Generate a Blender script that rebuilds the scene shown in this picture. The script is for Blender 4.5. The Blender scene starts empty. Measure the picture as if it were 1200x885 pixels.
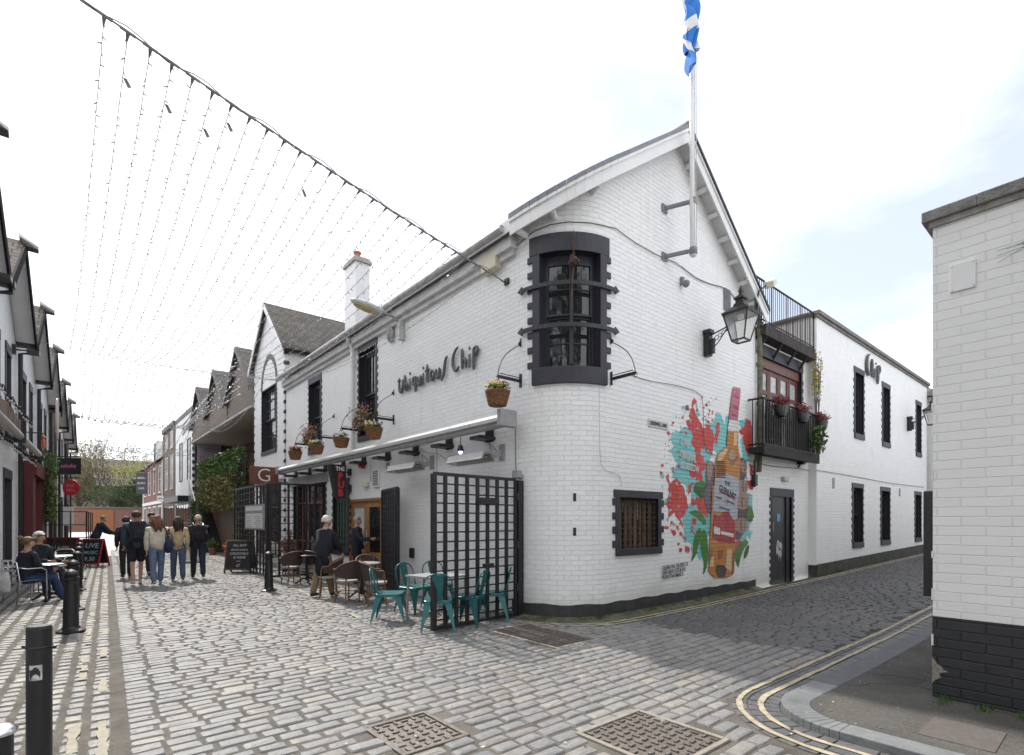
import bpy, math, random
from math import pi, sin, cos, radians, sqrt, atan2
from mathutils import Vector, Matrix, noise
random.seed(7)
R = random.Random(11)
SC = bpy.context.scene
COL = SC.collection
F_PX, HOR, CAMZ = 618.0, 610.0, 1.6
VX, VY = 0.763, 0.646          # image-right axis of the camera = (VX,-VY), forward = (VY,VX)

# ---- unprojection: reads a place of the photograph off onto a real plane of the street ----
def _r(px): return (px - 600.0) / F_PX
def onX(px, py, x0):
    t = _r(px); Y = x0 / (VX * t + VY)
    return Vector((x0, Y * (VX - VY * t), CAMZ + (HOR - py) * Y / F_PX))
def onY(px, py, y0):
    t = _r(px); Y = y0 / (VX - VY * t)
    return Vector((Y * (VX * t + VY), y0, CAMZ + (HOR - py) * Y / F_PX))
def onZ(px, py, z0=0.0):
    t = _r(px); Y = (CAMZ - z0) * F_PX / (py - HOR)
    return Vector((Y * (VX * t + VY), Y * (VX - VY * t), z0))
def atD(px, py, Y):
    t = _r(px)
    return Vector((Y * (VX * t + VY), Y * (VX - VY * t), CAMZ + (HOR - py) * Y / F_PX))
LW = 0.048                      # the left side leans in towards the street
def lx(c, y): return c + LW * y
def onL(px, py, c):
    t = _r(px); Y = c / ((VX * t + VY) - LW * (VX - VY * t))
    return Vector((Y * (VX * t + VY), Y * (VX - VY * t), CAMZ + (HOR - py) * Y / F_PX))
def gz(x, y):
    return max(0.0, x - 9.0) * 0.02 if y < 6.5 else 0.0

# ---- materials ----
MATS = {}
def newmat(name):
    m = bpy.data.materials.new(name); m.use_nodes = True
    nt = m.node_tree; b = nt.nodes['Principled BSDF']
    MATS[name] = m
    return m, nt, b
def N(nt, t, **kw):
    n = nt.nodes.new(t)
    for k, v in kw.items():
        if k in n.inputs: n.inputs[k].default_value = v
        else: setattr(n, k, v)
    return n
def L(nt, a, b): nt.links.new(a, b)
def c4(c): return (c[0], c[1], c[2], 1.0)
def ramp(nt, stops, fac=None, interp='LINEAR'):
    r = nt.nodes.new('ShaderNodeValToRGB'); cr = r.color_ramp; cr.interpolation = interp
    while len(cr.elements) < len(stops): cr.elements.new(0.5)
    for e, (p, c) in zip(cr.elements, stops): e.position = p; e.color = c4(c)
    if fac is not None: L(nt, fac, r.inputs['Fac'])
    return r
def mixc(nt, fac, a, b, mode='MIX'):
    m = nt.nodes.new('ShaderNodeMix'); m.data_type = 'RGBA'; m.blend_type = mode
    for sock, v in ((m.inputs[0], fac), (m.inputs[6], a), (m.inputs[7], b)):
        if hasattr(v, 'is_output'): L(nt, v, sock)
        elif isinstance(v, (int, float)): sock.default_value = v
        else: sock.default_value = c4(v)
    return m.outputs[2]
def plain(name, c, rough=0.6, metal=0.0, var=0.12, scale=6.0, bump=0.0, spec=None, bscale=None):
    m, nt, b = newmat(name)
    tc = N(nt, 'ShaderNodeTexCoord')
    n = N(nt, 'ShaderNodeTexNoise', Scale=scale, Detail=6.0, Roughness=0.6); L(nt, tc.outputs['Object'], n.inputs['Vector'])
    lo = [max(0, x * (1 - var)) for x in c]; hi = [min(1, x * (1 + var)) for x in c]
    r = ramp(nt, [(0.3, lo), (0.7, hi)], n.outputs['Fac']); L(nt, r.outputs['Color'], b.inputs['Base Color'])
    b.inputs['Roughness'].default_value = rough; b.inputs['Metallic'].default_value = metal
    if spec is not None: b.inputs['Specular IOR Level'].default_value = spec
    if bump:
        n2 = N(nt, 'ShaderNodeTexNoise', Scale=bscale or scale * 6, Detail=4.0); L(nt, tc.outputs['Object'], n2.inputs['Vector'])
        bp = N(nt, 'ShaderNodeBump', Strength=bump, Distance=0.02); L(nt, n2.outputs['Fac'], bp.inputs['Height']); L(nt, bp.outputs['Normal'], b.inputs['Normal'])
    return m
def brick(name, c1, c2, mortar, rough=0.6, bw=0.24, rh=0.08, ms=0.007, dist=0.012, lump=0.5, depth=0.012, grime=(0.45, 0.44, 0.40), gamt=0.5, wob=0.006, gthr=0.62, low=True, spec=None):
    m, nt, b = newmat(name)
    uv = N(nt, 'ShaderNodeUVMap'); uv.uv_map = 'UVMap'
    nz = N(nt, 'ShaderNodeTexNoise', Scale=9.0, Detail=3.0); L(nt, uv.outputs['UV'], nz.inputs['Vector'])
    vm = N(nt, 'ShaderNodeVectorMath', operation='SUBTRACT'); L(nt, nz.outputs['Color'], vm.inputs[0]); vm.inputs[1].default_value = (.5, .5, .5)
    vs = N(nt, 'ShaderNodeVectorMath', operation='SCALE'); L(nt, vm.outputs[0], vs.inputs[0]); vs.inputs['Scale'].default_value = wob * 3
    va = N(nt, 'ShaderNodeVectorMath', operation='ADD'); L(nt, uv.outputs['UV'], va.inputs[0]); L(nt, vs.outputs[0], va.inputs[1])
    bt = N(nt, 'ShaderNodeTexBrick'); L(nt, va.outputs[0], bt.inputs['Vector'])
    bt.inputs['Scale'].default_value = 1.0; bt.inputs['Brick Width'].default_value = bw; bt.inputs['Row Height'].default_value = rh
    bt.inputs['Mortar Size'].default_value = ms; bt.inputs['Mortar Smooth'].default_value = 0.6
    bt.inputs['Color1'].default_value = c4(c1); bt.inputs['Color2'].default_value = c4(c2); bt.inputs['Mortar'].default_value = c4(mortar)
    g1 = N(nt, 'ShaderNodeTexNoise', Scale=1.3, Detail=8.0, Roughness=0.7); L(nt, uv.outputs['UV'], g1.inputs['Vector'])
    gr = ramp(nt, [(gthr - 0.05, (0, 0, 0)), (gthr + 0.16, (1, 1, 1))], g1.outputs['Fac'])
    # streaks running down
    mp = N(nt, 'ShaderNodeMapping'); mp.inputs['Scale'].default_value = (5.0, 0.35, 1); L(nt, uv.outputs['UV'], mp.inputs['Vector'])
    g2 = N(nt, 'ShaderNodeTexNoise', Scale=1.0, Detail=5.0); L(nt, mp.outputs[0], g2.inputs['Vector'])
    sr = ramp(nt, [(0.58, (0, 0, 0)), (0.8, (1, 1, 1))], g2.outputs['Fac'])
    ma = N(nt, 'ShaderNodeMath', operation='ADD', use_clamp=True); L(nt, gr.outputs['Color'], ma.inputs[0]); L(nt, sr.outputs['Color'], ma.inputs[1])
    mm = N(nt, 'ShaderNodeMath', operation='MULTIPLY'); L(nt, ma.outputs[0], mm.inputs[0]); mm.inputs[1].default_value = gamt
    col = mixc(nt, mm.outputs[0], bt.outputs['Color'], grime)
    if low:  # splash dirt near the foot of the wall
        sx = N(nt, 'ShaderNodeSeparateXYZ'); L(nt, uv.outputs['UV'], sx.inputs[0])
        ad = N(nt, 'ShaderNodeMath', operation='ADD'); L(nt, sx.outputs[1], ad.inputs[0])
        k = N(nt, 'ShaderNodeMath', operation='MULTIPLY'); L(nt, g1.outputs['Fac'], k.inputs[0]); k.inputs[1].default_value = 0.9
        L(nt, k.outputs[0], ad.inputs[1])
        lr = ramp(nt, [(0.62, (1, 1, 1)), (0.95, (0, 0, 0))], ad.outputs[0])
        m3 = N(nt, 'ShaderNodeMath', operation='MULTIPLY'); L(nt, lr.outputs['Color'], m3.inputs[0]); m3.inputs[1].default_value = 0.45
        col = mixc(nt, m3.outputs[0], col, (0.33, 0.34, 0.28))
    L(nt, col, b.inputs['Base Color'])
    b.inputs['Roughness'].default_value = rough
    if spec is not None: b.inputs['Specular IOR Level'].default_value = spec
    n3 = N(nt, 'ShaderNodeTexNoise', Scale=24.0, Detail=5.0, Roughness=0.65); L(nt, uv.outputs['UV'], n3.inputs['Vector'])
    n4 = N(nt, 'ShaderNodeTexNoise', Scale=5.0, Detail=2.0); L(nt, uv.outputs['UV'], n4.inputs['Vector'])
    h1 = N(nt, 'ShaderNodeMath', operation='MULTIPLY'); L(nt, bt.outputs['Fac'], h1.inputs[0]); h1.inputs[1].default_value = -1.0
    h2 = N(nt, 'ShaderNodeMath', operation='MULTIPLY_ADD'); L(nt, n3.outputs['Fac'], h2.inputs[0]); h2.inputs[1].default_value = lump; L(nt, h1.outputs[0], h2.inputs[2])
    h3 = N(nt, 'ShaderNodeMath', operation='MULTIPLY_ADD'); L(nt, n4.outputs['Fac'], h3.inputs[0]); h3.inputs[1].default_value = lump; L(nt, h2.outputs[0], h3.inputs[2])
    bp = N(nt, 'ShaderNodeBump', Strength=1.0, Distance=depth); L(nt, h3.outputs[0], bp.inputs['Height']); L(nt, bp.outputs['Normal'], b.inputs['Normal'])
    return m
def glass(name, c=(0.02, 0.022, 0.025), rough=0.04, spec=0.8):
    m, nt, b = newmat(name)
    b.inputs['Base Color'].default_value = c4(c); b.inputs['Roughness'].default_value = rough
    b.inputs['Specular IOR Level'].default_value = spec
    tc = N(nt, 'ShaderNodeTexCoord'); n = N(nt, 'ShaderNodeTexNoise', Scale=1.7, Detail=1.0); L(nt, tc.outputs['Object'], n.inputs['Vector'])
    bp = N(nt, 'ShaderNodeBump', Strength=0.25, Distance=0.03); L(nt, n.outputs['Fac'], bp.inputs['Height']); L(nt, bp.outputs['Normal'], b.inputs['Normal'])
    return m

WHITE = brick('painted_brick_white', (.83, .83, .83), (.79, .79, .79), (.785, .785, .785), rough=0.5, lump=0.75, depth=0.006, gamt=0.26, ms=.006, wob=.011)
WHITE2 = brick('painted_brick_pale', (.70, .70, .69), (.67, .67, .665), (.66, .66, .65), rough=0.5, bw=0.32, rh=0.0815, ms=0.007, lump=0.5, depth=0.0032, gamt=0.22, wob=0.002, low=False)
BLACKB = brick('painted_brick_black', (.018, .019, .022), (.014, .015, .018), (.010, .010, .012), rough=0.5, bw=0.32, rh=0.0815, ms=0.008, lump=0.3, depth=0.012, gamt=0.25, grime=(.06, .055, .05), wob=0.002, low=False)
REDB = brick('red_brick', (.26, .115, .08), (.19, .085, .065), (.30, .27, .24), rough=0.8, lump=0.5, low=False, gamt=0.3, grime=(.10, .07, .06))
BROWNB = brick('brown_brick', (.20, .13, .09), (.13, .09, .07), (.26, .23, .20), rough=0.8, lump=0.5, low=False, gamt=0.3, grime=(.08, .06, .05))
SANDST = brick('sandstone_block', (.34, .28, .21), (.29, .24, .18), (.22, .19, .15), rough=0.85, bw=.7, rh=.3, lump=0.3, low=False, gamt=0.3, grime=(.14, .12, .09))
SLATE = brick('roof_slate', (.16, .145, .13), (.105, .10, .095), (.04, .04, .04), spec=.08, rough=0.9, bw=0.26, rh=0.19, ms=0.012, lump=0.3, depth=0.02, low=False, gamt=0.35, grime=(.22, .20, .15))
PLINTH = plain('plinth_paint', (.035, .035, .037), 0.65, var=0.4, scale=5, bump=0.4)
BLACKP = plain('black_paint', (.016, .016, .02), 0.42, var=0.3, scale=8, bump=0.12)
NAVYP = plain('dark_trim_paint', (.028, .028, .038), 0.5, var=0.18, scale=6, bump=0.15)
IRON = plain('black_iron', (.012, .012, .013), 0.4, var=0.3, scale=20, bump=0.1)
WHITEP = plain('white_paint', (.74, .74, .74), 0.45, var=0.05, scale=3, bump=0.1)
GREYP = plain('grey_paint', (.30, .30, .31), 0.5, var=0.15, scale=5, bump=0.1)
LEAD = plain('lead_flashing', (.20, .20, .23), 0.5, var=0.2, scale=4)
STONE = plain('coping_stone', (.19, .18, .17), 0.85, var=0.35, scale=9, bump=0.7)
DIRTYG = plain('weathered_gutter', (.42, .42, .41), 0.6, var=0.3, scale=7, bump=0.3)
WOOD = plain('varnished_wood', (.33, .17, .07), 0.45, var=0.25, scale=9, bump=0.1)
DARKWOOD = plain('red_brown_wood', (.13, .045, .03), 0.45, var=0.25, scale=9)
CREAM = plain('cream_plastic', (.62, .58, .46), 0.5, var=0.08)
STEEL = plain('brushed_steel', (.50, .50, .50), 0.32, metal=0.9, var=0.1)
ALU = plain('polished_aluminium', (.75, .75, .76), 0.22, metal=1.0, var=0.05)
RUST = plain('rusty_iron', (.10, .06, .045), 0.8, var=0.5, scale=25, bump=0.5)
GLASS = glass('window_glass')
GLASSL = glass('stained_glass', (.10, .14, .12), 0.12)
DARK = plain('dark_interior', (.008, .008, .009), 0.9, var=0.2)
MOSS = plain('moss', (.05, .085, .015), 0.95, var=0.6, scale=30, bump=0.8)
YELLOW = plain('faded_yellow_line_paint', (.38, .33, .23), 0.75, var=0.3, scale=12, bump=0.3)
def leafmat(name, a, b_, rough=0.5):
    m, nt, b = newmat(name)
    g = N(nt, 'ShaderNodeNewGeometry'); r = ramp(nt, [(0, a), (1, b_)], g.outputs['Random Per Island'])
    L(nt, r.outputs['Color'], b.inputs['Base Color']); b.inputs['Roughness'].default_value = rough
    tr = N(nt, 'ShaderNodeBsdfTranslucent'); L(nt, r.outputs['Color'], tr.inputs['Color'])
    ms = N(nt, 'ShaderNodeMixShader'); ms.inputs[0].default_value = 0.3
    L(nt, b.outputs[0], ms.inputs[1]); L(nt, tr.outputs[0], ms.inputs[2])
    out = nt.nodes['Material Output']; L(nt, ms.outputs[0], out.inputs['Surface'])
    return m
LEAF = leafmat('leaf_green', (.03, .07, .015), (.10, .17, .035))
LEAFD = leafmat('leaf_dark', (.012, .03, .01), (.05, .09, .025))
LEAFY = leafmat('leaf_spring_yellow', (.30, .33, .05), (.42, .42, .10))
LEAFO = leafmat('leaf_olive', (.10, .11, .03), (.24, .22, .08))
LEAFB = leafmat('leaf_bud_brown', (.14, .12, .06), (.27, .24, .12))
def flower(name, c): return leafmat(name, [x * .7 for x in c], c)
FL_R = flower('petal_red', (.55, .06, .08)); FL_Y = flower('petal_yellow', (.75, .55, .08)); FL_P = flower('petal_purple', (.16, .08, .32)); FL_W = flower('petal_white', (.75, .72, .68)); FL_K = flower('petal_pink', (.65, .22, .28))

# ---- mesh builder ----
ORG = {}
class MB:
    def __init__(s): s.v = []; s.f = []; s.mi = []; s.uv = []; s.hasuv = False
    def face(s, pts, m=0, uv=None):
        n = len(s.v); s.v.extend([tuple(p) for p in pts]); s.f.append(tuple(range(n, n + len(pts)))); s.mi.append(m)
        s.uv.append(uv)
        if uv: s.hasuv = True
    def raw(s, vs, fs, m=0):
        n = len(s.v); s.v.extend([tuple(p) for p in vs])
        for f in fs: s.f.append(tuple(n + i for i in f)); s.mi.append(m); s.uv.append(None)
    def box(s, c, d, rot=0.0, m=0, tilt=None):
        hx, hy, hz = d[0] / 2, d[1] / 2, d[2] / 2
        M = Matrix.Rotation(rot, 3, 'Z')
        if tilt: M = M @ Matrix.Rotation(tilt[1], 3, tilt[0])
        P = [Vector(c) + M @ Vector((x * hx, y * hy, z * hz)) for x in (-1, 1) for y in (-1, 1) for z in (-1, 1)]
        s.raw(P, [(0, 1, 3, 2), (4, 6, 7, 5), (0, 4, 5, 1), (2, 3, 7, 6), (0, 2, 6, 4), (1, 5, 7, 3)], m)
    def bx(s, x0, x1, y0, y1, z0, z1, m=0): s.box(((x0 + x1) / 2, (y0 + y1) / 2, (z0 + z1) / 2), (abs(x1 - x0), abs(y1 - y0), abs(z1 - z0)), 0, m)
    def bar(s, a, b, w, h=None, up=Vector((0, 0, 1)), m=0):
        a = Vector(a); b = Vector(b); h = h or w; d = (b - a)
        if d.length < 1e-6: return
        d.normalize()
        if abs(d.dot(up)) > 0.99: up = Vector((1, 0, 0))
        sx = d.cross(up).normalized() * (w / 2); sy = sx.cross(d).normalized() * (h / 2)
        P = [p + i * sx + j * sy for p in (a, b) for i, j in ((-1, -1), (1, -1), (1, 1), (-1, 1))]
        s.raw(P, [(3, 2, 1, 0), (4, 5, 6, 7), (0, 1, 5, 4), (1, 2, 6, 5), (2, 3, 7, 6), (3, 0, 4, 7)], m)
    def tube(s, pts, r, n=8, m=0, cap=True):
        pts = [Vector(p) for p in pts]; k = len(pts)
        rr = r if isinstance(r, (list, tuple)) else [r] * k
        V = []; prev = None
        for i, p in enumerate(pts):
            d = (pts[min(i + 1, k - 1)] - pts[max(i - 1, 0)])
            d = d.normalized() if d.length > 1e-9 else Vector((0, 0, 1))
            if prev is None:
                u = d.cross(Vector((0, 0, 1)) if abs(d.z) < .95 else Vector((1, 0, 0))).normalized()
            else:
                u = (prev - d * prev.dot(d)); u = u.normalized() if u.length > 1e-6 else d.orthogonal().normalized()
            prev = u; w = d.cross(u)
            for j in range(n):
                a = 2 * pi * j / n; V.append(p + rr[i] * (cos(a) * u + sin(a) * w))
        Fc = [(i * n + j, i * n + (j + 1) % n, (i + 1) * n + (j + 1) % n, (i + 1) * n + j) for i in range(k - 1) for j in range(n)]
        if cap: Fc += [tuple(range(n - 1, -1, -1)), tuple((k - 1) * n + j for j in range(n))]
        s.raw(V, Fc, m)
    def lathe(s, c, prof, n=16, m=0, sq=(1, 1), rot=0):
        c = Vector(c); V = []; k = len(prof)
        for (r, z) in prof:
            for j in range(n):
                a = 2 * pi * j / n + rot; V.append(c + Vector((r * cos(a) * sq[0], r * sin(a) * sq[1], z)))
        Fc = [(i * n + j, i * n + (j + 1) % n, (i + 1) * n + (j + 1) % n, (i + 1) * n + j) for i in range(k - 1) for j in range(n)]
        Fc += [tuple(range(n - 1, -1, -1)), tuple((k - 1) * n + j for j in range(n))]
        s.raw(V, Fc, m)
    def ell(s, c, r, n=12, k=8, m=0, jit=0.0, M=None):
        c = Vector(c); V = []
        for i in range(k + 1):
            t = pi * i / k
            for j in range(n):
                a = 2 * pi * j / n; q = 1 + R.uniform(-jit, jit)
                p = Vector((r[0] * sin(t) * cos(a) * q, r[1] * sin(t) * sin(a) * q, r[2] * cos(t) * q))
                V.append(c + (M @ p if M else p))
        Fc = [(i * n + j, (i + 1) * n + j, (i + 1) * n + (j + 1) % n, i * n + (j + 1) % n) for i in range(k) for j in range(n)]
        s.raw(V, Fc, m)
    def leaves(s, c, r, n, size, m=0, drop=0.0, shell=0.5, M=None, rng=R):
        for _ in range(n):
            d = Vector((rng.gauss(0, 1), rng.gauss(0, 1), rng.gauss(0, 1))); d.normalize()
            q = rng.uniform(shell, 1.0)
            p = Vector(c) + Vector((d.x * r[0] * q, d.y * r[1] * q, d.z * r[2] * q - drop * rng.random()))
            s.leaf(p, size * rng.uniform(.6, 1.3), m, rng)
    def leaf(s, p, z, m=0, rng=R):
        a = Vector((rng.gauss(0, 1), rng.gauss(0, 1), rng.gauss(0, 1))).normalized()
        b = a.orthogonal().normalized()
        if rng.random() < .5: b = a.cross(b)
        s.raw([p - a * z, p - b * z * .45 + a * z * .1, p + a * z, p + b * z * .45 + a * z * .1], [(0, 1, 2, 3)], m)
    def build(s, name, mat, parent=None, smooth=False, world=True, bevel=0.0, uvbox=False):
        me = bpy.data.meshes.new(name)
        off = ORG.get(parent, Vector((0, 0, 0))) if (parent is not None and world) else Vector((0, 0, 0))
        me.from_pydata([(x - off.x, y - off.y, z - off.z) for x, y, z in s.v], [], s.f)
        for mt in (mat if isinstance(mat, (list, tuple)) else [mat]): me.materials.append(mt)
        me.polygons.foreach_set('material_index', s.mi)
        if smooth: me.polygons.foreach_set('use_smooth', [True] * len(s.f))
        if s.hasuv or uvbox:
            ul = me.uv_layers.new(name='UVMap'); dat = []
            me.update()
            for pi_, f in enumerate(s.f):
                u = s.uv[pi_]
                if u: dat.extend(u)
                else:
                    nn = me.polygons[pi_].normal
                    for vi in f:
                        x, y, z = s.v[vi]
                        if abs(nn.z) > .75: dat.append((x, y))
                        elif abs(nn.x) > abs(nn.y): dat.append((y, z / max(.3, sqrt(1 - nn.z * nn.z))))
                        else: dat.append((x, z / max(.3, sqrt(1 - nn.z * nn.z))))
            ul.data.foreach_set('uv', [q for p in dat for q in p])
        me.update(); me.validate()
        o = bpy.data.objects.new(name, me); COL.objects.link(o)
        if parent is not None:
            o.parent = parent; ORG[o] = ORG.get(parent, Vector((0, 0, 0)))
        else: ORG[o] = Vector((0, 0, 0))
        if bevel:
            b = o.modifiers.new('b', 'BEVEL'); b.width = bevel; b.segments = 2; b.limit_method = 'ANGLE'; b.angle_limit = 0.9
        return o
def tag(o, label=None, cat=None, group=None, kind=None):
    if label: o['label'] = label
    if cat: o['category'] = cat
    if group: o['group'] = group
    if kind: o['kind'] = kind
    return o
def thing(name, label, cat, loc=(0, 0, 0), group=None, rz=0.0):
    o = bpy.data.objects.new(name, None); COL.objects.link(o); o.location = loc; o.rotation_euler = (0, 0, rz)
    o.empty_display_size = 0.1
    ORG[o] = Vector(loc)
    return tag(o, label, cat, group)
def struct(name, mb, mat, **kw):
    o = mb.build(name, mat, **kw); o['kind'] = 'structure'; return o
def solo(name, mb, mat, label, cat, group=None, **kw):
    return tag(mb.build(name, mat, **kw), label, cat, group)
def copy_tree(o, parent=None):
    c = o.copy(); COL.objects.link(c)
    if parent is not None: c.parent = parent
    for k in ('kids',): pass
    for ch in tuple(o.children): copy_tree(ch, c)
    return c
KIDS = {}
def dup(root, loc, rz, label=None):
    r = copy_tree(root); r.location = loc; r.rotation_euler = (0, 0, rz)
    if label: r['label'] = label
    return r

# ---- camera, light, sky ----
cam = bpy.data.cameras.new('camera'); co = bpy.data.objects.new('camera', cam); COL.objects.link(co)
co.location = (0, 0, CAMZ); co.rotation_euler = (pi / 2, 0, -atan2(VY, VX))
cam.sensor_width = 36; cam.lens = F_PX / 1200 * 36; cam.shift_y = (HOR - 442.5) / 1200; cam.clip_end = 600; cam.clip_start = 0.05
SC.camera = co
SUN = Vector((0.03, 0.90, 1.0)).normalized()
el = math.asin(SUN.z); rot = atan2(SUN.x, SUN.y)
sl = bpy.data.lights.new('sun', 'SUN'); sl.energy = 3.0; sl.angle = radians(1.5); sl.color = (1.0, 0.95, 0.87)
so = bpy.data.objects.new('sun', sl); COL.objects.link(so); so.rotation_euler = SUN.to_track_quat('Z', 'Y').to_euler(); so.location = (0, 20, 40)
w = bpy.data.worlds.new('World'); SC.world = w; w.use_nodes = True
nt = w.node_tree; bg = nt.nodes['Background']
sk = N(nt, 'ShaderNodeTexSky'); sk.sky_type = 'NISHITA'; sk.sun_disc = False; sk.sun_elevation = el; sk.sun_rotation = rot; sk.altitude = 50; sk.air_density = 1.0; sk.dust_density = 1.5; sk.ozone_density = 1.2
tc = N(nt, 'ShaderNodeTexCoord')
mp = N(nt, 'ShaderNodeMapping'); mp.inputs['Scale'].default_value = (1.0, 1.0, 2.2); mp.inputs['Location'].default_value = (0.35, 0.2, 0.1); L(nt, tc.outputs['Generated'], mp.inputs['Vector'])
cn = N(nt, 'ShaderNodeTexNoise', Scale=1.6, Detail=9.0, Roughness=0.55, Distortion=0.3); L(nt, mp.outputs[0], cn.inputs['Vector'])
sx = N(nt, 'ShaderNodeSeparateXYZ'); L(nt, tc.outputs['Generated'], sx.inputs[0])
# thicker cloud towards the street (-x), thinner over the lane (+x)
k1 = N(nt, 'ShaderNodeMath', operation='MULTIPLY_ADD'); L(nt, sx.outputs[0], k1.inputs[0]); k1.inputs[1].default_value = -0.47; k1.inputs[2].default_value = 0.14
k2 = N(nt, 'ShaderNodeMath', operation='ADD'); L(nt, cn.outputs['Fac'], k2.inputs[0]); L(nt, k1.outputs[0], k2.inputs[1])
cr = ramp(nt, [(0.20, (0.36, 0.36, 0.36)), (0.54, (1, 1, 1))], k2.outputs[0])
cm = mixc(nt, cr.outputs['Color'], sk.outputs['Color'], (9.6, 9.8, 10.2))
L(nt, cm, bg.inputs['Color']); bg.inputs['Strength'].default_value = 0.10
SC.view_settings.view_transform = 'Standard'; SC.view_settings.look = 'None'; SC.view_settings.gamma = 1; SC.view_settings.exposure = 0.84
SC.cycles.max_bounces = 6; SC.cycles.diffuse_bounces = 3; SC.cycles.glossy_bounces = 3; SC.cycles.transmission_bounces = 4; SC.cycles.transparent_max_bounces = 4
SC.cycles.use_denoising = True
# ================= GROUND =================
def settmat(name, cols, rough, wear=0.5):
    m, nt, b = newmat(name)
    g = N(nt, 'ShaderNodeNewGeometry'); tc = N(nt, 'ShaderNodeTexCoord')
    stops = [(i / (len(cols)), c) for i, c in enumerate(cols)]
    r = ramp(nt, stops, g.outputs['Random Per Island'], 'CONSTANT')
    n = N(nt, 'ShaderNodeTexNoise', Scale=14.0, Detail=6.0, Roughness=0.7); L(nt, tc.outputs['Object'], n.inputs['Vector'])
    n1 = N(nt, 'ShaderNodeTexNoise', Scale=0.55, Detail=3.0); L(nt, tc.outputs['Object'], n1.inputs['Vector'])
    k = ramp(nt, [(0.3, (.76, .76, .76)), (0.7, (1.16, 1.15, 1.13))], n.outputs['Fac'])
    k1 = ramp(nt, [(0.3, (.85, .85, .85)), (0.7, (1.15, 1.13, 1.1))], n1.outputs['Fac'])
    c = mixc(nt, 1.0, r.outputs['Color'], k.outputs['Color'], 'MULTIPLY'); c = mixc(nt, 1.0, c, k1.outputs['Color'], 'MULTIPLY')
    L(nt, c, b.inputs['Base Color'])
    rr = ramp(nt, [(0.3, (rough - .1,) * 3), (0.7, (rough + .14,) * 3)], n.outputs['Fac']); L(nt, rr.outputs['Color'], b.inputs['Roughness'])
    n2 = N(nt, 'ShaderNodeTexNoise', Scale=38.0, Detail=5.0); L(nt, tc.outputs['Object'], n2.inputs['Vector'])
    bp = N(nt, 'ShaderNodeBump', Strength=0.6, Distance=0.008); L(nt, n2.outputs['Fac'], bp.inputs['Height']); L(nt, bp.outputs['Normal'], b.inputs['Normal'])
    return m
g_ = [(.24, .24, .245), (.28, .28, .28), (.21, .215, .225), (.26, .26, .26), (.31, .305, .295), (.22, .22, .23), (.27, .27, .27), (.25, .25, .255), (.33, .315, .29), (.235, .235, .24), (.265, .235, .215), (.29, .285, .28), (.22, .225, .235), (.26, .262, .262), (.38, .35, .30), (.245, .245, .25)]
g_ = [tuple(.195 + (q * .80 - .195) * .55 + e for q, e in zip(c, (0, 0, .003))) for c in g_]
SETT = settmat('granite_setts', g_, 0.60)
SETTL = settmat('pale_setts', [(x * 1.12, y * 1.1, z * 1.06) for x, y, z in g_], 0.6)
SETTD = settmat('dark_setts', [(x * .52, y * .53, z * .56) for x, y, z in g_], 0.5)  # street sett colours scaled darker, for lane and channel
def dirtmat(name, a, b_, sc=4):
    return plain(name, [(x + y) / 2 for x, y in zip(a, b_)], 0.95, var=0.35, scale=sc, bump=1.0, bscale=60)
JOINT = dirtmat('sandy_joint', (.15, .135, .115), (.09, .082, .07))
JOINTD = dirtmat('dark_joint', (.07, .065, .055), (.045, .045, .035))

def arc_pts(cx, cy, r, a0, a1, n=10): return [(cx + r * cos(a0 + (a1 - a0) * i / n), cy + r * sin(a0 + (a1 - a0) * i / n)) for i in range(n + 1)]
KC = (4.95, 1.40)
def in_pave(x, y, r=0.62):
    if x > KC[0]: return y < KC[1] + r
    if y < KC[1]: return x > KC[0] - r
    return (x - KC[0]) ** 2 + (y - KC[1]) ** 2 < r * r
PC, PR = (6.82, 6.59), 1.02
def in_pub(x, y, off=0.0):
    if y > PC[1]: return x > 5.8 - off
    if x > PC[0]: return y > 5.57 - off
    return x > PC[0] - PR - off and (x - PC[0]) ** 2 + (y - PC[1]) ** 2 < (PR + off) ** 2
COVERS = [(1.74, 2.32, 3.2, 3.87), (2.92, 3.72, 1.9, 2.74), (4.68, 5.52, 4.66, 6.12)]
def in_cover(x, y):
    return any(a < x < b and c < y < d for a, b, c, d in COVERS)
def reg_main(x, y):
    return x > lx(0.12, y) and y > 0.9 and x < (6.9 + 0.1 * sin(y * 3) if y < 5.6 else 7.0) and not in_pub(x, y, 0.14) and not in_pave(x, y, 1.05) and not in_cover(x, y)
def reg_lane(x, y): return x > 6.9 and y < 5.30 and y > 2.42
def reg_left(x, y): return x < lx(0.10, y) and x > lx(-1.95, y)

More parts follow.
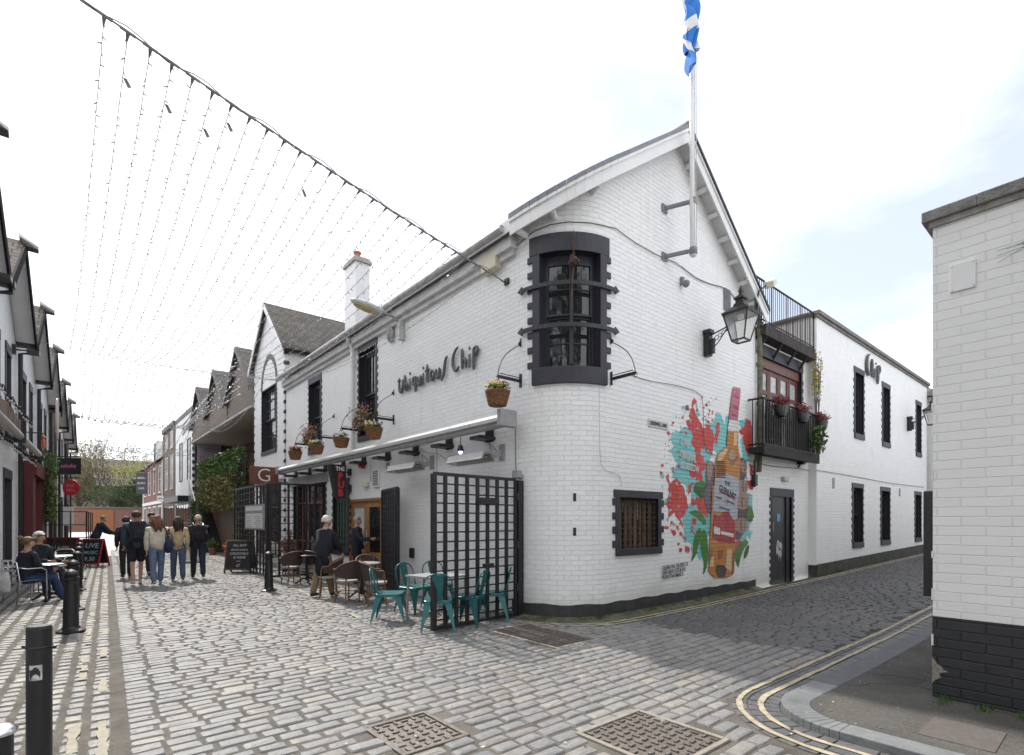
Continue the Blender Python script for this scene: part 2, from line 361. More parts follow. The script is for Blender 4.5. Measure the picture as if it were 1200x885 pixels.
def stones(reg, ox, oy, A, B, na, nrows, ln, wd, jt, hj=0.005, far=26.0, seed=1, ast=None):
    r = random.Random(seed); mb = MB()
    ax, ay = A; bx_, by_ = B; row = 0.0
    for j in range(nrows):
        rw = wd * r.uniform(.9, 1.1); a = r.uniform(-ln[1], 0) if ast is None else ast(oy + row)
        rowl = r.uniform(ln[0], ln[1] * .8) if ast else 0
        while a < na:
            l = r.uniform(*ln)
            if rowl: l, rowl = rowl, 0
            ca, cb = a + l / 2, row + rw / 2
            x = ox + ax * ca + bx_ * cb; y = oy + ay * ca + by_ * cb
            if reg(x, y):
                z = gz(x, y) + r.uniform(-hj, hj * .6)
                hl, hw = l / 2 - jt / 2, rw / 2 - jt / 2
                near = sqrt(x * x + y * y) < 11
                sk = r.uniform(-.012, .012)
                c4_ = [(-hl + r.uniform(0, .012), -hw + r.uniform(0, .01)), (hl - r.uniform(0, .012), -hw + r.uniform(0, .01) + sk), (hl - r.uniform(0, .012), hw - r.uniform(0, .01) + sk), (-hl + r.uniform(0, .012), hw - r.uniform(0, .01))]
                tx, ty = r.uniform(-.02, .02), r.uniform(-.02, .02)
                def W(p, q, zz, k=1.0):
                    return (x + ax * p * k + bx_ * q * k, y + ay * p * k + by_ * q * k, z + zz + tx * p + ty * q)
                e = .010
                if near:
                    # octagonal outline: rounded corners
                    out = []
                    for i in range(4):
                        p0 = c4_[i - 1]; p1 = c4_[i]; p2 = c4_[(i + 1) % 4]; cc = .008 + r.uniform(0, .010)
                        for q in (p0, p2):
                            d = Vector((q[0] - p1[0], q[1] - p1[1])); d.normalize(); out.append((p1[0] + d.x * cc, p1[1] + d.y * cc))
                    n = 8
                    V = [W(p, q, -.045) for p, q in out] + [W(p, q, -.014) for p, q in out]
                    V += [W(p * (1 - e / hl), q * (1 - e / hw), -.002 + r.uniform(-.0015, .0015)) for p, q in out]
                    V += [W(p * .5, q * .45, .003 + r.uniform(-.002, .003)) for p, q in out]
                    Fc = [(i + k * n, (i + 1) % n + k * n, (i + 1) % n + (k + 1) * n, i + (k + 1) * n) for k in range(3) for i in range(n)] + [tuple(3 * n + i for i in range(n))]
                else:
                    n = 4
                    V = [W(p, q, -.03) for p, q in c4_] + [W(p * (1 - e / hl), q * (1 - e / hw), 0) for p, q in c4_]
                    Fc = [(i, (i + 1) % 4, (i + 1) % 4 + 4, i + 4) for i in range(4)] + [(4, 5, 6, 7)]
                mb.raw(V, Fc)
            a += l
        row += rw
    return mb
struct('street_setts', stones(reg_main, -0.2, 0.9, (1, 0), (0, 1), 7.6, 265, (.19, .31), .133, .011, .007, seed=3, ast=lambda y: lx(.12, y) + .2), SETT, smooth=False)
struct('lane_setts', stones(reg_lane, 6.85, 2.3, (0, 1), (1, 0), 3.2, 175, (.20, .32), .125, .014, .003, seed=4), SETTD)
WL = (LW, 1.0)
struct('roadside_setts', stones(reg_left, -1.99, 0.6, (LW, 1.0), (1, -LW), 30.0, 14, (.13, .22), .17, .036, .005, seed=5), SETTL)
# joints below, far street beyond
mb = MB()
mb.raw([(-60, -30, -.013), (6.9, -30, -.013), (6.9, 6, -.013), (6.9, 200, -.013), (-60, 200, -.013)], [(0, 1, 2, 3, 4)])
struct('ground', mb, JOINT)
mb = MB()
for i in range(20):
    x0, x1 = ([6.9, 9.0] + [9 + 3.2 * q for q in range(1, 21)])[i:i + 2]
    zz = [gz(x0, 0) - .013, gz(x1, 0) - .013]
    mb.raw([(x0, -30, zz[0]), (x1, -30, zz[1]), (x1, 5.5, zz[1]), (x0, 5.5, zz[0])], [(0, 1, 2, 3)])
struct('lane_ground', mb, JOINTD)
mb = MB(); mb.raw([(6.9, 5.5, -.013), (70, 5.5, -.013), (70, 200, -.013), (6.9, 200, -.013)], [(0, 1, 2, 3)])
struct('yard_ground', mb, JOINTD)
# far street: stones as pattern in one sheet
m, nt, b = newmat('far_setts')
tc = N(nt, 'ShaderNodeTexCoord'); bt = N(nt, 'ShaderNodeTexBrick'); L(nt, tc.outputs['Object'], bt.inputs['Vector'])
bt.inputs['Scale'].default_value = 1; bt.inputs['Brick Width'].default_value = .26; bt.inputs['Row Height'].default_value = .16; bt.inputs['Mortar Size'].default_value = .014
bt.inputs['Color1'].default_value = (.30, .30, .30, 1); bt.inputs['Color2'].default_value = (.22, .22, .225, 1); bt.inputs['Mortar'].default_value = (.2, .17, .14, 1)
L(nt, bt.outputs['Color'], b.inputs['Base Color']); b.inputs['Roughness'].default_value = .5
mb = MB(); mb.raw([(lx(-1.95, 28), 30.0, -.004), (7.5, 30.0, -.004), (12, 120, -.004), (-2, 120, -.004)], [(0, 1, 2, 3)])
struct('far_street', mb, m)

# pavement of the right-hand corner
def asphalt(name, c):
    m, nt, b = newmat(name); tc = N(nt, 'ShaderNodeTexCoord')
    n = N(nt, 'ShaderNodeTexNoise', Scale=1.1, Detail=6.0); L(nt, tc.outputs['Object'], n.inputs['Vector'])
    v = N(nt, 'ShaderNodeTexVoronoi', Scale=85.0); L(nt, tc.outputs['Object'], v.inputs['Vector'])
    v2 = N(nt, 'ShaderNodeTexVoronoi', Scale=5.0); L(nt, tc.outputs['Object'], v2.inputs['Vector'])
    a = ramp(nt, [(.3, [x * .7 for x in c]), (.7, [x * 1.5 for x in c])], n.outputs['Fac'])
    s = ramp(nt, [(0, (.7, .7, .7)), (1, (1.4, 1.4, 1.35))], v.outputs['Color'])
    cc = mixc(nt, 1.0, a.outputs['Color'], s.outputs['Color'], 'MULTIPLY')
    sp = ramp(nt, [(0.035, (1, 1, 1)), (.06, (0, 0, 0))], v2.outputs['Distance'])
    cc = mixc(nt, sp.outputs['Color'], cc, (.30, .29, .27))
    wn = N(nt, 'ShaderNodeTexNoise', Scale=2.5, Detail=5.0); L(nt, tc.outputs['Object'], wn.inputs['Vector'])
    wa = mixc(nt, .25, tc.outputs['Object'], wn.outputs['Color'])
    vc = N(nt, 'ShaderNodeTexVoronoi', Scale=.9); vc.feature = 'DISTANCE_TO_EDGE'; L(nt, wa, vc.inputs['Vector'])
    ck = ramp(nt, [(0.0, (.35, .35, .35)), (.012, (1, 1, 1))], vc.outputs['Distance']); cc = mixc(nt, 1.0, cc, ck.outputs['Color'], 'MULTIPLY')
    L(nt, cc, b.inputs['Base Color']); b.inputs['Roughness'].default_value = .85
    bp = N(nt, 'ShaderNodeBump', Strength=.6, Distance=.006); L(nt, v.outputs['Distance'], bp.inputs['Height']); L(nt, bp.outputs['Normal'], b.inputs['Normal'])
    return m
ASPH = asphalt('worn_asphalt', (.062, .058, .054))
PZ = 0.05
def kerb_line(r0):
    return [(KC[0] - r0, -8.0), (KC[0] - r0, -1), (KC[0] - r0, 0.6)] + arc_pts(KC[0], KC[1], r0, pi, pi / 2, 14) + [(KC[0] + k, KC[1] + r0) for k in (.6, 1.6, 3, 5, 7, 10, 14, 20, 40)]
lo, ki = kerb_line(.62), kerb_line(.40)
def pz(x): return PZ - .035 * min(1, max(0, (x - 5.2) / 1.5)) + gz(x, 0)
mb = MB()
for i in range(len(ki) - 1):
    p, q = ki[i], ki[i + 1]
    if p[1] < 1.3: far_p, far_q = (8, p[1]), (8, q[1])
    mb.raw([(p[0], p[1], pz(p[0])), (q[0], q[1], pz(q[0])), (max(q[0], 5), min(q[1], 1.3), pz(q[0])), (max(p[0], 5), min(p[1], 1.3), pz(p[0]))], [(0, 1, 2, 3)])
mb.raw([(5, -8, PZ), (9, -8, PZ), (9, 1.3, PZ), (5, 1.3, PZ)], [(3, 2, 1, 0)])
struct('pavement', mb, ASPH)
KERB = plain('kerb_stone', (.17, .175, .18), .55, var=.2, scale=7, bump=.35)
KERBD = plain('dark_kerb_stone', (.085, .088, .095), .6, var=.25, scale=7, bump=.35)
def kerbstone(mb, i0, P0, P1, m=0, g=.006):
    a0, b0 = P0; a1, b1 = P1
    za, zb = pz(a0[0]) + .006, pz(a1[0]) + .006
    V = [(a0[0], a0[1], za), (a1[0], a1[1], zb), (b1[0], b1[1], zb - .004), (b0[0], b0[1], za - .004), (a0[0], a0[1], -.02), (a1[0], a1[1], -.02 + gz(a1[0], 0)), (b1[0], b1[1], -.02 + gz(a1[0], 0)), (b0[0], b0[1], -.02)]
    mb.raw(V, [(0, 1, 2, 3), (0, 4, 5, 1), (1, 5, 6, 2), (2, 6, 7, 3), (3, 7, 4, 0)], m)
def dens(pl, step):
    out = []
    for (a, b) in zip(pl[:-1], pl[1:]):
        d = sqrt((b[0] - a[0]) ** 2 + (b[1] - a[1]) ** 2); n = max(1, int(d / step))
        out += [(a[0] + (b[0] - a[0]) * i / n, a[1] + (b[1] - a[1]) * i / n) for i in range(n)]
    return out + [pl[-1]]
mb = MB()
for i in range(len(lo) - 1):
    n = max(1, int(sqrt((lo[i + 1][0] - lo[i][0]) ** 2 + (lo[i + 1][1] - lo[i][1]) ** 2) / .9))
    for k in range(n):
        f0, f1 = k / n, (k + 1) / n
        l0 = [lo[i][j] + (lo[i + 1][j] - lo[i][j]) * f0 for j in (0, 1)]; l1 = [lo[i][j] + (lo[i + 1][j] - lo[i][j]) * (f1 - .012 / n * (n > 1)) for j in (0, 1)]
        k0 = [ki[i][j] + (ki[i + 1][j] - ki[i][j]) * f0 for j in (0, 1)]; k1 = [ki[i][j] + (ki[i + 1][j] - ki[i][j]) * (f1 - .012 / n * (n > 1)) for j in (0, 1)]
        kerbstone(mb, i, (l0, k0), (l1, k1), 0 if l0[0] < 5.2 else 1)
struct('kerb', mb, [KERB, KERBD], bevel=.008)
# flat channel blocks along the corner kerb
mb = MB(); r = random.Random(5)
for rr in (.635, .76, .89):
    pl = dens([(KC[0] - rr - .06, -1.0)] + arc_pts(KC[0], KC[1], rr + .06, pi, pi / 2, 10) + [(24, KC[1] + rr + .06)], .26)
    for a, b2 in zip(pl[:-1], pl[1:]):
        d = Vector((b2[0] - a[0], b2[1] - a[1])); 
        if d.length < .05: continue
        ln_ = d.length; cx, cy = (a[0] + b2[0]) / 2, (a[1] + b2[1]) / 2
        mb.box((cx, cy, gz(cx, 0) - .018 + r.uniform(-.002, .002)), (ln_ - .012, .118, .03), atan2(d.y, d.x))
struct('channel_setts', mb, SETTD, bevel=.006)
# painted lines
def strip(mb, pl, wd, zf, jit=.006, gap=0.0, seed=1, step=.12, patchy=0):
    r = random.Random(seed); pl = dens(pl, step); prev = None
    for i in range(len(pl)):
        a = pl[max(0, i - 1)]; b2 = pl[min(len(pl) - 1, i + 1)]
        d = Vector((b2[0] - a[0], b2[1] - a[1])); d.normalize(); nx, ny = -d.y, d.x
        w0 = wd / 2 + r.uniform(-jit, jit); w1 = wd / 2 + r.uniform(-jit, jit); p = pl[i]
        cur = [(p[0] + nx * w0, p[1] + ny * w0, zf(p)), (p[0] - nx * w1, p[1] - ny * w1, zf(p))]
        if prev and r.random() > gap and (not patchy or noise.noise(Vector((p[0] * 3, p[1] * .9, seed))) > patchy): mb.raw([prev[0], cur[0], cur[1], prev[1]], [(0, 1, 2, 3)][::-1])
        prev = cur
mb = MB()
for rr, sd in ((.78, 1), (.95, 2)):
    strip(mb, [(KC[0] - rr, -1.0)] + arc_pts(KC[0], KC[1], rr, pi, pi / 2, 12) + [(26, KC[1] + rr)], .047, lambda p: gz(p[0], 0) + .004, .007, .0, sd)
struct('yellow_lines_corner', mb, YELLOW)
mb = MB()
for off, sd in ((.30, 3), (.42, 4)):
    rr = PR + off
    strip(mb, [(p[0], p[1]) for p in arc_pts(PC[0], PC[1], rr, pi + .25, 1.5 * pi, 12)] + [(8.5, PC[1] - rr), (12, PC[1] - rr - .02), (27, PC[1] - rr - .05)], .05, lambda p: gz(p[0], 0) + .007, .006, .02, sd)
struct('yellow_lines_pub_side', mb, YELLOW)
YF = plain('worn_yellow_paint', (.29, .265, .20), .75, var=.2, scale=14, bump=.3)
mb = MB()
strip(mb, [(3.62, 7.8), (3.78, 9.1), (4.2, 13.7), (4.55, 20), (4.8, 29)], .08, lambda p: .0075, .014, .1, 9, .12, -.10)
struct('yellow_line_street', mb, YF)
mb = MB()
strip(mb, [(lx(-.03, 1), 1), (lx(-.03, 22), 22)], .06, lambda p: .0085, .014, .2, 12, .1, .08)
strip(mb, [(lx(-.20, 1), 1), (lx(-.20, 22), 22)], .06, lambda p: .0085, .014, .2, 13, .1, .12)
struct('yellow_lines_left', mb, YF)
# foot of the pub wall: mortar fillet with moss
mb = MB(); pl = [(5.8, 7.0), (5.8, 6.59)] + arc_pts(PC[0], PC[1], PR, pi, 1.5 * pi, 12) + [(9, 5.57), (11.95, 5.57)]
pl2 = [(5.55, 7.0), (5.55, 6.59)] + arc_pts(PC[0], PC[1], PR + .25, pi, 1.5 * pi, 12) + [(9, 5.34), (11.95, 5.36)]
for i in range(len(pl) - 1):
    mb.raw([(*pl[i], gz(pl[i][0], 0) + .06), (*pl[i + 1], gz(pl[i + 1][0], 0) + .06), (*pl2[i + 1], gz(pl2[i + 1][0], 0) + .002), (*pl2[i], gz(pl2[i][0], 0) + .002)], [(0, 3, 2, 1)])
struct('wall_foot_fillet', mb, plain('mossy_mortar', (.085, .085, .055), .9, var=.6, scale=5, bump=.8))
mb = MB(); r = random.Random(8)
def tufts(mb, pts, n, h, rng):
    for _ in range(n):
        a = rng.choice(pts); 
        x = a[0] + rng.gauss(0, .09); y = a[1] + rng.gauss(0, .03); z = gz(x, 0) + a[2]
        an = rng.uniform(0, 2 * pi); hh = h * rng.uniform(.3, 1); le = rng.gauss(0, .02), rng.gauss(0, .02)
        mb.raw([(x, y, z), (x + cos(an) * .008, y + sin(an) * .008, z), (x + le[0], y + le[1], z + hh)], [(0, 1, 2)])
base = [(PC[0] + (PR + .06) * cos(a), PC[1] + (PR + .06) * sin(a), .03) for a in (3.6, 3.7, 4.3, 4.45, 4.5)] + [(7.4 + .3 * i + r.uniform(-.1, .1), 5.5, .03) for i in range(15)] + [(5.7, 6.9, .02), (5.75, 6.7, .02)]
tufts(mb, base, 1500, .07, r)
tufts(mb, [(12.2, 5.75, .0), (12.4, 5.75, .0), (14.9, 5.8, .0), (15.6, 5.35, 0), (16.5, 5.35, 0)], 300, .12, r)
tufts(mb, [(5.78, 1.05, .05), (5.78, .8, .05), (5.78, .55, .05), (5.78, .5, .05)], 500, .05, r)
o = mb.build('grass_tufts', LEAF); tag(o, 'small grass and moss tufts growing at the foot of the walls', 'grass', kind='stuff')
# manhole covers
CAST = plain('cast_iron_cover', (.15, .13, .115), .5, metal=.3, var=.35, scale=14, bump=.5)
FRAMEC = plain('cover_frame_concrete', (.26, .235, .20), .85, var=.2, scale=9, bump=.5)
def cover(i, lab, ribs):
    a, b2, c, d = COVERS[i]; t = thing('manhole_cover', lab, 'manhole cover', ((a + b2) / 2, (c + d) / 2, 0))
    mb = MB(); w_ = .05
    mb.bx(a + .01, b2 - .01, c + .01, c + w_, -.03, .004); mb.bx(a + .01, b2 - .01, d - w_, d - .01, -.03, .004); mb.bx(a + .01, a + w_, c + w_, d - w_, -.03, .004); mb.bx(b2 - w_, b2 - .01, c + w_, d - w_, -.03, .004)
    mb.build('frame', FRAMEC if i else CAST, t, bevel=.004)
    mb = MB(); mb.bx(a + w_ + .004, b2 - w_ - .004, c + w_ + .004, d - w_ - .004, -.03, -.010)
    if ribs == 'grid':
        nx, ny = int((b2 - a - 2 * w_) / .075), int((d - c - 2 * w_) / .075)
        for p in range(nx):
            for q in range(ny):
                x = a + w_ + (p + .5) * (b2 - a - 2 * w_) / nx; y = c + w_ + (q + .5) * (d - c - 2 * w_) / ny
                if (p + q) % 2: mb.box((x, y, -.004), (.056, .022, .012))
                else: mb.box((x, y, -.004), (.022, .056, .012))
    else:
        n = 40
        for p in range(n):
            y = c + w_ + (p + .5) * (d - c - 2 * w_) / n
            for q in range(7): mb.box((a + .13 + q * .095, y, -.004), (.07, .016, .012))
    mb.build('lid', CAST, t, bevel=.002)
cover(0, 'small square cast iron manhole cover in the street setts, nearest bottom left', 'grid')
cover(1, 'rusty square drain cover in a pale frame at the bottom centre of the setts', 'grid')
cover(2, 'long rusty ribbed access cover beside the lattice gate and the rounded pub corner', 'rib')
t = thing('access_cover', 'pinkish concrete inset cover in the pavement at the right-hand corner', 'access cover', (4.95, .75, PZ))
mb = MB(); mb.bx(4.72, 5.22, .6, 1.02, PZ - .02, PZ + .006); mb.build('lid', plain('pink_concrete', (.105, .09, .085), .9, var=.2, scale=20, bump=.4), t, bevel=.003)

# litter: fallen petals, leaves and cigarette ends
mb = MB(); r = random.Random(77)
for _ in range(420):
    x, y = (r.uniform(.3, 6.5), r.uniform(1.2, 12)) if r.random() < .55 else (r.uniform(4.4, 12), KC[1] + r.choice((.66, .3, -.2, 3.75, 3.6)) + r.gauss(0, .05))
    if in_pub(x, y, .1): continue
    z = .010 if not in_pave(x, y, .62) else pz(x) + .006
    s = r.uniform(.005, .014); a = r.uniform(0, 6.3); z += gz(x, y)
    mb.raw([(x + s * cos(a + q) * (1.6 if q % 3.1 < 1 else .7), y + s * sin(a + q), z + r.uniform(0, .004)) for q in (0, 1.57, 3.14, 4.71)], [(0, 1, 2, 3)], r.choice((0, 0, 1, 2)))
o = mb.build('litter', [plain('dry_leaf', (.20, .13, .06), .9), plain('paper_scrap', (.55, .53, .5), .8), plain('dark_scrap', (.05, .04, .035), .9)]); tag(o, 'scattered dry leaves, petals and paper scraps on the setts and pavement', 'litter', kind='stuff')
# ================= PUB =================
S0, S1, SEND = 12.31, 12.31 + PR * pi / 2, 0
S1 = S0 + PR * pi / 2; SEND = S1 + (11.95 - PC[0])
def pm(s, d=0.0):     # wall parameter s -> plan point, d outwards
    if s <= S0: return (5.8 - d, 18.9 - s)
    if s <= S1:
        a = pi + (s - S0) / PR
        return (PC[0] + (PR + d) * cos(a), PC[1] + (PR + d) * sin(a))
    return (PC[0] + (s - S1), 5.57 - d)
def sF(px, py, d=0.0): p = onX(px, py, 5.8 - d); return 18.9 - p.y, p.z
def sM(px, py, d=0.0): p = onY(px, py, 5.57 - d); return S1 + p.x - PC[0], p.z
def P3(s, z, d=0.0): x, y = pm(s, d); return Vector((x, y, z))
RIDX, EAVX, EAVZ, RIDZ = 8.72, 5.55, 6.55, 8.84
KL = (RIDZ - EAVZ) / (RIDX - EAVX); KR = (RIDZ - 6.40) / (11.85 - RIDX)
def roofz(x): return RIDZ - KL * (RIDX - x) if x < RIDX else RIDZ - KR * (x - RIDX)
def wtop(s): x, y = pm(s); return roofz(x) - .10
def lin(a, b, st):
    n = max(1, int(math.ceil((b - a) / st))); return [a + (b - a) * i / n for i in range(n + 1)]
def cuts(a, b, extra, st): 
    xs = sorted(set([a, b] + [e for e in extra if a < e < b])); out = []
    for p, q in zip(xs[:-1], xs[1:]): out += lin(p, q, st)[:-1]
    return out + [xs[-1]]
def strip_wall(mb, pmf, s0, s1, z0, topf, holes, sst, depth=.2, curve=None):
    ss = cuts(s0, s1, [h[0] for h in holes] + [h[1] for h in holes] + (curve or []), sst)
    zs = sorted(set([z0] + [h[2] for h in holes] + [h[3] for h in holes]))
    zs = [z for z in zs if z >= z0]
    for a, b2 in zip(ss[:-1], ss[1:]):
        m_ = (a + b2) / 2
        for i, z in enumerate(zs):
            zt0 = zt1 = zs[i + 1] if i + 1 < len(zs) else None
            if zt0 is None: zt0, zt1 = topf(a), topf(b2)
            else:
                zm = (z + zt0) / 2
                if any(h[0] < m_ < h[1] and h[2] < zm < h[3] for h in holes): continue
            if i + 1 == len(zs) and any(h[0] < m_ < h[1] and h[2] <= z < h[3] for h in holes): continue
            mb.face([pmf(a, 0, z), pmf(b2, 0, z), pmf(b2, 0, zt1), pmf(a, 0, zt0)], 0, [(a, z), (b2, z), (b2, zt1), (a, zt0)])
    for h in holes:   # reveals
        hs = [x for x in ss if h[0] <= x <= h[1]]
        for e, fl in ((h[0], 0), (h[1], 1)):
            q = [pmf(e, 0, h[2]), pmf(e, 0, h[3]), pmf(e, -depth, h[3]), pmf(e, -depth, h[2])]
            mb.face(q if not fl else q[::-1], 1, [(0, h[2]), (0, h[3]), (depth, h[3]), (depth, h[2])] if not fl else [(depth, h[2]), (depth, h[3]), (0, h[3]), (0, h[2])])
        for a, b2 in zip(hs[:-1], hs[1:]):
            mb.face([pmf(a, 0, h[3]), pmf(b2, 0, h[3]), pmf(b2, -depth, h[3]), pmf(a, -depth, h[3])], 1, [(a, 0), (b2, 0), (b2, depth), (a, depth)])
            mb.face([pmf(a, 0, h[2]), pmf(a, -depth, h[2]), pmf(b2, -depth, h[2]), pmf(b2, 0, h[2])], 1, [(a, 0), (a, depth), (b2, depth), (b2, 0)])
def pmf(s, d, z): x, y = pm(s, d); return Vector((x, y, z))
def pbox(mb, s0, s1, z0, z1, d0, d1, m=0, f=pmf, st=.12, arc=True):
    ss = lin(s0, s1, st) if arc else [s0, s1]
    for a, b2 in zip(ss[:-1], ss[1:]):
        V = [f(a, d0, z0), f(b2, d0, z0), f(b2, d0, z1), f(a, d0, z1), f(a, d1, z0), f(b2, d1, z0), f(b2, d1, z1), f(a, d1, z1)]
        mb.raw(V, [(4, 5, 6, 7), (7, 6, 2, 3), (0, 1, 5, 4)] + ([(0, 4, 7, 3)] if a == ss[0] else []) + ([(1, 2, 6, 5)] if b2 == ss[-1] else []), m)
def hole(a, b2): return (min(a[0], b2[0]), max(a[0], b2[0]), min(a[1], b2[1]), max(a[1], b2[1]))
def surround(parent, f, s0, s1, z0, z1, lw=.13, lh=.22, sill=.18, tw=.07, th=.085, pitch=.17, mat=NAVYP, arc=False, d=.022):
    """painted margin round an opening: lintel, sill, jamb strips with brick teeth"""
    mb = MB()
    pbox(mb, s0 - lw - tw * .6, s1 + lw + tw * .6, z1, z1 + lh, -.02, d, f=f, arc=arc)
    pbox(mb, s0 - lw, s1 + lw, z0 - sill, z0, -.02, d + .02, f=f, arc=arc)
    for (a, b2, sg) in ((s0 - lw, s0, -1), (s1, s1 + lw, 1)):
        pbox(mb, a, b2, z0, z1, -.02, d, f=f, arc=arc)
        z = z0 + .02
        while z + th < z1:
            if sg < 0: pbox(mb, a - tw, a, z, z + th, -.02, d - .003, f=f, arc=False)
            else: pbox(mb, b2, b2 + tw, z, z + th, -.02, d - .003, f=f, arc=False)
            z += pitch
    return mb.build('surround', mat, parent, bevel=.006)
def sash(parent, f, s0, s1, z0, z1, d=-.13, cols=2, rows=(2, 2), fw=.055, mat=NAVYP, gm=GLASS, arc=False, split=.5, bar=.022):
    mb = MB(); zm = z0 + (z1 - z0) * split
    def fr(a, b2, c, e, dd):
        pbox(mb, a, a + fw, c, e, dd - .05, dd, f=f, arc=False); pbox(mb, b2 - fw, b2, c, e, dd - .05, dd, f=f, arc=False)
        pbox(mb, a + fw, b2 - fw, c, c + fw, dd - .05, dd, f=f, arc=arc); pbox(mb, a + fw, b2 - fw, e - fw, e, dd - .05, dd, f=f, arc=arc)
    for (c, e, dd, n) in ((z0, zm, d - .05, rows[0]), (zm, z1, d, rows[1])):
        fr(s0, s1, c, e, dd)
        for i in range(1, cols): x = s0 + (s1 - s0) * i / cols; pbox(mb, x - bar / 2, x + bar / 2, c + fw, e - fw, dd - .04, dd - .006, f=f, arc=False)
        for i in range(1, n): z = c + (e - c) * i / n; pbox(mb, s0 + fw, s1 - fw, z - bar / 2, z + bar / 2, dd - .04, dd - .008, f=f, arc=arc)
    o = mb.build('frame', mat, parent)
    g = MB(); 
    for (c, e, dd) in ((z0, zm, d - .075), (zm, z1, d - .025)):
        for a, b2 in (zip(lin(s0, s1, .1)[:-1], lin(s0, s1, .1)[1:]) if arc else [(s0, s1)]):
            g.raw([f(a, dd, c), f(b2, dd, c), f(b2, dd, e), f(a, dd, e)], [(0, 1, 2, 3)])
    g.build('pane', gm, parent)
    return o

pub = thing('pub_building', 'white painted brick corner pub with rounded corner, gable and black trimmed windows', 'building', (5.8, 6.6, 0))
W1 = hole(sF(421.5, 404), sF(441, 497)); W2 = hole(sF(362.5, 447), sF(376, 512))
q = sF(421.5, 416); W1 = (sF(421.5, 0)[0], sF(440.5, 0)[0], sF(440, 507)[1], sF(421.5, 415)[1])
W2 = (sF(362.8, 0)[0], sF(375.8, 0)[0], sF(375, 525)[1], sF(363, 452)[1])
WC = (S0 + PR * radians(21), S0 + PR * radians(77), 4.06, 5.90)
WL_ = (sM(725.5, 0)[0], sM(770.5, 0)[0], sM(748, 642)[1], sM(748, 584)[1])
DOOR = (sF(409, 0)[0], sF(447, 0)[0], 0.0, sF(447, 583)[1])
TILE = (sF(391.5, 0)[0], sF(408, 0)[0], 0.75, sF(400, 566)[1])
BAR = (sF(345, 0)[0], sF(381, 0)[0], 0.35, 2.75)
HOLES = [W1, W2, WC, WL_, DOOR, TILE, BAR]
mb = MB()
strip_wall(mb, lambda s, d, z: pmf(s, d, z), 0.0, SEND, -.05, wtop, HOLES, 1.2, .22, curve=[S0 + i * PR * pi / 24 for i in range(13)] + [S1 + RIDX - PC[0]])
wall = mb.build('wall', [WHITE, NAVYP], pub)
# inner darkness behind the openings
mb = MB()
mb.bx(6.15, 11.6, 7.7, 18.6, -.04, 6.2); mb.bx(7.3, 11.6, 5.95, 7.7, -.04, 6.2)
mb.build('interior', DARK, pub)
# back and end walls
mb = MB()
for (a, b2) in (((11.95, 5.57), (11.95, 18.9)), ((11.95, 18.9), (5.8, 18.9))):
    n = 8
    for i in range(n):
        p = [a[k] + (b2[k] - a[k]) * i / n for k in (0, 1)]; q = [a[k] + (b2[k] - a[k]) * (i + 1) / n for k in (0, 1)]
        mb.face([(*p, 0), (*q, 0), (*q, roofz(q[0]) - .1), (*p, roofz(p[0]) - .1)], 0, [(i, 0), (i + 1, 0), (i + 1, 6), (i, 6)])
mb.build('rear_wall', WHITE, pub)
# roof: slabs cut to follow the rounded corner
out = [(EAVX, 18.85), (EAVX, PC[1])] + arc_pts(PC[0], PC[1], PR + .25, pi, 1.5 * pi, 14) + [(7.6, 5.32), (RIDX, 5.32)]
def roofpoly(mb, pts, t, zoff=0, m=0):
    top = [(x, y, roofz(x) + zoff) for x, y in pts]; bot = [(x, y, roofz(x) + zoff - t) for x, y in pts]; n = len(pts)
    mb.face(top, m); mb.face(bot[::-1], m)
    for i in range(n): mb.face([top[i], bot[i], bot[(i + 1) % n], top[(i + 1) % n]], m)
mb = MB(); roofpoly(mb, (out + [(RIDX, 18.85)])[::-1], .05, .0); roofpoly(mb, [(RIDX, 5.32), (11.98, 5.32), (11.98, 18.85), (RIDX, 18.85)], .05)
# slate ends breaking the verge line
r = random.Random(2)
for i in range(34):
    x = 7.25 + i * .14; 
    if abs(x - RIDX) < .05 or x > 11.9: continue
    th = math.atan(KL if x < RIDX else -KR)
    mb.box((x, 5.42, roofz(x) + .014 + r.uniform(0, .012)), (.17, .24, .016), tilt=('Y', -th + r.uniform(-.02, .03)))
roof = mb.build('roof', SLATE, pub, uvbox=True)
mb = MB(); mb.tube([(RIDX, 5.28, RIDZ + .01), (RIDX, 18.8, RIDZ + .01)], .07, 8); mb.build('ridge_tile', STONE, roof)
# soffit, bargeboards, gutter
mb = MB()
inn = [pm(s) for s in lin(0, S0, 3)] + [pm(s) for s in lin(S0, S1, .12)][1:] + [(7.6, 5.57), (RIDX, 5.57)]
o2 = [(EAVX, 18.9 - s) for s in lin(0, S0, 3)] + [(PC[0] + (PR + .25) * cos(pi + (s - S0) / PR), PC[1] + (PR + .25) * sin(pi + (s - S0) / PR)) for s in lin(S0, S1, .12)][1:] + [(7.6, 5.32), (RIDX, 5.32)]
for i in range(len(inn) - 1):
    q = [inn[i], inn[i + 1], o2[i + 1], o2[i]]
    mb.face([(x, y, roofz(x) - .12) for x, y in q])
mb.face([(RIDX, 5.57, RIDZ - .12), (11.95, 5.57, roofz(11.95) - .12), (11.95, 5.32, roofz(11.95) - .12), (RIDX, 5.32, RIDZ - .12)])
mb.build('soffit', WHITEP, roof)
mb = MB(); mc = MB()
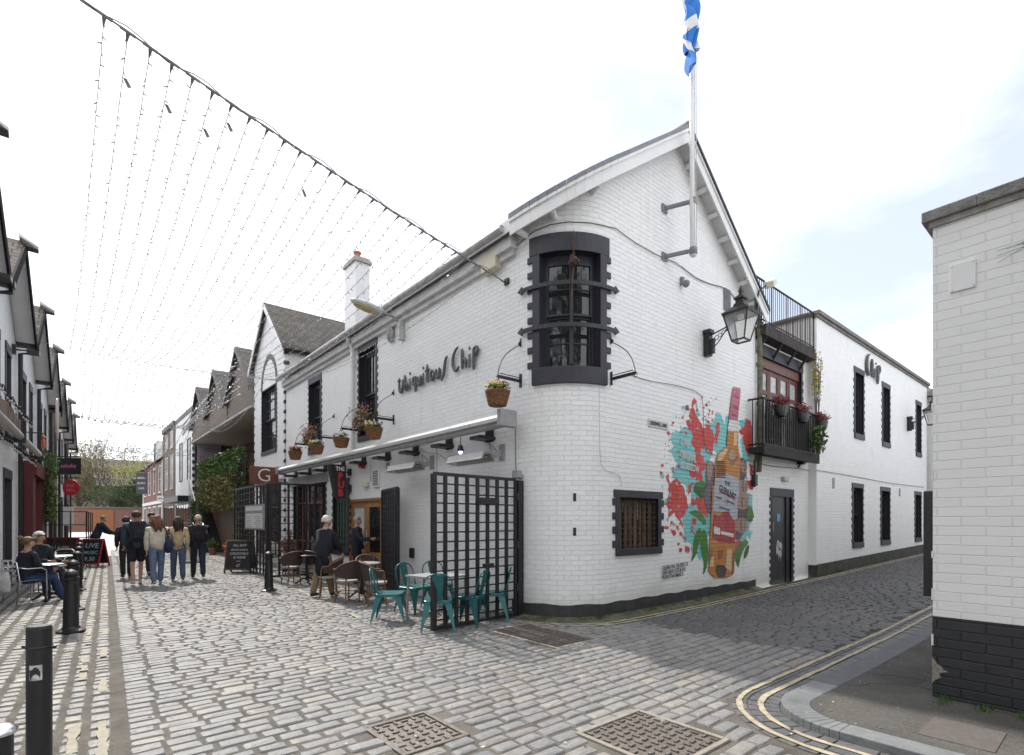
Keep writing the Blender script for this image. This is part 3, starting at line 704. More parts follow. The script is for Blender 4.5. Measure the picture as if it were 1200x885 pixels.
def board(mb, pts, h0, h1, t, off=0):
    for a, b2 in zip(pts[:-1], pts[1:]):
        d = Vector((b2[0] - a[0], b2[1] - a[1], 0)).normalized(); nrm = Vector((d.y, -d.x, 0)) if True else 0
        nrm = -nrm if nrm.dot(Vector((-1, -1, 0))) < 0 else nrm
        A = Vector((a[0], a[1], roofz(a[0]))) + nrm * off; B = Vector((b2[0], b2[1], roofz(b2[0]))) + nrm * off
        V = []
        for p in (A, B):
            for z in (h0, h1):
                for k in (0, t): V.append(p + nrm * k + Vector((0, 0, z)))
        mb.raw(V, [(0, 4, 6, 2), (1, 3, 7, 5), (0, 1, 5, 4), (2, 6, 7, 3), (0, 2, 3, 1), (4, 5, 7, 6)])
ver = o2[len(lin(0, S0, 3)) - 1:]
board(mb, ver, -.30, -.045, .025); board(mb, [(RIDX, 5.32), (11.98, 5.32)], -.30, -.045, .025)
board(mb, ver, -.10, -.045, .025, .027); board(mb, [(RIDX, 5.32), (11.98, 5.32)], -.10, -.045, .025, .027)
board(mb, [o2[0], (EAVX, PC[1])], -.22, -.02, .02)
mb.build('bargeboard', WHITEP, roof)
board(mc, ver, -.045, .035, .03, .027); mc.build('lead_edge', LEAD, roof)
mb = MB(); board(mb, [(RIDX, 5.30), (11.98, 5.30)], -.045, .02, .03, .027); mb.build('verge_strip', IRON, roof)
for i, k in enumerate([7.15, 7.55, 7.95, 8.3, 8.55] + [RIDX + .35 + j * .42 for j in range(7)]):
    mb = MB(); z = roofz(k) - .2
    mb.tube([(k, 5.62, z), (k, 5.345, z)], .055, 8); mb.build('purlin_end', WHITEP, roof)
for a in (3.25, 3.75, 4.35):
    mb = MB(); x, y = PC[0] + (PR + .0) * cos(a), PC[1] + (PR + .0) * sin(a); x2, y2 = PC[0] + (PR + .24) * cos(a), PC[1] + (PR + .24) * sin(a)
    mb.tube([(x, y, roofz(x2) - .27), (x2, y2, roofz(x2) - .27)], .05, 8); mb.build('purlin_end', WHITEP, roof)
# gutter on the street eave: half round, moulded fascia
mb = MB(); mb.tube([(5.50, 18.9, 6.42), (5.50, 6.75, 6.42)], .060, 10); mb.build('gutter', DIRTYG, roof)
mb = MB(); mb.bx(5.64, 5.80, 6.7, 18.9, 6.16, 6.34); mb.bx(5.72, 5.80, 6.75, 18.9, 6.06, 6.16)
mb.build('fascia_moulding', plain('off_white_fascia', (.58, .58, .57), .6, var=.15, scale=5), roof)
# plinth
mb = MB()
for a, b2 in ((S0 - .25, SEND),):
    ss = cuts(a, b2, [S0, S1], .15)
    for p, q in zip(ss[:-1], ss[1:]):
        zt = [.25 + .012 * sin(x * 9) for x in (p, q)]
        V = [pmf(p, .0, -.03), pmf(q, .0, -.03), pmf(q, .0, zt[1]), pmf(p, .0, zt[0]), pmf(p, .014, -.03), pmf(q, .014, -.03), pmf(q, .012, zt[1]), pmf(p, .012, zt[0])]
        mb.raw(V, [(4, 5, 6, 7), (7, 6, 2, 3)])
mb.build('plinth', PLINTH, pub, smooth=False)
# windows
def window(parent, W, f, cols, rows, sur=None, arc=False, d=-.13, split=.5, fm=NAVYP, inset=0.0, fw=.055, gm=GLASS):
    e = MB(); s0, s1, z0, z1 = W
    o = surround(parent, f, s0, s1, z0, z1, arc=arc, **(sur or {}))
    o.name = 'window'
    ORG[o] = ORG[parent]
    sash(o, f, s0 + inset, s1 - inset, z0, z1 - inset * 2, d=d, cols=cols, rows=rows, fw=fw, mat=fm, arc=arc, split=split, gm=gm)
    if inset:
        b = MB(); pbox(b, s0 - .01, s0 + inset, z0, z1, d - .06, d - .01, f=f, arc=False); pbox(b, s1 - inset, s1 + .01, z0, z1, d - .06, d - .01, f=f, arc=False); pbox(b, s0, s1, z1 - inset * 2, z1 + .01, d - .06, d - .01, f=f, arc=arc)
        b.build('blind_frame', fm, o)
    return o
wc = window(pub, WC, pmf, 2, (2, 2), dict(lw=.13, lh=.30, sill=.27, tw=.10, th=.10, pitch=.245, d=.035), arc=True, inset=.06, fw=.035)
# strap bars with arrowhead ends, and the hanging chain
for z in (5.38, 4.71):
    mb = MB(); a, b2 = S0 + PR * radians(3), S0 + PR * radians(94)
    ss = lin(a, b2, .08)
    for p, q in zip(ss[:-1], ss[1:]): pbox(mb, p, q, z - .035, z + .035, .05, .068, arc=False)
    for e, sg in ((a, -1), (b2, 1)):
        V = [pmf(e, .07, z - .07), pmf(e + sg * .10, .07, z), pmf(e, .07, z + .07), pmf(e - sg * .05, .07, z), pmf(e, .045, z - .07), pmf(e + sg * .10, .045, z), pmf(e, .045, z + .07), pmf(e - sg * .05, .045, z)]
        mb.raw(V, [(0, 1, 2, 3), (0, 4, 5, 1), (1, 5, 6, 2), (2, 6, 7, 3), (3, 7, 4, 0), (7, 6, 5, 4)])
    mb.build('security_bar', NAVYP, wc, bevel=.004)
mb = MB(); sm = S0 + PR * radians(50); pbox(mb, sm - .025, sm + .025, 4.1, 5.85, -.04, .0, arc=False); mb.build('mullion', NAVYP, wc)
t = thing('hanging_chain', 'rusty chain and hook hanging in front of the rounded corner window', 'chain', P3(sm + .02, 6.15, .1))
mb = MB()
for i in range(9):
    z = 6.15 - i * .048; p = P3(sm + .02, z, .09)
    ring = [p + Vector((.012 * cos(a) * (1 if i % 2 else .5), .012 * cos(a) * (-1 if i % 2 else .5), .032 * sin(a))) for a in [2 * pi * j / 8 for j in range(9)]]
    mb.tube(ring, .006, 5, cap=False)
mb.build('chain', RUST, t)
mb = MB(); mb.ell(P3(sm + .02, 5.68, .1), (.09, .09, .06), 10, 6, jit=.25); mb.tube([P3(sm + .02, 5.66, .1), P3(sm, 5.3, .08), P3(sm, 4.95, .06)], .012, 6); mb.build('bracket', RUST, t)
for W in (W1, W2):
    window(pub, W, pmf, 2, (1, 1), dict(lw=.06, lh=.20, sill=.14, tw=.06, th=.10, pitch=.19), inset=.04)
wl = window(pub, WL_, pmf, 2, (1, 1), dict(lw=.10, lh=.13, sill=.12, tw=.08, th=.12, pitch=.235), d=-.16)
mb = MB(); s0, s1, z0, z1 = WL_
for i in range(13): s = s0 + .04 + (s1 - s0 - .08) * i / 12; mb.tube([P3(s, z0, -.05), P3(s, z1, -.05)], .008, 6)
for i in range(9): z = z0 + .05 + (z1 - z0 - .1) * i / 8; mb.tube([P3(s0, z, -.04), P3(s1, z, -.04)], .006, 6)
mb.build('window_grille', RUST, wl)
mb = MB()
for i in range(8): s = s0 + .06 + (s1 - s0 - .12) * i / 7; pbox(mb, s - .035, s + .035, z0, z1 - .05, -.15, -.13, arc=False)
mb.build('timber_bars', plain('aged_timber', (.16, .11, .065), .7, var=.4), wl)
# chimney
cb = onX(419, 377, 8.3)

mb = MB(); p0 = onX(404, 380, 8.45); p1 = onX(435, 380, 7.9)
zt = onX(419, 300, 8.2).z
cy0, cy1 = p1.y, p0.y
def bbox_uv(mb, x0, x1, y0, y1, z0, z1, m=0):
    mb.face([(x0, y1, z0), (x0, y0, z0), (x0, y0, z1), (x0, y1, z1)], m, [(-y1, z0), (-y0, z0), (-y0, z1), (-y1, z1)])
    mb.face([(x0, y0, z0), (x1, y0, z0), (x1, y0, z1), (x0, y0, z1)], m, [(x0, z0), (x1, z0), (x1, z1), (x0, z1)])
    mb.face([(x1, y0, z0), (x1, y1, z0), (x1, y1, z1), (x1, y0, z1)], m, [(y0, z0), (y1, z0), (y1, z1), (y0, z1)])
    mb.face([(x1, y1, z0), (x0, y1, z0), (x0, y1, z1), (x1, y1, z1)], m, [(-x1, z0), (-x0, z0), (-x0, z1), (-x1, z1)])
    mb.face([(x0, y0, z1), (x1, y0, z1), (x1, y1, z1), (x0, y1, z1)], m, [(x0, y0), (x1, y0), (x1, y1), (x0, y1)])
    mb.face([(x0, y1, z0), (x1, y1, z0), (x1, y0, z0), (x0, y0, z0)], m, [(x0, y1), (x1, y1), (x1, y0), (x0, y0)])
cw, cd_, cy0, zt = .50, .85, 16.35, 10.12
mb = MB(); cx0 = 7.25; bbox_uv(mb, cx0, cx0 + cw, cy0 + .15, cy0 + .15 + min(1.0, cd_), 6.8, zt)
chim = mb.build('chimney', WHITE, pub)
mb = MB(); yy0, yy1 = cy0 + .15, cy0 + .15 + min(1.0, cd_)
mb.bx(cx0 - .06, cx0 + cw + .06, yy0 - .06, yy1 + .06, zt, zt + .1); mb.bx(cx0 - .02, cx0 + cw + .02, yy0 - .02, yy1 + .02, zt + .1, zt + .18)
mb.build('chimney_cap', plain('old_cap', (.38, .35, .33), .9, var=.4, scale=8), chim)
mb = MB(); mb.lathe((cx0 + cw / 2, (yy0 + yy1) / 2, zt + .18), [(.13, 0), (.13, .05), (.10, .07), (.10, .26), (.13, .28), (.13, .33), (.09, .33)], 12)
mb.build('chimney_pot', plain('clay_pot', (.42, .16, .10), .8), chim)
# ================= PUB FITTINGS =================
def text(name, body, size, org, right, up, mat, parent=None, ext=.004, sx=1.0, bold=0.0, align='LEFT', space=1.0, line=1.0):
    cu = bpy.data.curves.new('t', 'FONT'); cu.body = body; cu.size = size; cu.extrude = ext / 2; cu.offset = bold; cu.align_x = align; cu.space_character = space; cu.space_line = line; cu.resolution_u = 3
    ob = bpy.data.objects.new('t', cu); COL.objects.link(ob); bpy.context.view_layer.update()
    me = bpy.data.meshes.new_from_object(ob.evaluated_get(bpy.context.evaluated_depsgraph_get()))
    bpy.data.objects.remove(ob); bpy.data.curves.remove(cu)
    r = Vector(right).normalized(); u = Vector(up).normalized(); n = r.cross(u); off = ORG.get(parent, Vector((0, 0, 0))) if parent else Vector((0, 0, 0))
    M = Matrix(((r.x * sx, u.x, n.x, 0), (r.y * sx, u.y, n.y, 0), (r.z * sx, u.z, n.z, 0), (0, 0, 0, 1)))
    me.transform(M); me.transform(Matrix.Translation(Vector(org) - off)); me.materials.clear(); me.materials.append(mat)
    o = bpy.data.objects.new(name, me); COL.objects.link(o); o.name = name
    if parent: o.parent = parent; ORG[o] = off
    return o
UP = Vector((0, 0, 1)); FR = Vector((0, -1, 0)); MR = Vector((1, 0, 0))   # "right" along the street face / the lane face
# --- awning cassette
t = thing('awning_cassette', 'long closed grey and white awning box running along the pub wall above the door', 'awning', (5.45, 12.3, 3.2))
mb = MB(); V = []; prof = [(5.62, 3.36), (5.50, 3.37), (5.38, 3.33), (5.33, 3.27), (5.35, 3.22), (5.62, 3.22)]
def sweep_y(mb, prof, y0, y1, m=0):
    n = len(prof); mb.raw([(x, y0, z) for x, z in prof] + [(x, y1, z) for x, z in prof], [(i, i + n, (i + 1) % n + n, (i + 1) % n) for i in range(n)] + [tuple(range(n)), tuple(range(2 * n - 1, n - 1, -1))], m)
sweep_y(mb, prof, 6.62, 18.25); mb.build('hood', WHITEP, t)
mb = MB(); mb.tube([(5.46, 6.64, 3.18), (5.46, 18.2, 3.18)], .06, 10); mb.build('roller', GREYP, t, smooth=True)
mb = MB(); mb.bx(5.28, 5.62, 6.50, 6.62, 3.11, 3.39); mb.build('end_cap', GREYP, t, bevel=.02)
mb = MB(); mb.bx(5.28, 5.62, 18.25, 18.33, 3.11, 3.39); mb.build('end_cap', GREYP, t, bevel=.02)
for y in (7.3, 8.6, 9.9, 11.2, 12.5, 13.8, 15.1, 16.4, 17.7):
    mb = MB(); mb.bx(5.45, 5.80, y, y + .3, 3.02, 3.08); mb.bx(5.76, 5.80, y + .05, y + .25, 3.0, 3.3); mb.build('bracket', BLACKP, t)
# --- lettering of the pub name: bent metal strokes
GL = {  # strokes in a unit box (x 0..w, y 0..1), dotted strokes marked 'd'
 'U': (.62, [[(.05, 1), (.0, .55), (.08, .1), (.25, .0), (.42, .15), (.52, .5), (.5, .82)], [(-.12, .78), (.16, .84)]]),
 'b': (.48, [[(.05, 1.05), (.05, .05)], [(.05, .1), (.28, .02), (.38, .22), (.28, .45), (.08, .38)]]),
 'i': (.28, 'd'), 'q': (.46, [[(.36, .62), (.15, .66), (.04, .45), (.1, .22), (.3, .2), (.36, .35)], [(.37, .7), (.36, -.3)]]),
 'u': (.5, [[(.06, .62), (.06, .2), (.2, .04), (.36, .16), (.40, .62)], [(.41, .62), (.41, .0)]]),
 't': (.4, [[(.16, 1.12), (.16, .15), (.3, .0)], [(-.05, .72), (.38, .8)]]),
 'o': (.46, [[(.2, .66), (.04, .45), (.06, .16), (.22, .02), (.38, .18), (.38, .48), (.2, .66)]]),
 's': (.62, [[(.62, 1.1), (.42, .92), (.34, .55), (.26, .1), (.02, -.22)]]),
 'C': (.85, [[(.62, 1.35), (.3, 1.2), (.08, .8), (.1, .35), (.32, .05), (.6, .08), (.7, .25)]]),
 'h': (.52, [[(.04, 1.15), (.06, 0)], [(.06, .4), (.25, .56), (.38, .4), (.40, 0)]]),
 'p': (.5, [[(.06, .95), (.06, -.25)], [(.06, .85), (.3, .98), (.42, .75), (.3, .48), (.08, .5)]])}
LM = plain('cut_steel_letters', (.10, .11, .115), .5, metal=.3, var=.5, scale=30)
def lettering(parent, word, org, right, H, Wd, d, nrm, name='letter'):
    x = 0; tot = sum(GL[c][0] + .12 for c in word if c != ' ') + .35 * word.count(' ')
    k = Wd / tot; off = nrm * d
    for c in word:
        if c == ' ': x += .35; continue
        w_, st = GL[c]; mb = MB()
        def Q(a, b2): return org + right * ((x + a) * k) + UP * (b2 * H) + off
        if st == 'd':
            for q in range(9):
                zz = -.05 + q * .085
                mb.bar(Q(-.02, zz), Q(.2, zz + .04), .016, .05 * H * .8, UP)
            mb.ell(Q(.1, 1.0), (.02, .03, .035), 8, 5)
        else:
            for s_ in st:
                pts = [Q(*p) for p in s_]
                # smooth
                for _ in range(2):
                    np_ = [pts[0]]
                    for a, b2 in zip(pts[:-1], pts[1:]): np_ += [a * .75 + b2 * .25, a * .25 + b2 * .75]
                    pts = np_ + [pts[-1]]
                n = len(pts)
                mb.tube(pts, [H * (.045 + .055 * sin(pi * min(1, max(0, i / (n - 1))))) for i in range(n)], 6)
        o = mb.build(name, LM, parent)
        for b2 in (x + w_ * .3,):
            pass
        x += w_ + .12
a = onX(470, 468, 5.8); b2 = onX(565, 444, 5.8)
t = thing('pub_name_letters', 'dark cut metal letters reading Ubiquitous Chip on the long white street wall', 'sign', (a.x - .05, a.y, a.z), 'metal pub lettering')
lettering(t, 'Ubiquitous Chip', Vector((5.8, a.y, 4.47)), FR, .34, a.y - b2.y, .05, Vector((-1, 0, 0)))
a = onY(1013, 437, 5.4); b2 = onY(1030, 447, 5.4)
t = thing('wing_name_letters', 'dark cut metal letters reading Chip high on the white lane wing', 'sign', (a.x, 5.35, a.z), 'metal pub lettering')
lettering(t, 'Chip', Vector((a.x, 5.4, a.z - .05)), MR, .50, (b2.x - a.x), .05, Vector((0, -1, 0)))
# --- hanging baskets and their brackets
BASK = plain('wicker_basket', (.22, .10, .045), .85, var=.45, scale=30, bump=.8)
def bracket(lab, M, out, right, z=3.92, L_=.5):
    t = thing('basket_bracket', lab, 'bracket', (M.x, M.y, z), 'black basket brackets on the pub walls')
    tip = Vector((M.x, M.y, z)) + out * L_; mb = MB(); m0 = Vector((M.x, M.y, z))
    mb.bar(m0, tip, .022, .05); mb.bar(m0 + UP * .055, tip + UP * .055 - out * .05, .012, .012); mb.bar(m0 - UP * .1 + out * .01, m0 + UP * .12 + out * .01, .05, .02)
    pts = [tip + out * (.03 * cos(a_)) + UP * (.035 * sin(a_) - .03) for a_ in [i * .5 for i in range(12)]]
    mb.tube(pts, .008, 6); mb.build('arm', IRON, t)
    mb = MB(); top = m0 + UP * .62
    pts = [tip + (top - tip) * (i / 10) + (out + UP * .3) * (.11 * sin(pi * i / 10)) for i in range(11)]
    mb.tube(pts, .008, 6); mb.bar(top - UP * .04, top + UP * .09, .03, .02); mb.ell(top + out * .03, (.025, .025, .04), 6, 5)
    mb.build('stay_rod', IRON, t)
    return tip
def basket(lab, tip, cols, size=.19, tall=.10, n=170):
    t = thing('hanging_basket', lab, 'hanging basket', (tip.x, tip.y, tip.z - .5), 'wicker flower baskets along the pub wall')
    c = Vector((tip.x, tip.y, tip.z - .49)); mb = MB()
    prof = [(.10, 0), (.14, .01)] + [(.14 + .052 * (i / 8) + (.006 if i % 2 else 0), .01 + .24 * i / 8) for i in range(1, 9)] + [(.16, .25)]
    mb.lathe(c, [(r_ * size / .19, z_) for r_, z_ in prof], 18)
    for i in range(18):
        a_ = 2 * pi * i / 18; mb.bar(c + Vector((.145 * cos(a_), .145 * sin(a_), .02)) * (size / .19), c + Vector((.205 * cos(a_) * size / .19, .205 * sin(a_) * size / .19, .25)), .012, .006)
    mb.build('basket', BASK, t)
    mb = MB()
    for i in range(3): a_ = 2.1 * i; mb.tube([c + Vector((.18 * cos(a_), .18 * sin(a_), .25)), Vector((tip.x, tip.y, tip.z - .02))], .004, 4)
    mb.build('chain', IRON, t)
    rg = random.Random(int(tip.y * 100)); mb = MB(); mb.leaves(c + UP * .29, (size * 1.12, size * 1.12, tall), n * 2, .035, rng=rg, shell=.1); mb.build('foliage', LEAF, t)
    mb = MB()
    for k in range(n // 2):
        a_ = rg.uniform(0, 2 * pi); q = rg.uniform(.2, 1.15) * size; p = c + Vector((q * cos(a_), q * sin(a_), .30 + rg.uniform(0, tall * .9)))
        mi = cols[int((a_ / 2 / pi * 3 + rg.random() * 1.2)) % len(cols)]
        for j in range(3): mb.leaf(p + Vector((rg.gauss(0, .008), rg.gauss(0, .008), rg.gauss(0, .008))), .026, mi, rg)
    mb.build('flower_heads', [FL_R, FL_Y, FL_P, FL_W, FL_K], t)
def tipx(px): return onX(px, 500, 5.3)
bl = ['beside the corner window', 'just right of the larger upper street window', 'between the two upper street windows', 'just right of the smaller upper street window', 'at the far end of the street wall']
fl = ['with red, yellow and purple flowers', 'with yellow and purple flowers', 'with mostly green foliage', 'with yellow and white flowers', 'with small brownish pink flowers']
cs = [[0, 1, 1, 2], [1, 1, 3, 2], [3], [1, 1, 3, 3], [4, 4, 0]]
for i, px in enumerate((586, 438, 400, 371, 346)):
    q = tipx(px)
    if i == 0: q = Vector((5.3, 6.62, 0))
    tp = bracket('black iron basket bracket ' + bl[i], Vector((5.8, q.y, 0)), Vector((-1, 0, 0)), FR)
    basket('wicker hanging basket ' + fl[i] + ' ' + bl[i], tp, cs[i], n=170 if i != 2 else 60)
bracket('empty black iron basket bracket on the lane side of the corner window', Vector((6.84, 5.57, 0)), Vector((0, -1, 0)), MR)
def trough(lab, s, z, wd, cols, seed):
    t = thing('window_box', lab, 'window box', P3(s, z, .15), 'flower boxes under the upper street windows'); rg = random.Random(seed)
    mb = MB(); pbox(mb, s - wd / 2, s + wd / 2, z, z + .18, .02, .22, arc=False); mb.build('box', IRON, t)
    mb = MB(); c = P3(s, z + .28, .14); mb.leaves(c, (.20, wd * .6, .22), 620, .04, rng=rg, drop=.3, shell=.2); mb.build('foliage', LEAFO, t)
    mb = MB()
    for k in range(150):
        p = c + Vector((rg.uniform(-.22, .12), rg.uniform(-1, 1) * wd * .6, rg.uniform(-.35, .24)))
        for j in range(3): mb.leaf(p + Vector((rg.gauss(0, .01),) * 3), .03, cols[int(rg.random() * len(cols))], rg)
    mb.build('flower_heads', [FL_R, FL_Y, FL_P, FL_W, FL_K], t)
trough('window box of pink, red and cream flowers trailing below the larger upper window', (W1[0] + W1[1]) / 2, 3.96, .8, [4, 4, 3, 3, 1, 0], 3)
trough('window box of red and cream flowers trailing below the smaller upper window', (W2[0] + W2[1]) / 2, 3.96, .7, [0, 4, 1, 3], 4)
# --- doorway and ground floor openings
def leafdoor(y0, y1, pm_, nm):
    mb = MB(); x0, x1 = 5.86, 5.91; z1 = DOOR[3] - .06
    mb.bx(x0, x1, y0, y0 + .14, 0.02, z1); mb.bx(x0, x1, y1 - .14, y1, 0.02, z1); mb.bx(x0, x1, y0 + .14, y1 - .14, z1 - .16, z1); mb.bx(x0, x1, y0 + .14, y1 - .14, .02, .25); mb.bx(x0, x1, y0 + .14, y1 - .14, .62, .80)
    mb.bx(x0 + .012, x1 - .01, y0 + .14, y1 - .14, .25, .62)
    o = mb.build('door', WOOD, pub, bevel=.006)
    mb = MB(); mb.bx(5.88, 5.89, y0 + .14, y1 - .14, .80, z1 - .16); mb.build('pane', pm_, o)
    mb = MB(); yh = y0 + .09 if nm else y1 - .09; mb.tube([(5.82, yh, 1.0), (5.82, yh, 1.35)], .012, 6); mb.build('handle', STEEL, o)
dy0, dy1 = 18.9 - DOOR[1], 18.9 - DOOR[0]; dm = (dy0 + dy1) / 2
leafdoor(dy0 + .05, dm, GLASS, 0); leafdoor(dm + .01, dy1 - .05, plain('bright_lobby_glass', (.55, .56, .56), .15), 1)  # far leaf: brightness of the lobby inside is put into the pane colour
mb = MB(); z1 = DOOR[3]; mb.bx(5.80, 5.93, dy0 - .0, dy0 + .05, 0, z1); mb.bx(5.80, 5.93, dy1 - .05, dy1, 0, z1); mb.bx(5.80, 5.93, dy0 + .05, dy1 - .05, z1 - .06, z1); mb.build('door_frame', WOOD, pub)
sfx = dict(lw=.07, lh=.12, sill=.1, tw=.06, th=.1, pitch=.19)
wt = surround(pub, pmf, TILE[0], TILE[1], TILE[2], TILE[3], **sfx); wt.name = 'window'
mb = MB(); s0, s1, z0, z1 = TILE
pbox(mb, s0, s1, z0, z1, -.10, -.08, arc=False); mb.build('pane', GLASSL, wt)
mb = MB()
for i in range(6): s = s0 + (s1 - s0) * i / 5; pbox(mb, s - .012, s + .012, z0, z1, -.08, -.06, arc=False)
for i in range(11): z = z0 + (z1 - z0) * i / 10; pbox(mb, s0, s1, z - .01, z + .01, -.08, -.062, arc=False)
mb.build('glazing_bars', IRON, wt)
wb = surround(pub, pmf, BAR[0], BAR[1], BAR[2], BAR[3], **sfx); wb.name = 'shopfront'
mb = MB(); s0, s1, z0, z1 = BAR
for i in range(6): s = s0 + (s1 - s0) * i / 5; pbox(mb, s - .035, s + .035, z0, z1, -.16, -.08, arc=False)
for z in (z0 + .03, .95, 2.15, z1 - .03): pbox(mb, s0, s1, z - .03, z + .03, -.15, -.09, arc=False)
mb.build('frame', DARKWOOD, wb)
mb = MB(); pbox(mb, s0, s1, z0, z1, -.13, -.12, arc=False); mb.build('pane', GLASS, wb)
mb = MB(); q0 = sF(340, 565); q1 = sF(385, 560); pbox(mb, q0[0], q1[0], 2.72, 3.0, 0, .06, arc=False); mb.build('fascia_board', GREYP, pub)
# --- downpipe, boxes, vents
t = thing('downpipe', 'white painted downpipe between the two upper street windows', 'drainpipe', (5.74, 12.4, 0)); y = onX(414, 470, 5.74).y
mb = MB(); mb.tube([(5.55, y, 6.40), (5.66, y, 6.2), (5.72, y, 6.05), (5.72, y, 3.42)], .055, 10)
for z in (5.6, 4.3): mb.tube([(5.72, y, z), (5.72, y, z + .08)], .07, 10)
mb.build('pipe', WHITEP, t)
mb = MB(); mb.box((5.66, y, 6.28), (.16, .2, .16)); mb.build('hopper', DIRTYG, t)
def wallbox(name, lab, cat, px, py, w_, h_, dp, mat, plane='F', group=None, extra=None, y5=5.57):
    if plane == 'F': p = onX(px, py, 5.8); c = Vector((5.8 - dp / 2 - .001, p.y, p.z)); dim = (dp, w_, h_)
    elif plane == 'M': p = onY(px, py, y5); c = Vector((p.x, y5 - dp / 2 - .001, p.z)); dim = (w_, dp, h_)
    t = thing(name, lab, cat, c, group); mb = MB(); mb.box(c, dim); mb.build('housing', mat, t, bevel=min(.012, dp * .3))
    if extra: extra(t, c, dim)
    return t, c
wallbox('alarm_box', 'cream box high on the pub wall under the eave by the corner', 'alarm box', 580, 310, .42, .30, .16, CREAM)
def bell(t, c, d): mb = MB(); mb.lathe((0, 0, 0), [(.0, 0), (.05, .01), (.07, .05)], 12); o = mb.build('bell', FL_R, t, world=False); o.rotation_euler = (0, -pi / 2, 0); o.location = (-.05, 0, -.02)
wallbox('alarm_bell', 'small dark red alarm bell beside the pub sign', 'alarm', 427, 545, .14, .18, .07, plain('dull_red', (.20, .04, .03), .5), extra=bell)
def slats(t, c, d):
    mb = MB()
    for i in range(9): mb.box((c.x - .02, c.y, c.z - d[2] / 2 + .05 + i * (d[2] - .1) / 8), (.03, d[1] * .9, .016), tilt=('Y', .6))
    mb.build('louvre', BLACKP, t)
wallbox('vent_grille', 'white louvred vent grille above the pub door', 'vent', 442, 561, .30, .42, .05, WHITEP, extra=slats)
wallbox('socket_box', 'small cream junction box left of the louvred vent', 'junction box', 430, 568, .30, .12, .08, CREAM)
t, c = wallbox('fire_sign', 'small white sign with red letters above the pub door', 'sign', 456, 547, .30, .22, .012, WHITEP)
text('lettering', 'FIRE\nEXIT', .10, (c.x - .008, c.y + .12, c.z + .02), FR, UP, FL_R, t, bold=.002, line=.9)
wallbox('key_box', 'black key safe on the wall beside the open lattice panel', 'key box', 484, 648, .15, .22, .06, BLACKP)
wallbox('junction_box', 'grey junction box at the corner end of the awning', 'junction box', 608, 556, .16, .13, .09, GREYP)
wallbox('air_vent', 'upper of two small black wall vents beside the rounded corner', 'vent', 655, 595, .05, .13, .012, BLACKP, 'M', group=None, y5=5.585)
wallbox('air_vent', 'lower of two small black wall vents beside the rounded corner', 'vent', 655, 635, .05, .13, .012, BLACKP, 'M', y5=5.585)
for o in bpy.data.objects:
    if o.name.startswith('air_vent'): o.location = P3(S0 + PR * .92, 1.97 if o.name == 'air_vent' else 1.42, .004); 
# orient the two vents with the curve
for o in bpy.data.objects:
    if o.name.startswith('air_vent'): o.rotation_euler = (0, 0, .92 - pi / 2)
# --- patio heaters
def heater(lab, y0, y1, z):
    t = thing('patio_heater', lab, 'heater', (5.5, (y0 + y1) / 2, z), 'wall heaters under the awning')
    mb = MB(); prof = [(5.30, z - .02), (5.36, z + .10), (5.52, z + .12), (5.60, z - .04), (5.57, z - .05), (5.50, z + .07), (5.38, z + .06), (5.33, z - .03)]
    V = [(x, y0, zz) for x, zz in prof] + [(x, y1, zz) for x, zz in prof]; n = 8
    mb.raw(V, [(i, i + n, (i + 1) % n + n, (i + 1) % n) for i in range(n)] + [(0, 1, 6, 7), (1, 2, 5, 6), (2, 3, 4, 5), (8, 15, 14, 9), (9, 14, 13, 10), (10, 13, 12, 11)])
    mb.build('reflector', plain('heater_grey', (.27, .27, .26), .4, metal=.5) if 'heater_grey' not in MATS else MATS['heater_grey'], t)
    mb = MB()
    for i in range(14): y = y0 + .03 + (y1 - y0 - .06) * i / 13; mb.tube([(5.31, y, z - .035), (5.59, y, z - .055)], .004, 4)
    for x in (5.38, 5.45, 5.52): mb.tube([(x, y0, z - .045), (x, y1, z - .045)], .004, 4)
    mb.tube([(5.45, y0 + .05, z + .02), (5.45, y1 - .05, z + .02)], .012, 8); mb.build('guard', STEEL, t)
    mb = MB(); mb.bar((5.55, y0 + .05, z + .04), (5.78, y0 + .05, z + .12), .04, .10); mb.bx(5.77, 5.80, y0 - .03, y0 + .11, z - .02, z + .26); mb.build('mounting_arm', GREYP, t)
    mb = MB(); mb.tube([(5.62, y0 + .1, z + .08), (5.66, y0 + .25, z + .3), (5.75, y0 + .2, z + .2), (5.79, y0 + .1, z + .1)], .006, 5); mb.build('cable', IRON, t)
heater('grey bar heater nearer the rounded corner, under the awning', 7.06, 8.14, 2.66)
heater('grey bar heater nearer the pub door, under the awning', 9.35, 10.5, 2.68)
# --- violet lamp
t = thing('pendant_lamp', 'small hanging lamp glowing violet under the awning', 'lamp', (5.5, 7.95, 3.1)); 
mb = MB(); mb.tube([(5.5, 7.95, 3.12), (5.5, 7.95, 2.98)], .008, 6); mb.lathe((5.5, 7.95, 2.86), [(.055, 0), (.06, .04), (.04, .10), (.02, .12)], 12); mb.build('lamp_holder', IRON, t)
m, nt, b = newmat('violet_bulb'); b.inputs['Emission Color'].default_value = (.45, .35, 1, 1); b.inputs['Emission Strength'].default_value = 6.0
mb = MB(); mb.ell((5.5, 7.95, 2.85), (.035, .035, .04), 10, 8); mb.build('bulb', m, t, smooth=True)
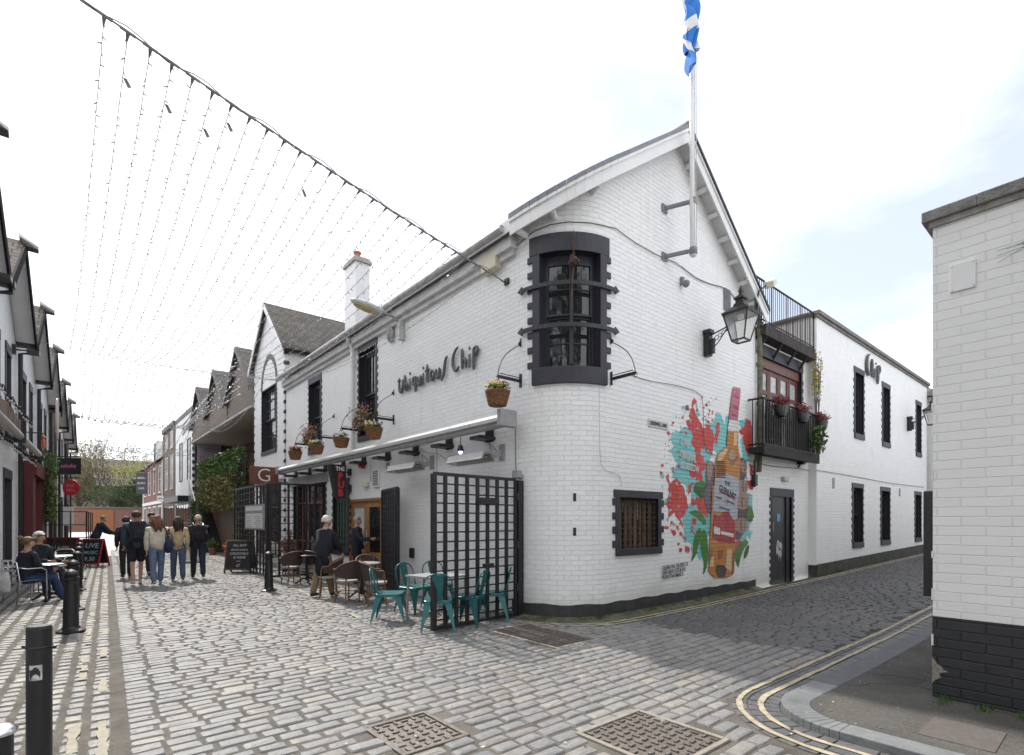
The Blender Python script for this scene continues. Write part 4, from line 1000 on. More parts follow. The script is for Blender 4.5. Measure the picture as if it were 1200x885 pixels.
# --- street light on the eave
y = onX(473, 388, 5.8).y; zl = onX(473, 388, 5.8).z
t = thing('street_light', 'grey street light with amber lens arm mounted under the pub eave', 'street light', (5.8, y, zl))
mb = MB(); mb.bx(5.66, 5.79, y - .06, y + .06, zl - .22, zl + .2); mb.build('gear_box', plain('pale_grey_metal', (.55, .56, .54), .5), t, bevel=.01)
mb = MB(); mb.tube([(5.72, y, zl + .15), (5.55, y + .02, zl + .26), (5.25, y + .05, zl + .33)], .03, 8); mb.build('arm', GREYP, t)
mb = MB(); M = Matrix.Rotation(.12, 3, 'Y'); mb.ell((4.98, y + .07, zl + .36), (.40, .16, .085), 16, 8, M=M); mb.build('lamp_head', plain('pale_grey_shell', (.55, .58, .57), .4), t, smooth=True)
mb = MB(); mb.ell((4.95, y + .07, zl + .325), (.32, .135, .085), 16, 8, M=M); mb.build('lens', plain('amber_lens', (.42, .35, .16), .25), t, smooth=True)
t = thing('bulkhead_lamp', 'small oval grey bulkhead lamp beside the street light', 'lamp', (5.74, y + .5, zl + .02)); mb = MB(); mb.ell((5.74, y + .52, zl + .05), (.06, .13, .19), 14, 8); mb.build('housing', DIRTYG, t, smooth=True); mb = MB(); mb.ell((5.70, y + .52, zl + .05), (.05, .095, .15), 14, 8); mb.build('lens', GREYP, t, smooth=True)
# --- THE PUB sign
t = thing('pub_sign', 'black projecting box sign reading THE PUB in white and red', 'sign', (5.6, 13.5, 2.2))
mb = MB(); ys, ye = 13.42, 13.62
V = []
for y in (ys, ye): V += [(5.20, y, 3.06), (5.64, y, 3.06), (5.64, y, 2.18), (5.42, y, 2.18), (5.36, y, 2.26)]
mb.raw(V, [(4, 3, 2, 1, 0), (5, 6, 7, 8, 9)] + [(i, (i + 1) % 5, (i + 1) % 5 + 5, i + 5) for i in range(5)]); mb.build('cabinet', BLACKP, t, bevel=.01)
REDL = plain('red_letter', (.62, .03, .035), .4)
text('lettering', 'THE', .15, (5.36, ys - .006, 2.90), MR, UP, WHITEP, t, bold=.005, sx=.85)
for i, c_ in enumerate('PUB'): text('lettering', c_, .255, (5.42, ys - .006, 2.67 - i * .215), MR, UP, REDL, t, bold=.010, sx=.95)
for z in (2.45, 2.88):
    mb = MB(); mb.bar((5.64, 13.52, z), (5.79, 13.52, z), .025, .025); mb.bx(5.75, 5.80, 13.44, 13.6, z - .09, z + .09); mb.build('bracket', IRON, t)
# --- cables
CB = plain('grey_cable', (.10, .10, .10), .6)
def cable(lab, pts, f, r_=.011, off=.02, mat=CB, sm=True):
    P = []
    for (a_, b2) in pts:
        q = f(a_, b2); P.append(q)
    if sm and len(P) > 2:
        for _ in range(2):
            np_ = [P[0]]
            for a_, b3 in zip(P[:-1], P[1:]): np_ += [a_ * .8 + b3 * .2, a_ * .2 + b3 * .8]
            P = np_ + [P[-1]]
    mb = MB(); mb.tube(P, r_ * .72, 6); return solo('wall_cable', mb, mat, lab, 'cable', 'cables clipped to the pub walls')
fF = lambda a_, b2: onX(a_, b2, 5.775); fM = lambda a_, b2: onY(a_, b2, 5.548)
def fC(a_, b2):   # corner: pixel column -> nearest wall point on the rounded corner
    best = min((abs((VX * p[0] - (VY + .001) * p[1]) / (VY * p[0] + VX * p[1]) - _r(a_)), p) for p in [pm(S0 + PR * pi / 2 * i / 60, .02) for i in range(61)])[1]
    Y = VY * best[0] + VX * best[1]; return Vector((best[0], best[1], CAMZ + (HOR - b2) * Y / F_PX))
P = [onX(592, 300, 5.77)] + [fC(a_, b2) for a_, b2 in ((612, 282), (625, 271), (645, 263), (665, 260), (690, 261), (705, 264))] + [fM(a_, b2) for a_, b2 in ((722, 268), (745, 285), (770, 299), (792, 308), (797, 312))]
mb = MB(); mb.tube(P, .0075, 6); solo('wall_cable', mb, CB, 'grey cable curving round the corner above the rounded window', 'cable', 'cables clipped to the pub walls')
cable('cable running from the small flood sensor to the lantern across the gable', [(798, 312), (815, 326), (832, 333), (848, 337), (858, 345), (866, 356)], fM, .013)
P = [fC(a_, b2) for a_, b2 in ((716, 440),)] + [fM(a_, b2) for a_, b2 in ((735, 438), (757, 447), (780, 452), (812, 459), (823, 465), (825, 470))]
cable('thin cable running right from the lane side basket bracket', [(735, 438), (757, 446), (790, 451), (815, 458), (824, 466), (825, 520), (828, 530), (845, 536), (885, 541)], fM, .008)
cable('thin white cable dropping to the barred lower window', [(702, 455), (703, 540), (707, 551), (726, 556), (729, 570)], fM, .006, mat=DIRTYG)
cable('black cable loop running down beside the awning end', [(604, 495), (604, 545), (606, 560), (612, 562), (613, 556)], fF, .009)
cable('cable crossing the white wall from the awning to the heaters', [(463, 527), (490, 524), (512, 518), (512, 553)], fF, .008)
cable('conduit dropping from the awning to the cream junction box', [(434, 535), (434, 565)], fF, .012, mat=DIRTYG)
cable('thin cable sagging between the two heaters', [(486, 524), (500, 531), (515, 532), (530, 546)], fF, .006)
# --- flagpole
t = thing('flagpole', 'tall white flagpole clamped to the gable wall with two grey brackets', 'flagpole', (8.55, 5.1, 6.0))
mb = MB(); mb.tube([(8.57, 5.1, 6.32), (8.57, 5.1, 6.36), (8.55, 5.1, 7.3), (8.54, 5.1, 7.32), (8.44, 5.08, 15)], [.045, .058, .058, .047, .036], 14); mb.build('pole', WHITEP, t, smooth=True)
for z, px in ((6.42, 0), (7.30, 0)):
    mb = MB(); mb.lathe((8.565, 5.1, z - .07), [(.066, 0), (.07, .02), (.07, .11), (.066, .13)], 12); mb.bar((8.52, 5.16, z), (8.36, 5.55, z), .05, .065); mb.box((8.36, 5.555, z), (.16, .03, .15)); mb.build('bracket', LEAD, t, bevel=.008)
mb = MB(); mb.tube([(8.48, 5.02, 6.4), (8.40, 5.0, 15)], .006, 5); mb.tube([(8.50, 5.0, 6.4), (8.42, 4.98, 15)], .006, 5); mb.build('halyard', DIRTYG, t)
m, nt, b = newmat('flag_cloth'); uv = N(nt, 'ShaderNodeUVMap'); uv.uv_map = 'UVMap'; sx_ = N(nt, 'ShaderNodeSeparateXYZ'); L(nt, uv.outputs['UV'], sx_.inputs[0])
def M2(op, a_, b2, nt=nt):
    n = N(nt, 'ShaderNodeMath', operation=op)
    for i, v in enumerate((a_, b2)):
        if v is None: continue
        if hasattr(v, 'is_output'): L(nt, v, n.inputs[i])
        else: n.inputs[i].default_value = v
    return n.outputs[0]
d1 = M2('ABSOLUTE', M2('SUBTRACT', sx_.outputs[0], sx_.outputs[1]), None); d2 = M2('ABSOLUTE', M2('SUBTRACT', M2('ADD', sx_.outputs[0], sx_.outputs[1]), 1.0), None)
fc = M2('LESS_THAN', M2('MINIMUM', d1, d2), .10)
L(nt, mixc(nt, fc, (.03, .20, .62), (.8, .8, .82)), b.inputs['Base Color']); b.inputs['Roughness'].default_value = .8
mb = MB(); nu, nv = 26, 24; Z0, Z1 = 9.62, 11.0
def fl_(u, v):   # drooping folds: the fly end falls down beside the pole
    hx = 8.46 - .015 * (Z1 - 10); q = u * 1.0
    x = hx - .05 - .10 * (1 - (1 - q) ** 2) * (.55 + .45 * v) * (1 if True else 0) + .05 * sin(q * 15 + v * 2)
    y = 5.02 - .10 * sin(q * 19) - .05 * cos(v * 9 + q * 8)
    z = Z1 - (1 - v) * 1.15 - q * q * .85 * (.7 + .3 * v) - .05 * sin(q * 12)
    return (x, y, z)
for i in range(nu):
    for j in range(nv):
        c_ = [(i / nu, j / nv), ((i + 1) / nu, j / nv), ((i + 1) / nu, (j + 1) / nv), (i / nu, (j + 1) / nv)]
        mb.face([fl_(*p) for p in c_], 0, c_)
solo('flag', mb, m, 'drooping blue and white saltire flag hanging from the tall pole', 'flag', smooth=True)
# --- lanterns
def lantern(lab, mx, my, z, out=.74):
    t = thing('wall_lantern', lab, 'lantern', (mx, my, z), 'Victorian wall lanterns on the lane side')
    mb = MB(); mb.bx(mx - .07, mx + .07, my - .13, my - .01, z - .42, z + .05); mb.bx(mx - .09, mx + .09, my - .16, my, z + .02, z + .1); mb.bx(mx - .05, mx + .05, my - .2, my - .12, z - .1, z - .38)
    mb.build('wall_bracket', IRON, t, bevel=.01)
    mb = MB(); a_ = Vector((mx, my - .1, z - .02)); b2 = Vector((mx, my - out + .2, z + .08)); mb.tube([a_, b2], .014, 8)
    mb.tube([Vector((mx, my - .13, z - .3)), Vector((mx, my - .28, z - .2)), Vector((mx, my - .40, z - .05)), b2], .010, 6)
    for k in range(5):
        c = Vector((mx, my - .18 - k * .07, z - .13 + k * .035)); rr = .05 - k * .006
        mb.tube([c + Vector((0, rr * cos(q_), rr * sin(q_))) for q_ in [2 * pi * i / 10 for i in range(11)]], .007, 5)
    mb.build('scroll_arm', IRON, t)
    c = Vector((mx, my - out, z - .28)); 
    hb, ht, h = .12, .235, .50
    def cr(r_, zz): return [c + Vector((sx_ * r_, sy_ * r_, zz)) for sx_, sy_ in ((-1, -1), (1, -1), (1, 1), (-1, 1))]
    B, T = cr(hb, 0), cr(ht, h); mb = MB()
    for i in range(4):
        mb.bar(B[i], T[i], .022); mb.bar(B[i], B[(i + 1) % 4], .03, .025); mb.bar(T[i], T[(i + 1) % 4], .04, .045)
    mb.build('frame', IRON, t)
    gm = MATS.get('lantern_glass')
    if not gm:
        gm, nt, b = newmat('lantern_glass'); b.inputs['Base Color'].default_value = (.85, .85, .83, 1); b.inputs['Roughness'].default_value = .12; b.inputs['Transmission Weight'].default_value = .75; b.inputs['IOR'].default_value = 1.05
    mb = MB(); B2, T2 = cr(hb - .004, .01), cr(ht - .004, h - .01)
    for i in range(4): mb.raw([B2[i], B2[(i + 1) % 4], T2[(i + 1) % 4], T2[i]], [(0, 1, 2, 3)])
    mb.build('glass_pane', gm, t)
    mb = MB(); mb.lathe(c + UP * h, [(.36, 0), (.37, .02), (.15, .15), (.13, .2), (.10, .22), (.10, .27), (.135, .28), (.135, .31), (.05, .37), (.035, .40), (.05, .44), (.015, .52), (.0, .56)], 4, rot=pi / 4); mb.build('crown', IRON, t)
    mb = MB(); mb.lathe(c + UP * (h - .1), [(.02, 0), (.06, .02), (.06, .09)], 10); mb.build('lamp_gear', WHITEP, t)
lantern('large black Victorian lantern on the gable wall above the painted bottle', 9.78, 5.57, 5.29)
lantern('small far black lantern on the white lane wing near its end', 23.6, 5.4, 5.30)
# --- camera, vents, street name plate
def lou(t, c, d):
    mb = MB()
    for i in range(10): mb.box((c.x, c.y - .025, c.z - d[2] / 2 + .04 + i * (d[2] - .08) / 9), (d[0] * .86, .03, .014), tilt=('X', .6))
    mb.build('louvre', GREYP, t)
wallbox('gable_vent', 'grey louvred vent grille high on the gable beside the lantern', 'vent', 851, 352, .24, .46, .04, LEAD, 'M', extra=lou)
t, c = wallbox('street_name_plate', 'old white street name plate on the lane wall above the barred window', 'sign', 771, 497.5, .62, .14, .018, plain('enamel_plate', (.55, .55, .53), .4, var=.15), 'M')
text('lettering', 'CRESSWELL LANE', .095, (c.x - .28, c.y - .012, c.z - .035), MR, UP, BLACKP, t, bold=.0025, sx=.70)
def snc(t, c, d): mb = MB(); mb.ell((c.x, c.y - .08, c.z - .08), (.06, .07, .07), 10, 8); mb.build('sensor', LEAD, t, smooth=True)
wallbox('flood_sensor', 'small grey sensor on the gable wall under the flagpole', 'sensor', 798, 330, .08, .14, .06, LEAD, 'M', extra=snc)
wallbox('blank_sensor', 'tiny brown plug hanging on a wire above the mural', 'fitting', 804, 478, .05, .09, .05, plain('brown_plug', (.18, .16, .12), .7), 'M')
# ================= LANE SIDE: balcony, wing, right-hand corner =================
lw = thing('lane_wing', 'long low white brick wing along the lane with narrow black trimmed windows', 'building', (15.05, 5.4, 0))
YB, YW = 5.60, 5.4
fB = lambda s, d, z: Vector((s, YB - d, z)); fW = lambda s, d, z: Vector((s, YW - d, z))
def hY(px0, px1, py0, py1, y0): a = onY(px0, py0, y0); b2 = onY(px1, py1, y0); return (a.x, b2.x, min(a.z, b2.z), max(a.z, b2.z))
bay = thing('balcony_bay', 'narrow white bay of the lane with black door below and red-brown french windows above', 'building', (12, 5.6, 0))
D2 = (onY(905, 600, YB).x, onY(927, 600, YB).x, .05, 2.18)
FW = (12.35, 14.55, 3.3, 5.42)
mb = MB(); strip_wall(mb, fB, 11.95, 15.05, -.03, lambda s: 5.75, [D2, FW], 2, .2); mb.build('wall', [WHITE, NAVYP], bay)
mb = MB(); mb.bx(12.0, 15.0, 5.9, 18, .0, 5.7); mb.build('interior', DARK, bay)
o = surround(bay, fB, D2[0], D2[1], D2[2] + .02, D2[3], lw=.09, lh=.20, sill=.0001, tw=.07, th=.085, pitch=.165); o.name = 'door_surround'
mb = MB(); mb.bx(D2[0], D2[1] - .22, YB + .05, YB + .09, D2[2], D2[3]); dr = mb.build('door', plain('black_door_paint', (.02, .021, .024), .35, var=.4, scale=3), bay)
mb = MB(); mb.bx(D2[1] - .22, D2[1], YB + .02, YB + .16, D2[2], D2[3]); mb.build('door_jamb', BLACKP, bay)
mb = MB(); mb.tube([(D2[0] + .1, YB + .02, 1.35), (D2[0] + .1, YB + .02, 1.55)], .012, 6); mb.bx(D2[0] + .07, D2[0] + .13, YB + .035, YB + .05, 1.25, 1.62); mb.build('handle', STEEL, dr)
dc = (D2[0] + D2[1]) / 2
mb = MB(); mb.bx(dc - .17, dc - .0, YB + .042, YB + .05, 1.58, 1.76); mb.build('notice', plain('blue_notice', (.12, .28, .50), .5), dr)
mb = MB(); r = random.Random(4)
for i in range(9):
    a_ = i * .7; c = (dc - .05 + .11 * cos(a_), YB + .046, .95 + .12 * sin(a_) - .04 * (i % 3))
    n = 9; mb.raw([(c[0] + (.05 + .03 * r.random()) * cos(k * 2 * pi / n), YB + .047 - i * .0004, c[2] + (.05 + .05 * r.random()) * sin(k * 2 * pi / n)) for k in range(n)], [tuple(range(n))])
for dx in (-.12, .0): mb.raw([(dc + dx, YB + .0455, .86), (dc + dx + .07, YB + .0455, .86), (dc + dx + .05, YB + .0455, .66), (dc + dx + .03, YB + .0455, .60)], [(0, 1, 2, 3)])
mb.build('torn_poster', plain('torn_paper', (.42, .42, .42), .8, var=.5, scale=14), dr)
# french windows
mb = MB()
o = surround(bay, fB, FW[0], FW[1], FW[2], FW[3], lw=.08, lh=.28, sill=.1, tw=.06, th=.1, pitch=.2); o.name = 'french_window'; fw_ = o
for i in range(4):
    a_ = FW[0] + (FW[1] - FW[0]) * i / 4; b2 = FW[0] + (FW[1] - FW[0]) * (i + 1) / 4
    mb = MB(); z0, z1 = FW[2], FW[3] - .22
    pbox(mb, a_ + .01, a_ + .09, z0, z1, -.14, -.08, f=fB, arc=False); pbox(mb, b2 - .09, b2 - .01, z0, z1, -.14, -.08, f=fB, arc=False)
    for z in (z0, z0 + .75, z0 + 1.3, z1 - .1): pbox(mb, a_ + .09, b2 - .09, z, z + .1, -.14, -.085, f=fB, arc=False)
    lf = mb.build('door_leaf', DARKWOOD, fw_)
    mb = MB(); pbox(mb, a_ + .09, b2 - .09, z0, z1, -.12, -.11, f=fB, arc=False); mb.build('pane', MATS.get('curtained_glass') or plain('curtained_glass', (.45, .46, .47), .08, var=.35, scale=5), lf)
mb = MB(); pbox(mb, FW[0], FW[1], FW[3] - .22, FW[3], -.14, -.04, f=fB, arc=False); mb.build('head_board', DARKWOOD, fw_)
# balcony with railing
bal = thing('balcony', 'dark iron railed balcony below the french windows on the lane', 'balcony', (13, 5.2, 3.2))
bx0, bx1, by0 = 11.62, 14.7, 5.24
mb = MB(); mb.bx(bx0, bx1, by0, YB - .002, 3.10, 3.22); mb.bx(bx0 - .02, bx1 + .02, by0 - .03, by0 + .02, 3.05, 3.28); mb.build('floor', plain('dark_timber', (.022, .02, .02), .8, var=.4), bal)
def railing(parent, pts, z0, z1, sp=.11, rr=.009, rail=.035, mat=IRON):
    for a_, b2 in zip(pts[:-1], pts[1:]):
        a_ = Vector((*a_, 0)); b2 = Vector((*b2, 0)); n = max(1, int((b2 - a_).length / sp)); mb = MB()
        mb.bar(a_ + UP * z1, b2 + UP * z1, rail + .015, rail); mb.bar(a_ + UP * (z0 + .08), b2 + UP * (z0 + .08), rail, rail)
        for i in range(n + 1):
            p = a_ + (b2 - a_) * i / n; mb.bar(p + UP * z0, p + UP * z1, rr * 2 if i % 8 else rail)
        mb.build('railing', mat, parent)
railing(bal, [(bx0, YB - .01), (bx0, by0), (bx1, by0), (bx1, YB - .01)], 3.2, 4.28)
mb = MB()
for i in range(26): x = bx0 + .1 + i * .12; mb.bx(x, x + .055, by0 - .035, by0 - .02, 3.3, 4.2)
mb.build('slats', plain('weathered_slats', (.018, .016, .016), .8, var=.5), bal)
def planter(x, z, lab, cols, seed):
    t = thing('rail_planter', lab, 'planter', (x, by0 - .12, z), 'planters hung on the balcony rail'); rg = random.Random(seed)
    mb = MB(); mb.lathe((x, by0 - .06, z - .24), [(.13, 0), (.17, .08), (.20, .22), (.17, .22)], 14, sq=(1.25, .7)); mb.build('pot', IRON, t)
    mb = MB(); mb.leaves((x, by0 - .06, z + .08), (.36, .19, .17), 420, .035, rng=rg, shell=.1); mb.build('foliage', leafmat('heather_' + str(seed), (.14, .03, .03), (.30, .07, .07)) , t)
planter(12.35, 4.2, 'left planter of reddish heather on the balcony rail', 0, 1); planter(13.55, 4.2, 'middle planter of reddish heather on the balcony rail', 0, 2); planter(14.75, 4.15, 'right planter of reddish heather on the balcony rail', 0, 3)
def shrub(name, lab, cat, c, rad, n, size, mat, stems=5, drop=0, seed=1, group=None, base=None):
    rg = random.Random(seed); t = thing(name, lab, cat, (c[0], c[1], base if base is not None else c[2] - rad[2]), group); z0 = base if base is not None else c[2] - rad[2]
    mb = MB()
    for i in range(stems):
        q = Vector(c) + Vector((rg.uniform(-.6, .6) * rad[0], rg.uniform(-.6, .6) * rad[1], rg.uniform(-.2, .7) * rad[2]))
        mb.tube([(c[0] + rg.uniform(-.1, .1) * rad[0], c[1] + rg.uniform(-.1, .1) * rad[1], z0), (Vector((c[0], c[1], z0)) + q) / 2 + Vector((rg.gauss(0, .03), rg.gauss(0, .03), 0)), q], [.012, .008, .004], 5)
    mb.build('stem', plain('twig', (.09, .065, .045), .9) if 'twig' not in MATS else MATS['twig'], t)
    mb = MB(); mb.leaves(c, rad, n, size, rng=rg, shell=.15, drop=drop); mb.build('foliage', mat, t)
    return t
shrub('balcony_fern', 'bushy green plant behind the left half of the balcony rail', 'plant', (12.35, 5.35, 3.75), (.38, .12, .5), 420, .06, LEAF, seed=3)
shrub('balcony_fern', 'bushy green plant behind the right end of the balcony rail', 'plant', (14.2, 5.05, 3.62), (.3, .2, .38), 320, .055, LEAF, seed=4)
shrub('creeper', 'yellow flowering creeper climbing the corner of the lane wing', 'plant', (14.95, 5.35, 5.35), (.22, .16, .75), 260, .04, leafmat('creeper_yellow', (.20, .18, .03), (.55, .42, .04)), stems=9, seed=5, base=3.6)
# roof terrace
ter = thing('roof_terrace', 'roof terrace above the balcony with thin iron railing and rusty deck edge', 'terrace', (13, 5.5, 5.8))
mb = MB(); mb.bx(11.98, 15.04, 5.40, 9.0, 5.80, 5.98); mb.build('deck', plain('dark_deck', (.06, .05, .045), .85, var=.5, scale=8), ter)
mb = MB(); mb.bx(11.98, 14.8, 5.34, 5.40, 5.76, 6.02)
for x in (12.1, 12.9, 13.7, 14.4): mb.bar((x, 5.59, 5.45), (x, 5.38, 5.78), .04, .05)
mb.build('deck_edge', plain('grimy_beam', (.035, .03, .028), .85, var=.7, scale=9, bump=.4), ter)
railing(ter, [(11.5, 5.36), (14.75, 5.36), (14.75, 8.5)], 6.0, 6.95, .10, .006, .022, plain('brown_railing', (.045, .03, .028), .6))
for k, (x, yy, lab) in enumerate(((12.7, 6.3, 'dark wicker roof seat nearer the pub gable'), (13.6, 6.4, 'grey wicker roof seat nearer the wing'))):
    t = thing('terrace_seat', lab, 'chair', (x, yy, 5.98)); mb = MB(); mb.bx(x - .3, x + .3, yy - .3, yy + .3, 5.98, 6.35); mb.build('seat', BASK if k == 0 else GREYP, t); mb = MB(); mb.bx(x - .3, x + .3, yy + .22, yy + .3, 6.35, 6.75); mb.build('backrest', BASK if k == 0 else GREYP, t)
t = thing('floodlight', 'pale rectangular floodlight above the end of the gable eave', 'floodlight', (11.75, 5.25, 6.85)); c = onY(903, 332, 5.15)
mb = MB(); mb.box(c, (.42, .20, .16), rot=.25, tilt=('Y', -.5)); mb.build('housing', plain('pale_lamp_shell', (.62, .64, .50), .4), t, bevel=.03)
mb = MB(); mb.tube([c + Vector((-.15, 0, -.06)), c + Vector((-.35, .1, -.25)), (11.7, 5.45, 6.2)], .018, 6); mb.build('arm', IRON, t)
t = thing('drainpipe', 'mossy old drainpipe at the end of the gable wall', 'drainpipe', (11.98, 5.48, 0)); mb = MB(); mb.tube([(12.02, 5.50, 6.25), (12.02, 5.50, 3.0), (12.05, 5.53, 2.7)], .055, 10)
for z in (6.0, 5.1, 4.2): mb.tube([(12.02, 5.50, z), (12.02, 5.50, z + .09)], .072, 10)
mb.build('pipe', plain('mossy_pipe', (.13, .125, .08), .8, var=.5, scale=7), t)
t = thing('drainpipe', 'short black pipe below the left end of the balcony', 'drainpipe', (11.8, 5.5, 2.5)); mb = MB(); mb.tube([(11.80, 5.45, 3.1), (11.78, 5.5, 2.9), (11.80, 5.52, 2.55), (11.80, 5.52, 2.35)], .03, 8); mb.box((11.8, 5.51, 2.5), (.12, .08, .25)); mb.build('pipe', IRON, t)
for k in range(5):
    pass
wallbox('camera', 'small black security camera under the balcony', 'camera', 935, 543, .18, .08, .16, BLACKP, 'M', y5=5.6, extra=lambda t, c, d: (lambda m_: (m_.bar((c.x, c.y, c.z), (c.x, 5.6, c.z - .12), .03), m_.build('bracket', IRON, t)))(MB()))
wallbox('bulkhead_light', 'small oval bulkhead light above the black lane door', 'lamp', 918, 561.5, .26, .11, .08, plain('bulkhead', (.45, .44, .38), .4), 'M', y5=5.6)
cable('cable crossing the lane wall under the balcony', [(884, 540), (900, 546), (935, 549), (952, 552)], lambda a_, b2: onY(a_, b2, 5.58), .010)
# wing
def W_(p0, p1, q0, q1, i=.10):
    h = hY(p0, p1, q1, q0, YW); return (h[0] + i, h[1] - i, h[2], h[3])
WU = []
for (p0, p1, t0, b0) in ((999.5, 1013.3, 437, 507), (1032.5, 1043.6, 456, 520), (1072.3, 1080, 476, 531), (997.3, 1012.3, 571, 636), (1030.8, 1043.6, 576, 633), (1071, 1080, 581, 630)):
    a_ = onY(p0, t0, YW); b2 = onY(p1, t0, YW); mid = (p0 + p1) / 2
    WU.append((a_.x + .16, b2.x - .16, onY(mid, b0, YW).z, onY(mid, t0, YW).z))
zu = [(sum(w_[2] for w_ in g) / 3, sum(w_[3] for w_ in g) / 3) for g in (WU[:3], WU[3:])]
WU = [(w_[0], w_[1], *zu[i // 3]) for i, w_ in enumerate(WU)]
mb = MB(); strip_wall(mb, fW, 15.05, 26.4, -.03, lambda s: 7.0, WU, 2.5, .2)
bbox = MB()
mb.face([(15.05, 9.5, -.03), (15.05, 5.4, -.03), (15.05, 5.4, 7.0), (15.05, 9.5, 7.0)], 0, [(-9.5, 0), (-5.4, 0), (-5.4, 7), (-9.5, 7)])
mb.face([(26.4, 5.4, -.03), (26.4, 12, -.03), (26.4, 12, 7.0), (26.4, 5.4, 7.0)], 0, [(5.4, 0), (12, 0), (12, 7), (5.4, 7)])
mb.build('wall', [WHITE, NAVYP], lw)
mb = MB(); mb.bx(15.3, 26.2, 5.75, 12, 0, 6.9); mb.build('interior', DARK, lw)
mb = MB(); mb.bx(14.98, 26.5, 5.30, 5.62, 7.0, 7.10); mb.bx(14.96, 15.28, 5.62, 9.5, 7.0, 7.10); mb.bx(15.0, 26.5, 5.35, 5.5, 6.93, 7.0); mb.build('coping', STONE, lw, bevel=.01)
mb = MB(); pbox(mb, 15.04, 26.4, -.02, .32, 0, .02, f=lambda s, d, z: Vector((s, YW - d, z + gz(s, 0))), st=1.5); mb.bx(15.03, 15.05, 5.4, 5.6, 0, .42)
mb.build('plinth', plain('mossy_plinth', (.05, .052, .042), .8, var=.5, scale=4, bump=.4), lw)
for i, W in enumerate(WU):
    window(lw, W, fW, 1, (1, 1), dict(lw=.07, lh=.17 if i < 3 else .14, sill=.16, tw=.065, th=.09, pitch=.215), split=.5)
for k, (px, py) in enumerate(((976.5, 566), (1054, 577))):
    wallbox('wing_vent', ('small grey vent left of' if k == 0 else 'small grey vent between') + ' the lower wing windows', 'vent', px, py, .14, .28, .02, GREYP, 'M', y5=YW)
cable('cable running along the lane wing between the storeys', [(957, 551), (1000, 558), (1040, 566), (1083, 571)], lambda a_, b2: onY(a_, b2, 5.38), .010)
# building closing the lane beyond the wing
fb = thing('far_lane_building', 'white building with a slate roof beyond the end of the lane wing', 'building', (27, 5.2, 0))
mb = MB(); bbox_uv(mb, 26.7, 36, 5.05, 12, 0, 6.6); mb.build('wall', WHITE, fb)
mb = MB(); mb.raw([(26.4, 4.8, 6.6), (36.3, 4.8, 6.6), (36.3, 12.3, 6.6), (26.4, 12.3, 6.6), (29.5, 8.5, 9.0), (33, 8.5, 9.0)], [(0, 1, 5, 4), (1, 2, 5), (2, 3, 4, 5), (3, 0, 4), (0, 3, 2, 1)]); mb.build('roof', SLATE, fb, uvbox=True)
mb = MB(); mb.tube([(26.65, 5.0, 6.6), (26.65, 5.0, .3)], .06, 8); mb.tube([(26.9, 4.7, 6.62), (34, 4.7, 6.62)], .06, 8); mb.build('gutter', plain('dark_blue_pipe', (.02, .02, .10), .4), fb)
# right-hand corner building
rb = thing('corner_building', 'pale painted brick building with black base and stone coping at the right edge', 'building', (5.83, 1.15, 0))
RX, RY = 5.83, 1.15; ZC, ZP = 4.22, .76
def wx(mb, x, y0, y1, z0, z1, m=0): mb.face([(x, y1, z0), (x, y0, z0), (x, y0, z1), (x, y1, z1)], m, [(-y1, z0), (-y0, z0), (-y0, z1), (-y1, z1)])
def wy(mb, y, x0, x1, z0, z1, m=0): mb.face([(x1, y, z0), (x0, y, z0), (x0, y, z1), (x1, y, z1)], m, [(-x1, z0), (-x0, z0), (-x0, z1), (-x1, z1)])
mb = MB(); 
for a_ in lin(-8, RY, 1.0)[:-1]: wx(mb, RX, a_, a_ + 9.15 / 10, ZP, ZC)
for a_ in lin(RX, 26, 2.0)[:-1]: wy(mb, RY, a_, a_ + 2.017, ZP, ZC)
mb.face([(RX, RY, ZC), (RX, -8, ZC), (26, -8, ZC), (26, RY, ZC)], 0, [(0, 0)] * 4)
mb.build('wall', WHITE2, rb)
mb = MB(); wx(mb, RX - .003, -8, RY + .003, -.02, ZP); wy(mb, RY + .003, RX - .003, 26, -.02, ZP); mb.build('painted_base', BLACKB, rb)
mb = MB(); mb.bx(RX - .06, 26, RY - .3, RY + .07, ZC, ZC + .095); mb.bx(RX - .06, RX + .3, -8, RY - .3, ZC, ZC + .095)
for q in (-1.2, -.1, .75): pass
mb.build('coping', plain('rough_sandstone', (.19, .185, .175), .9, var=.35, scale=9, bump=.8), rb, bevel=.008)
mb = MB(); mb.bx(RX - .025, RX + .02, -8, RY + .02, ZC - .05, ZC); mb.build('coping_bed', plain('grimy_mortar', (.25, .24, .22), .9, var=.4, scale=10), rb)
# chipped corner: bare patch
mb = MB(); n = 12; r = random.Random(3)
pts = [(RX - .006, RY + .003 - .055 * (1 - cos(pi * min(1, i / (n * .55)))) * r.uniform(.5, 1.1) * (1 if i < n * .8 else .3), .16 + .22 * i / n) for i in range(n)] + [(RX - .006, RY + .004, .40), (RX - .006, RY + .004, .16)]
n = len(pts)
mb.raw(pts, [tuple(range(n))]); mb.build('bare_patch', plain('bare_mortar', (.22, .20, .17), .9, var=.4, scale=40), rb)
for i, (z, h_) in enumerate(((.95, .10), (1.3, .06), (2.0, .09), (2.6, .07), (.55, .1))):
    mb = MB(); mb.box((RX - .002, RY + .002, z), (.012, .014, h_)); mb.build('chipped_edge', plain('bare_mortar2', (.62, .60, .56), .9) if 'bare_mortar2' not in MATS else MATS['bare_mortar2'], rb)
a_ = onX(1128.5, 324, RX); t = thing('blank_plate', 'blank white screwed plate on the upper part of the right-hand brick wall', 'plate', (RX - .01, a_.y, a_.z))
mb = MB(); mb.box((RX - .008, a_.y, a_.z), (.016, .17, .235)); mb.build('plate', plain('white_plate', (.66, .66, .66), .4, var=.04), t, bevel=.003)
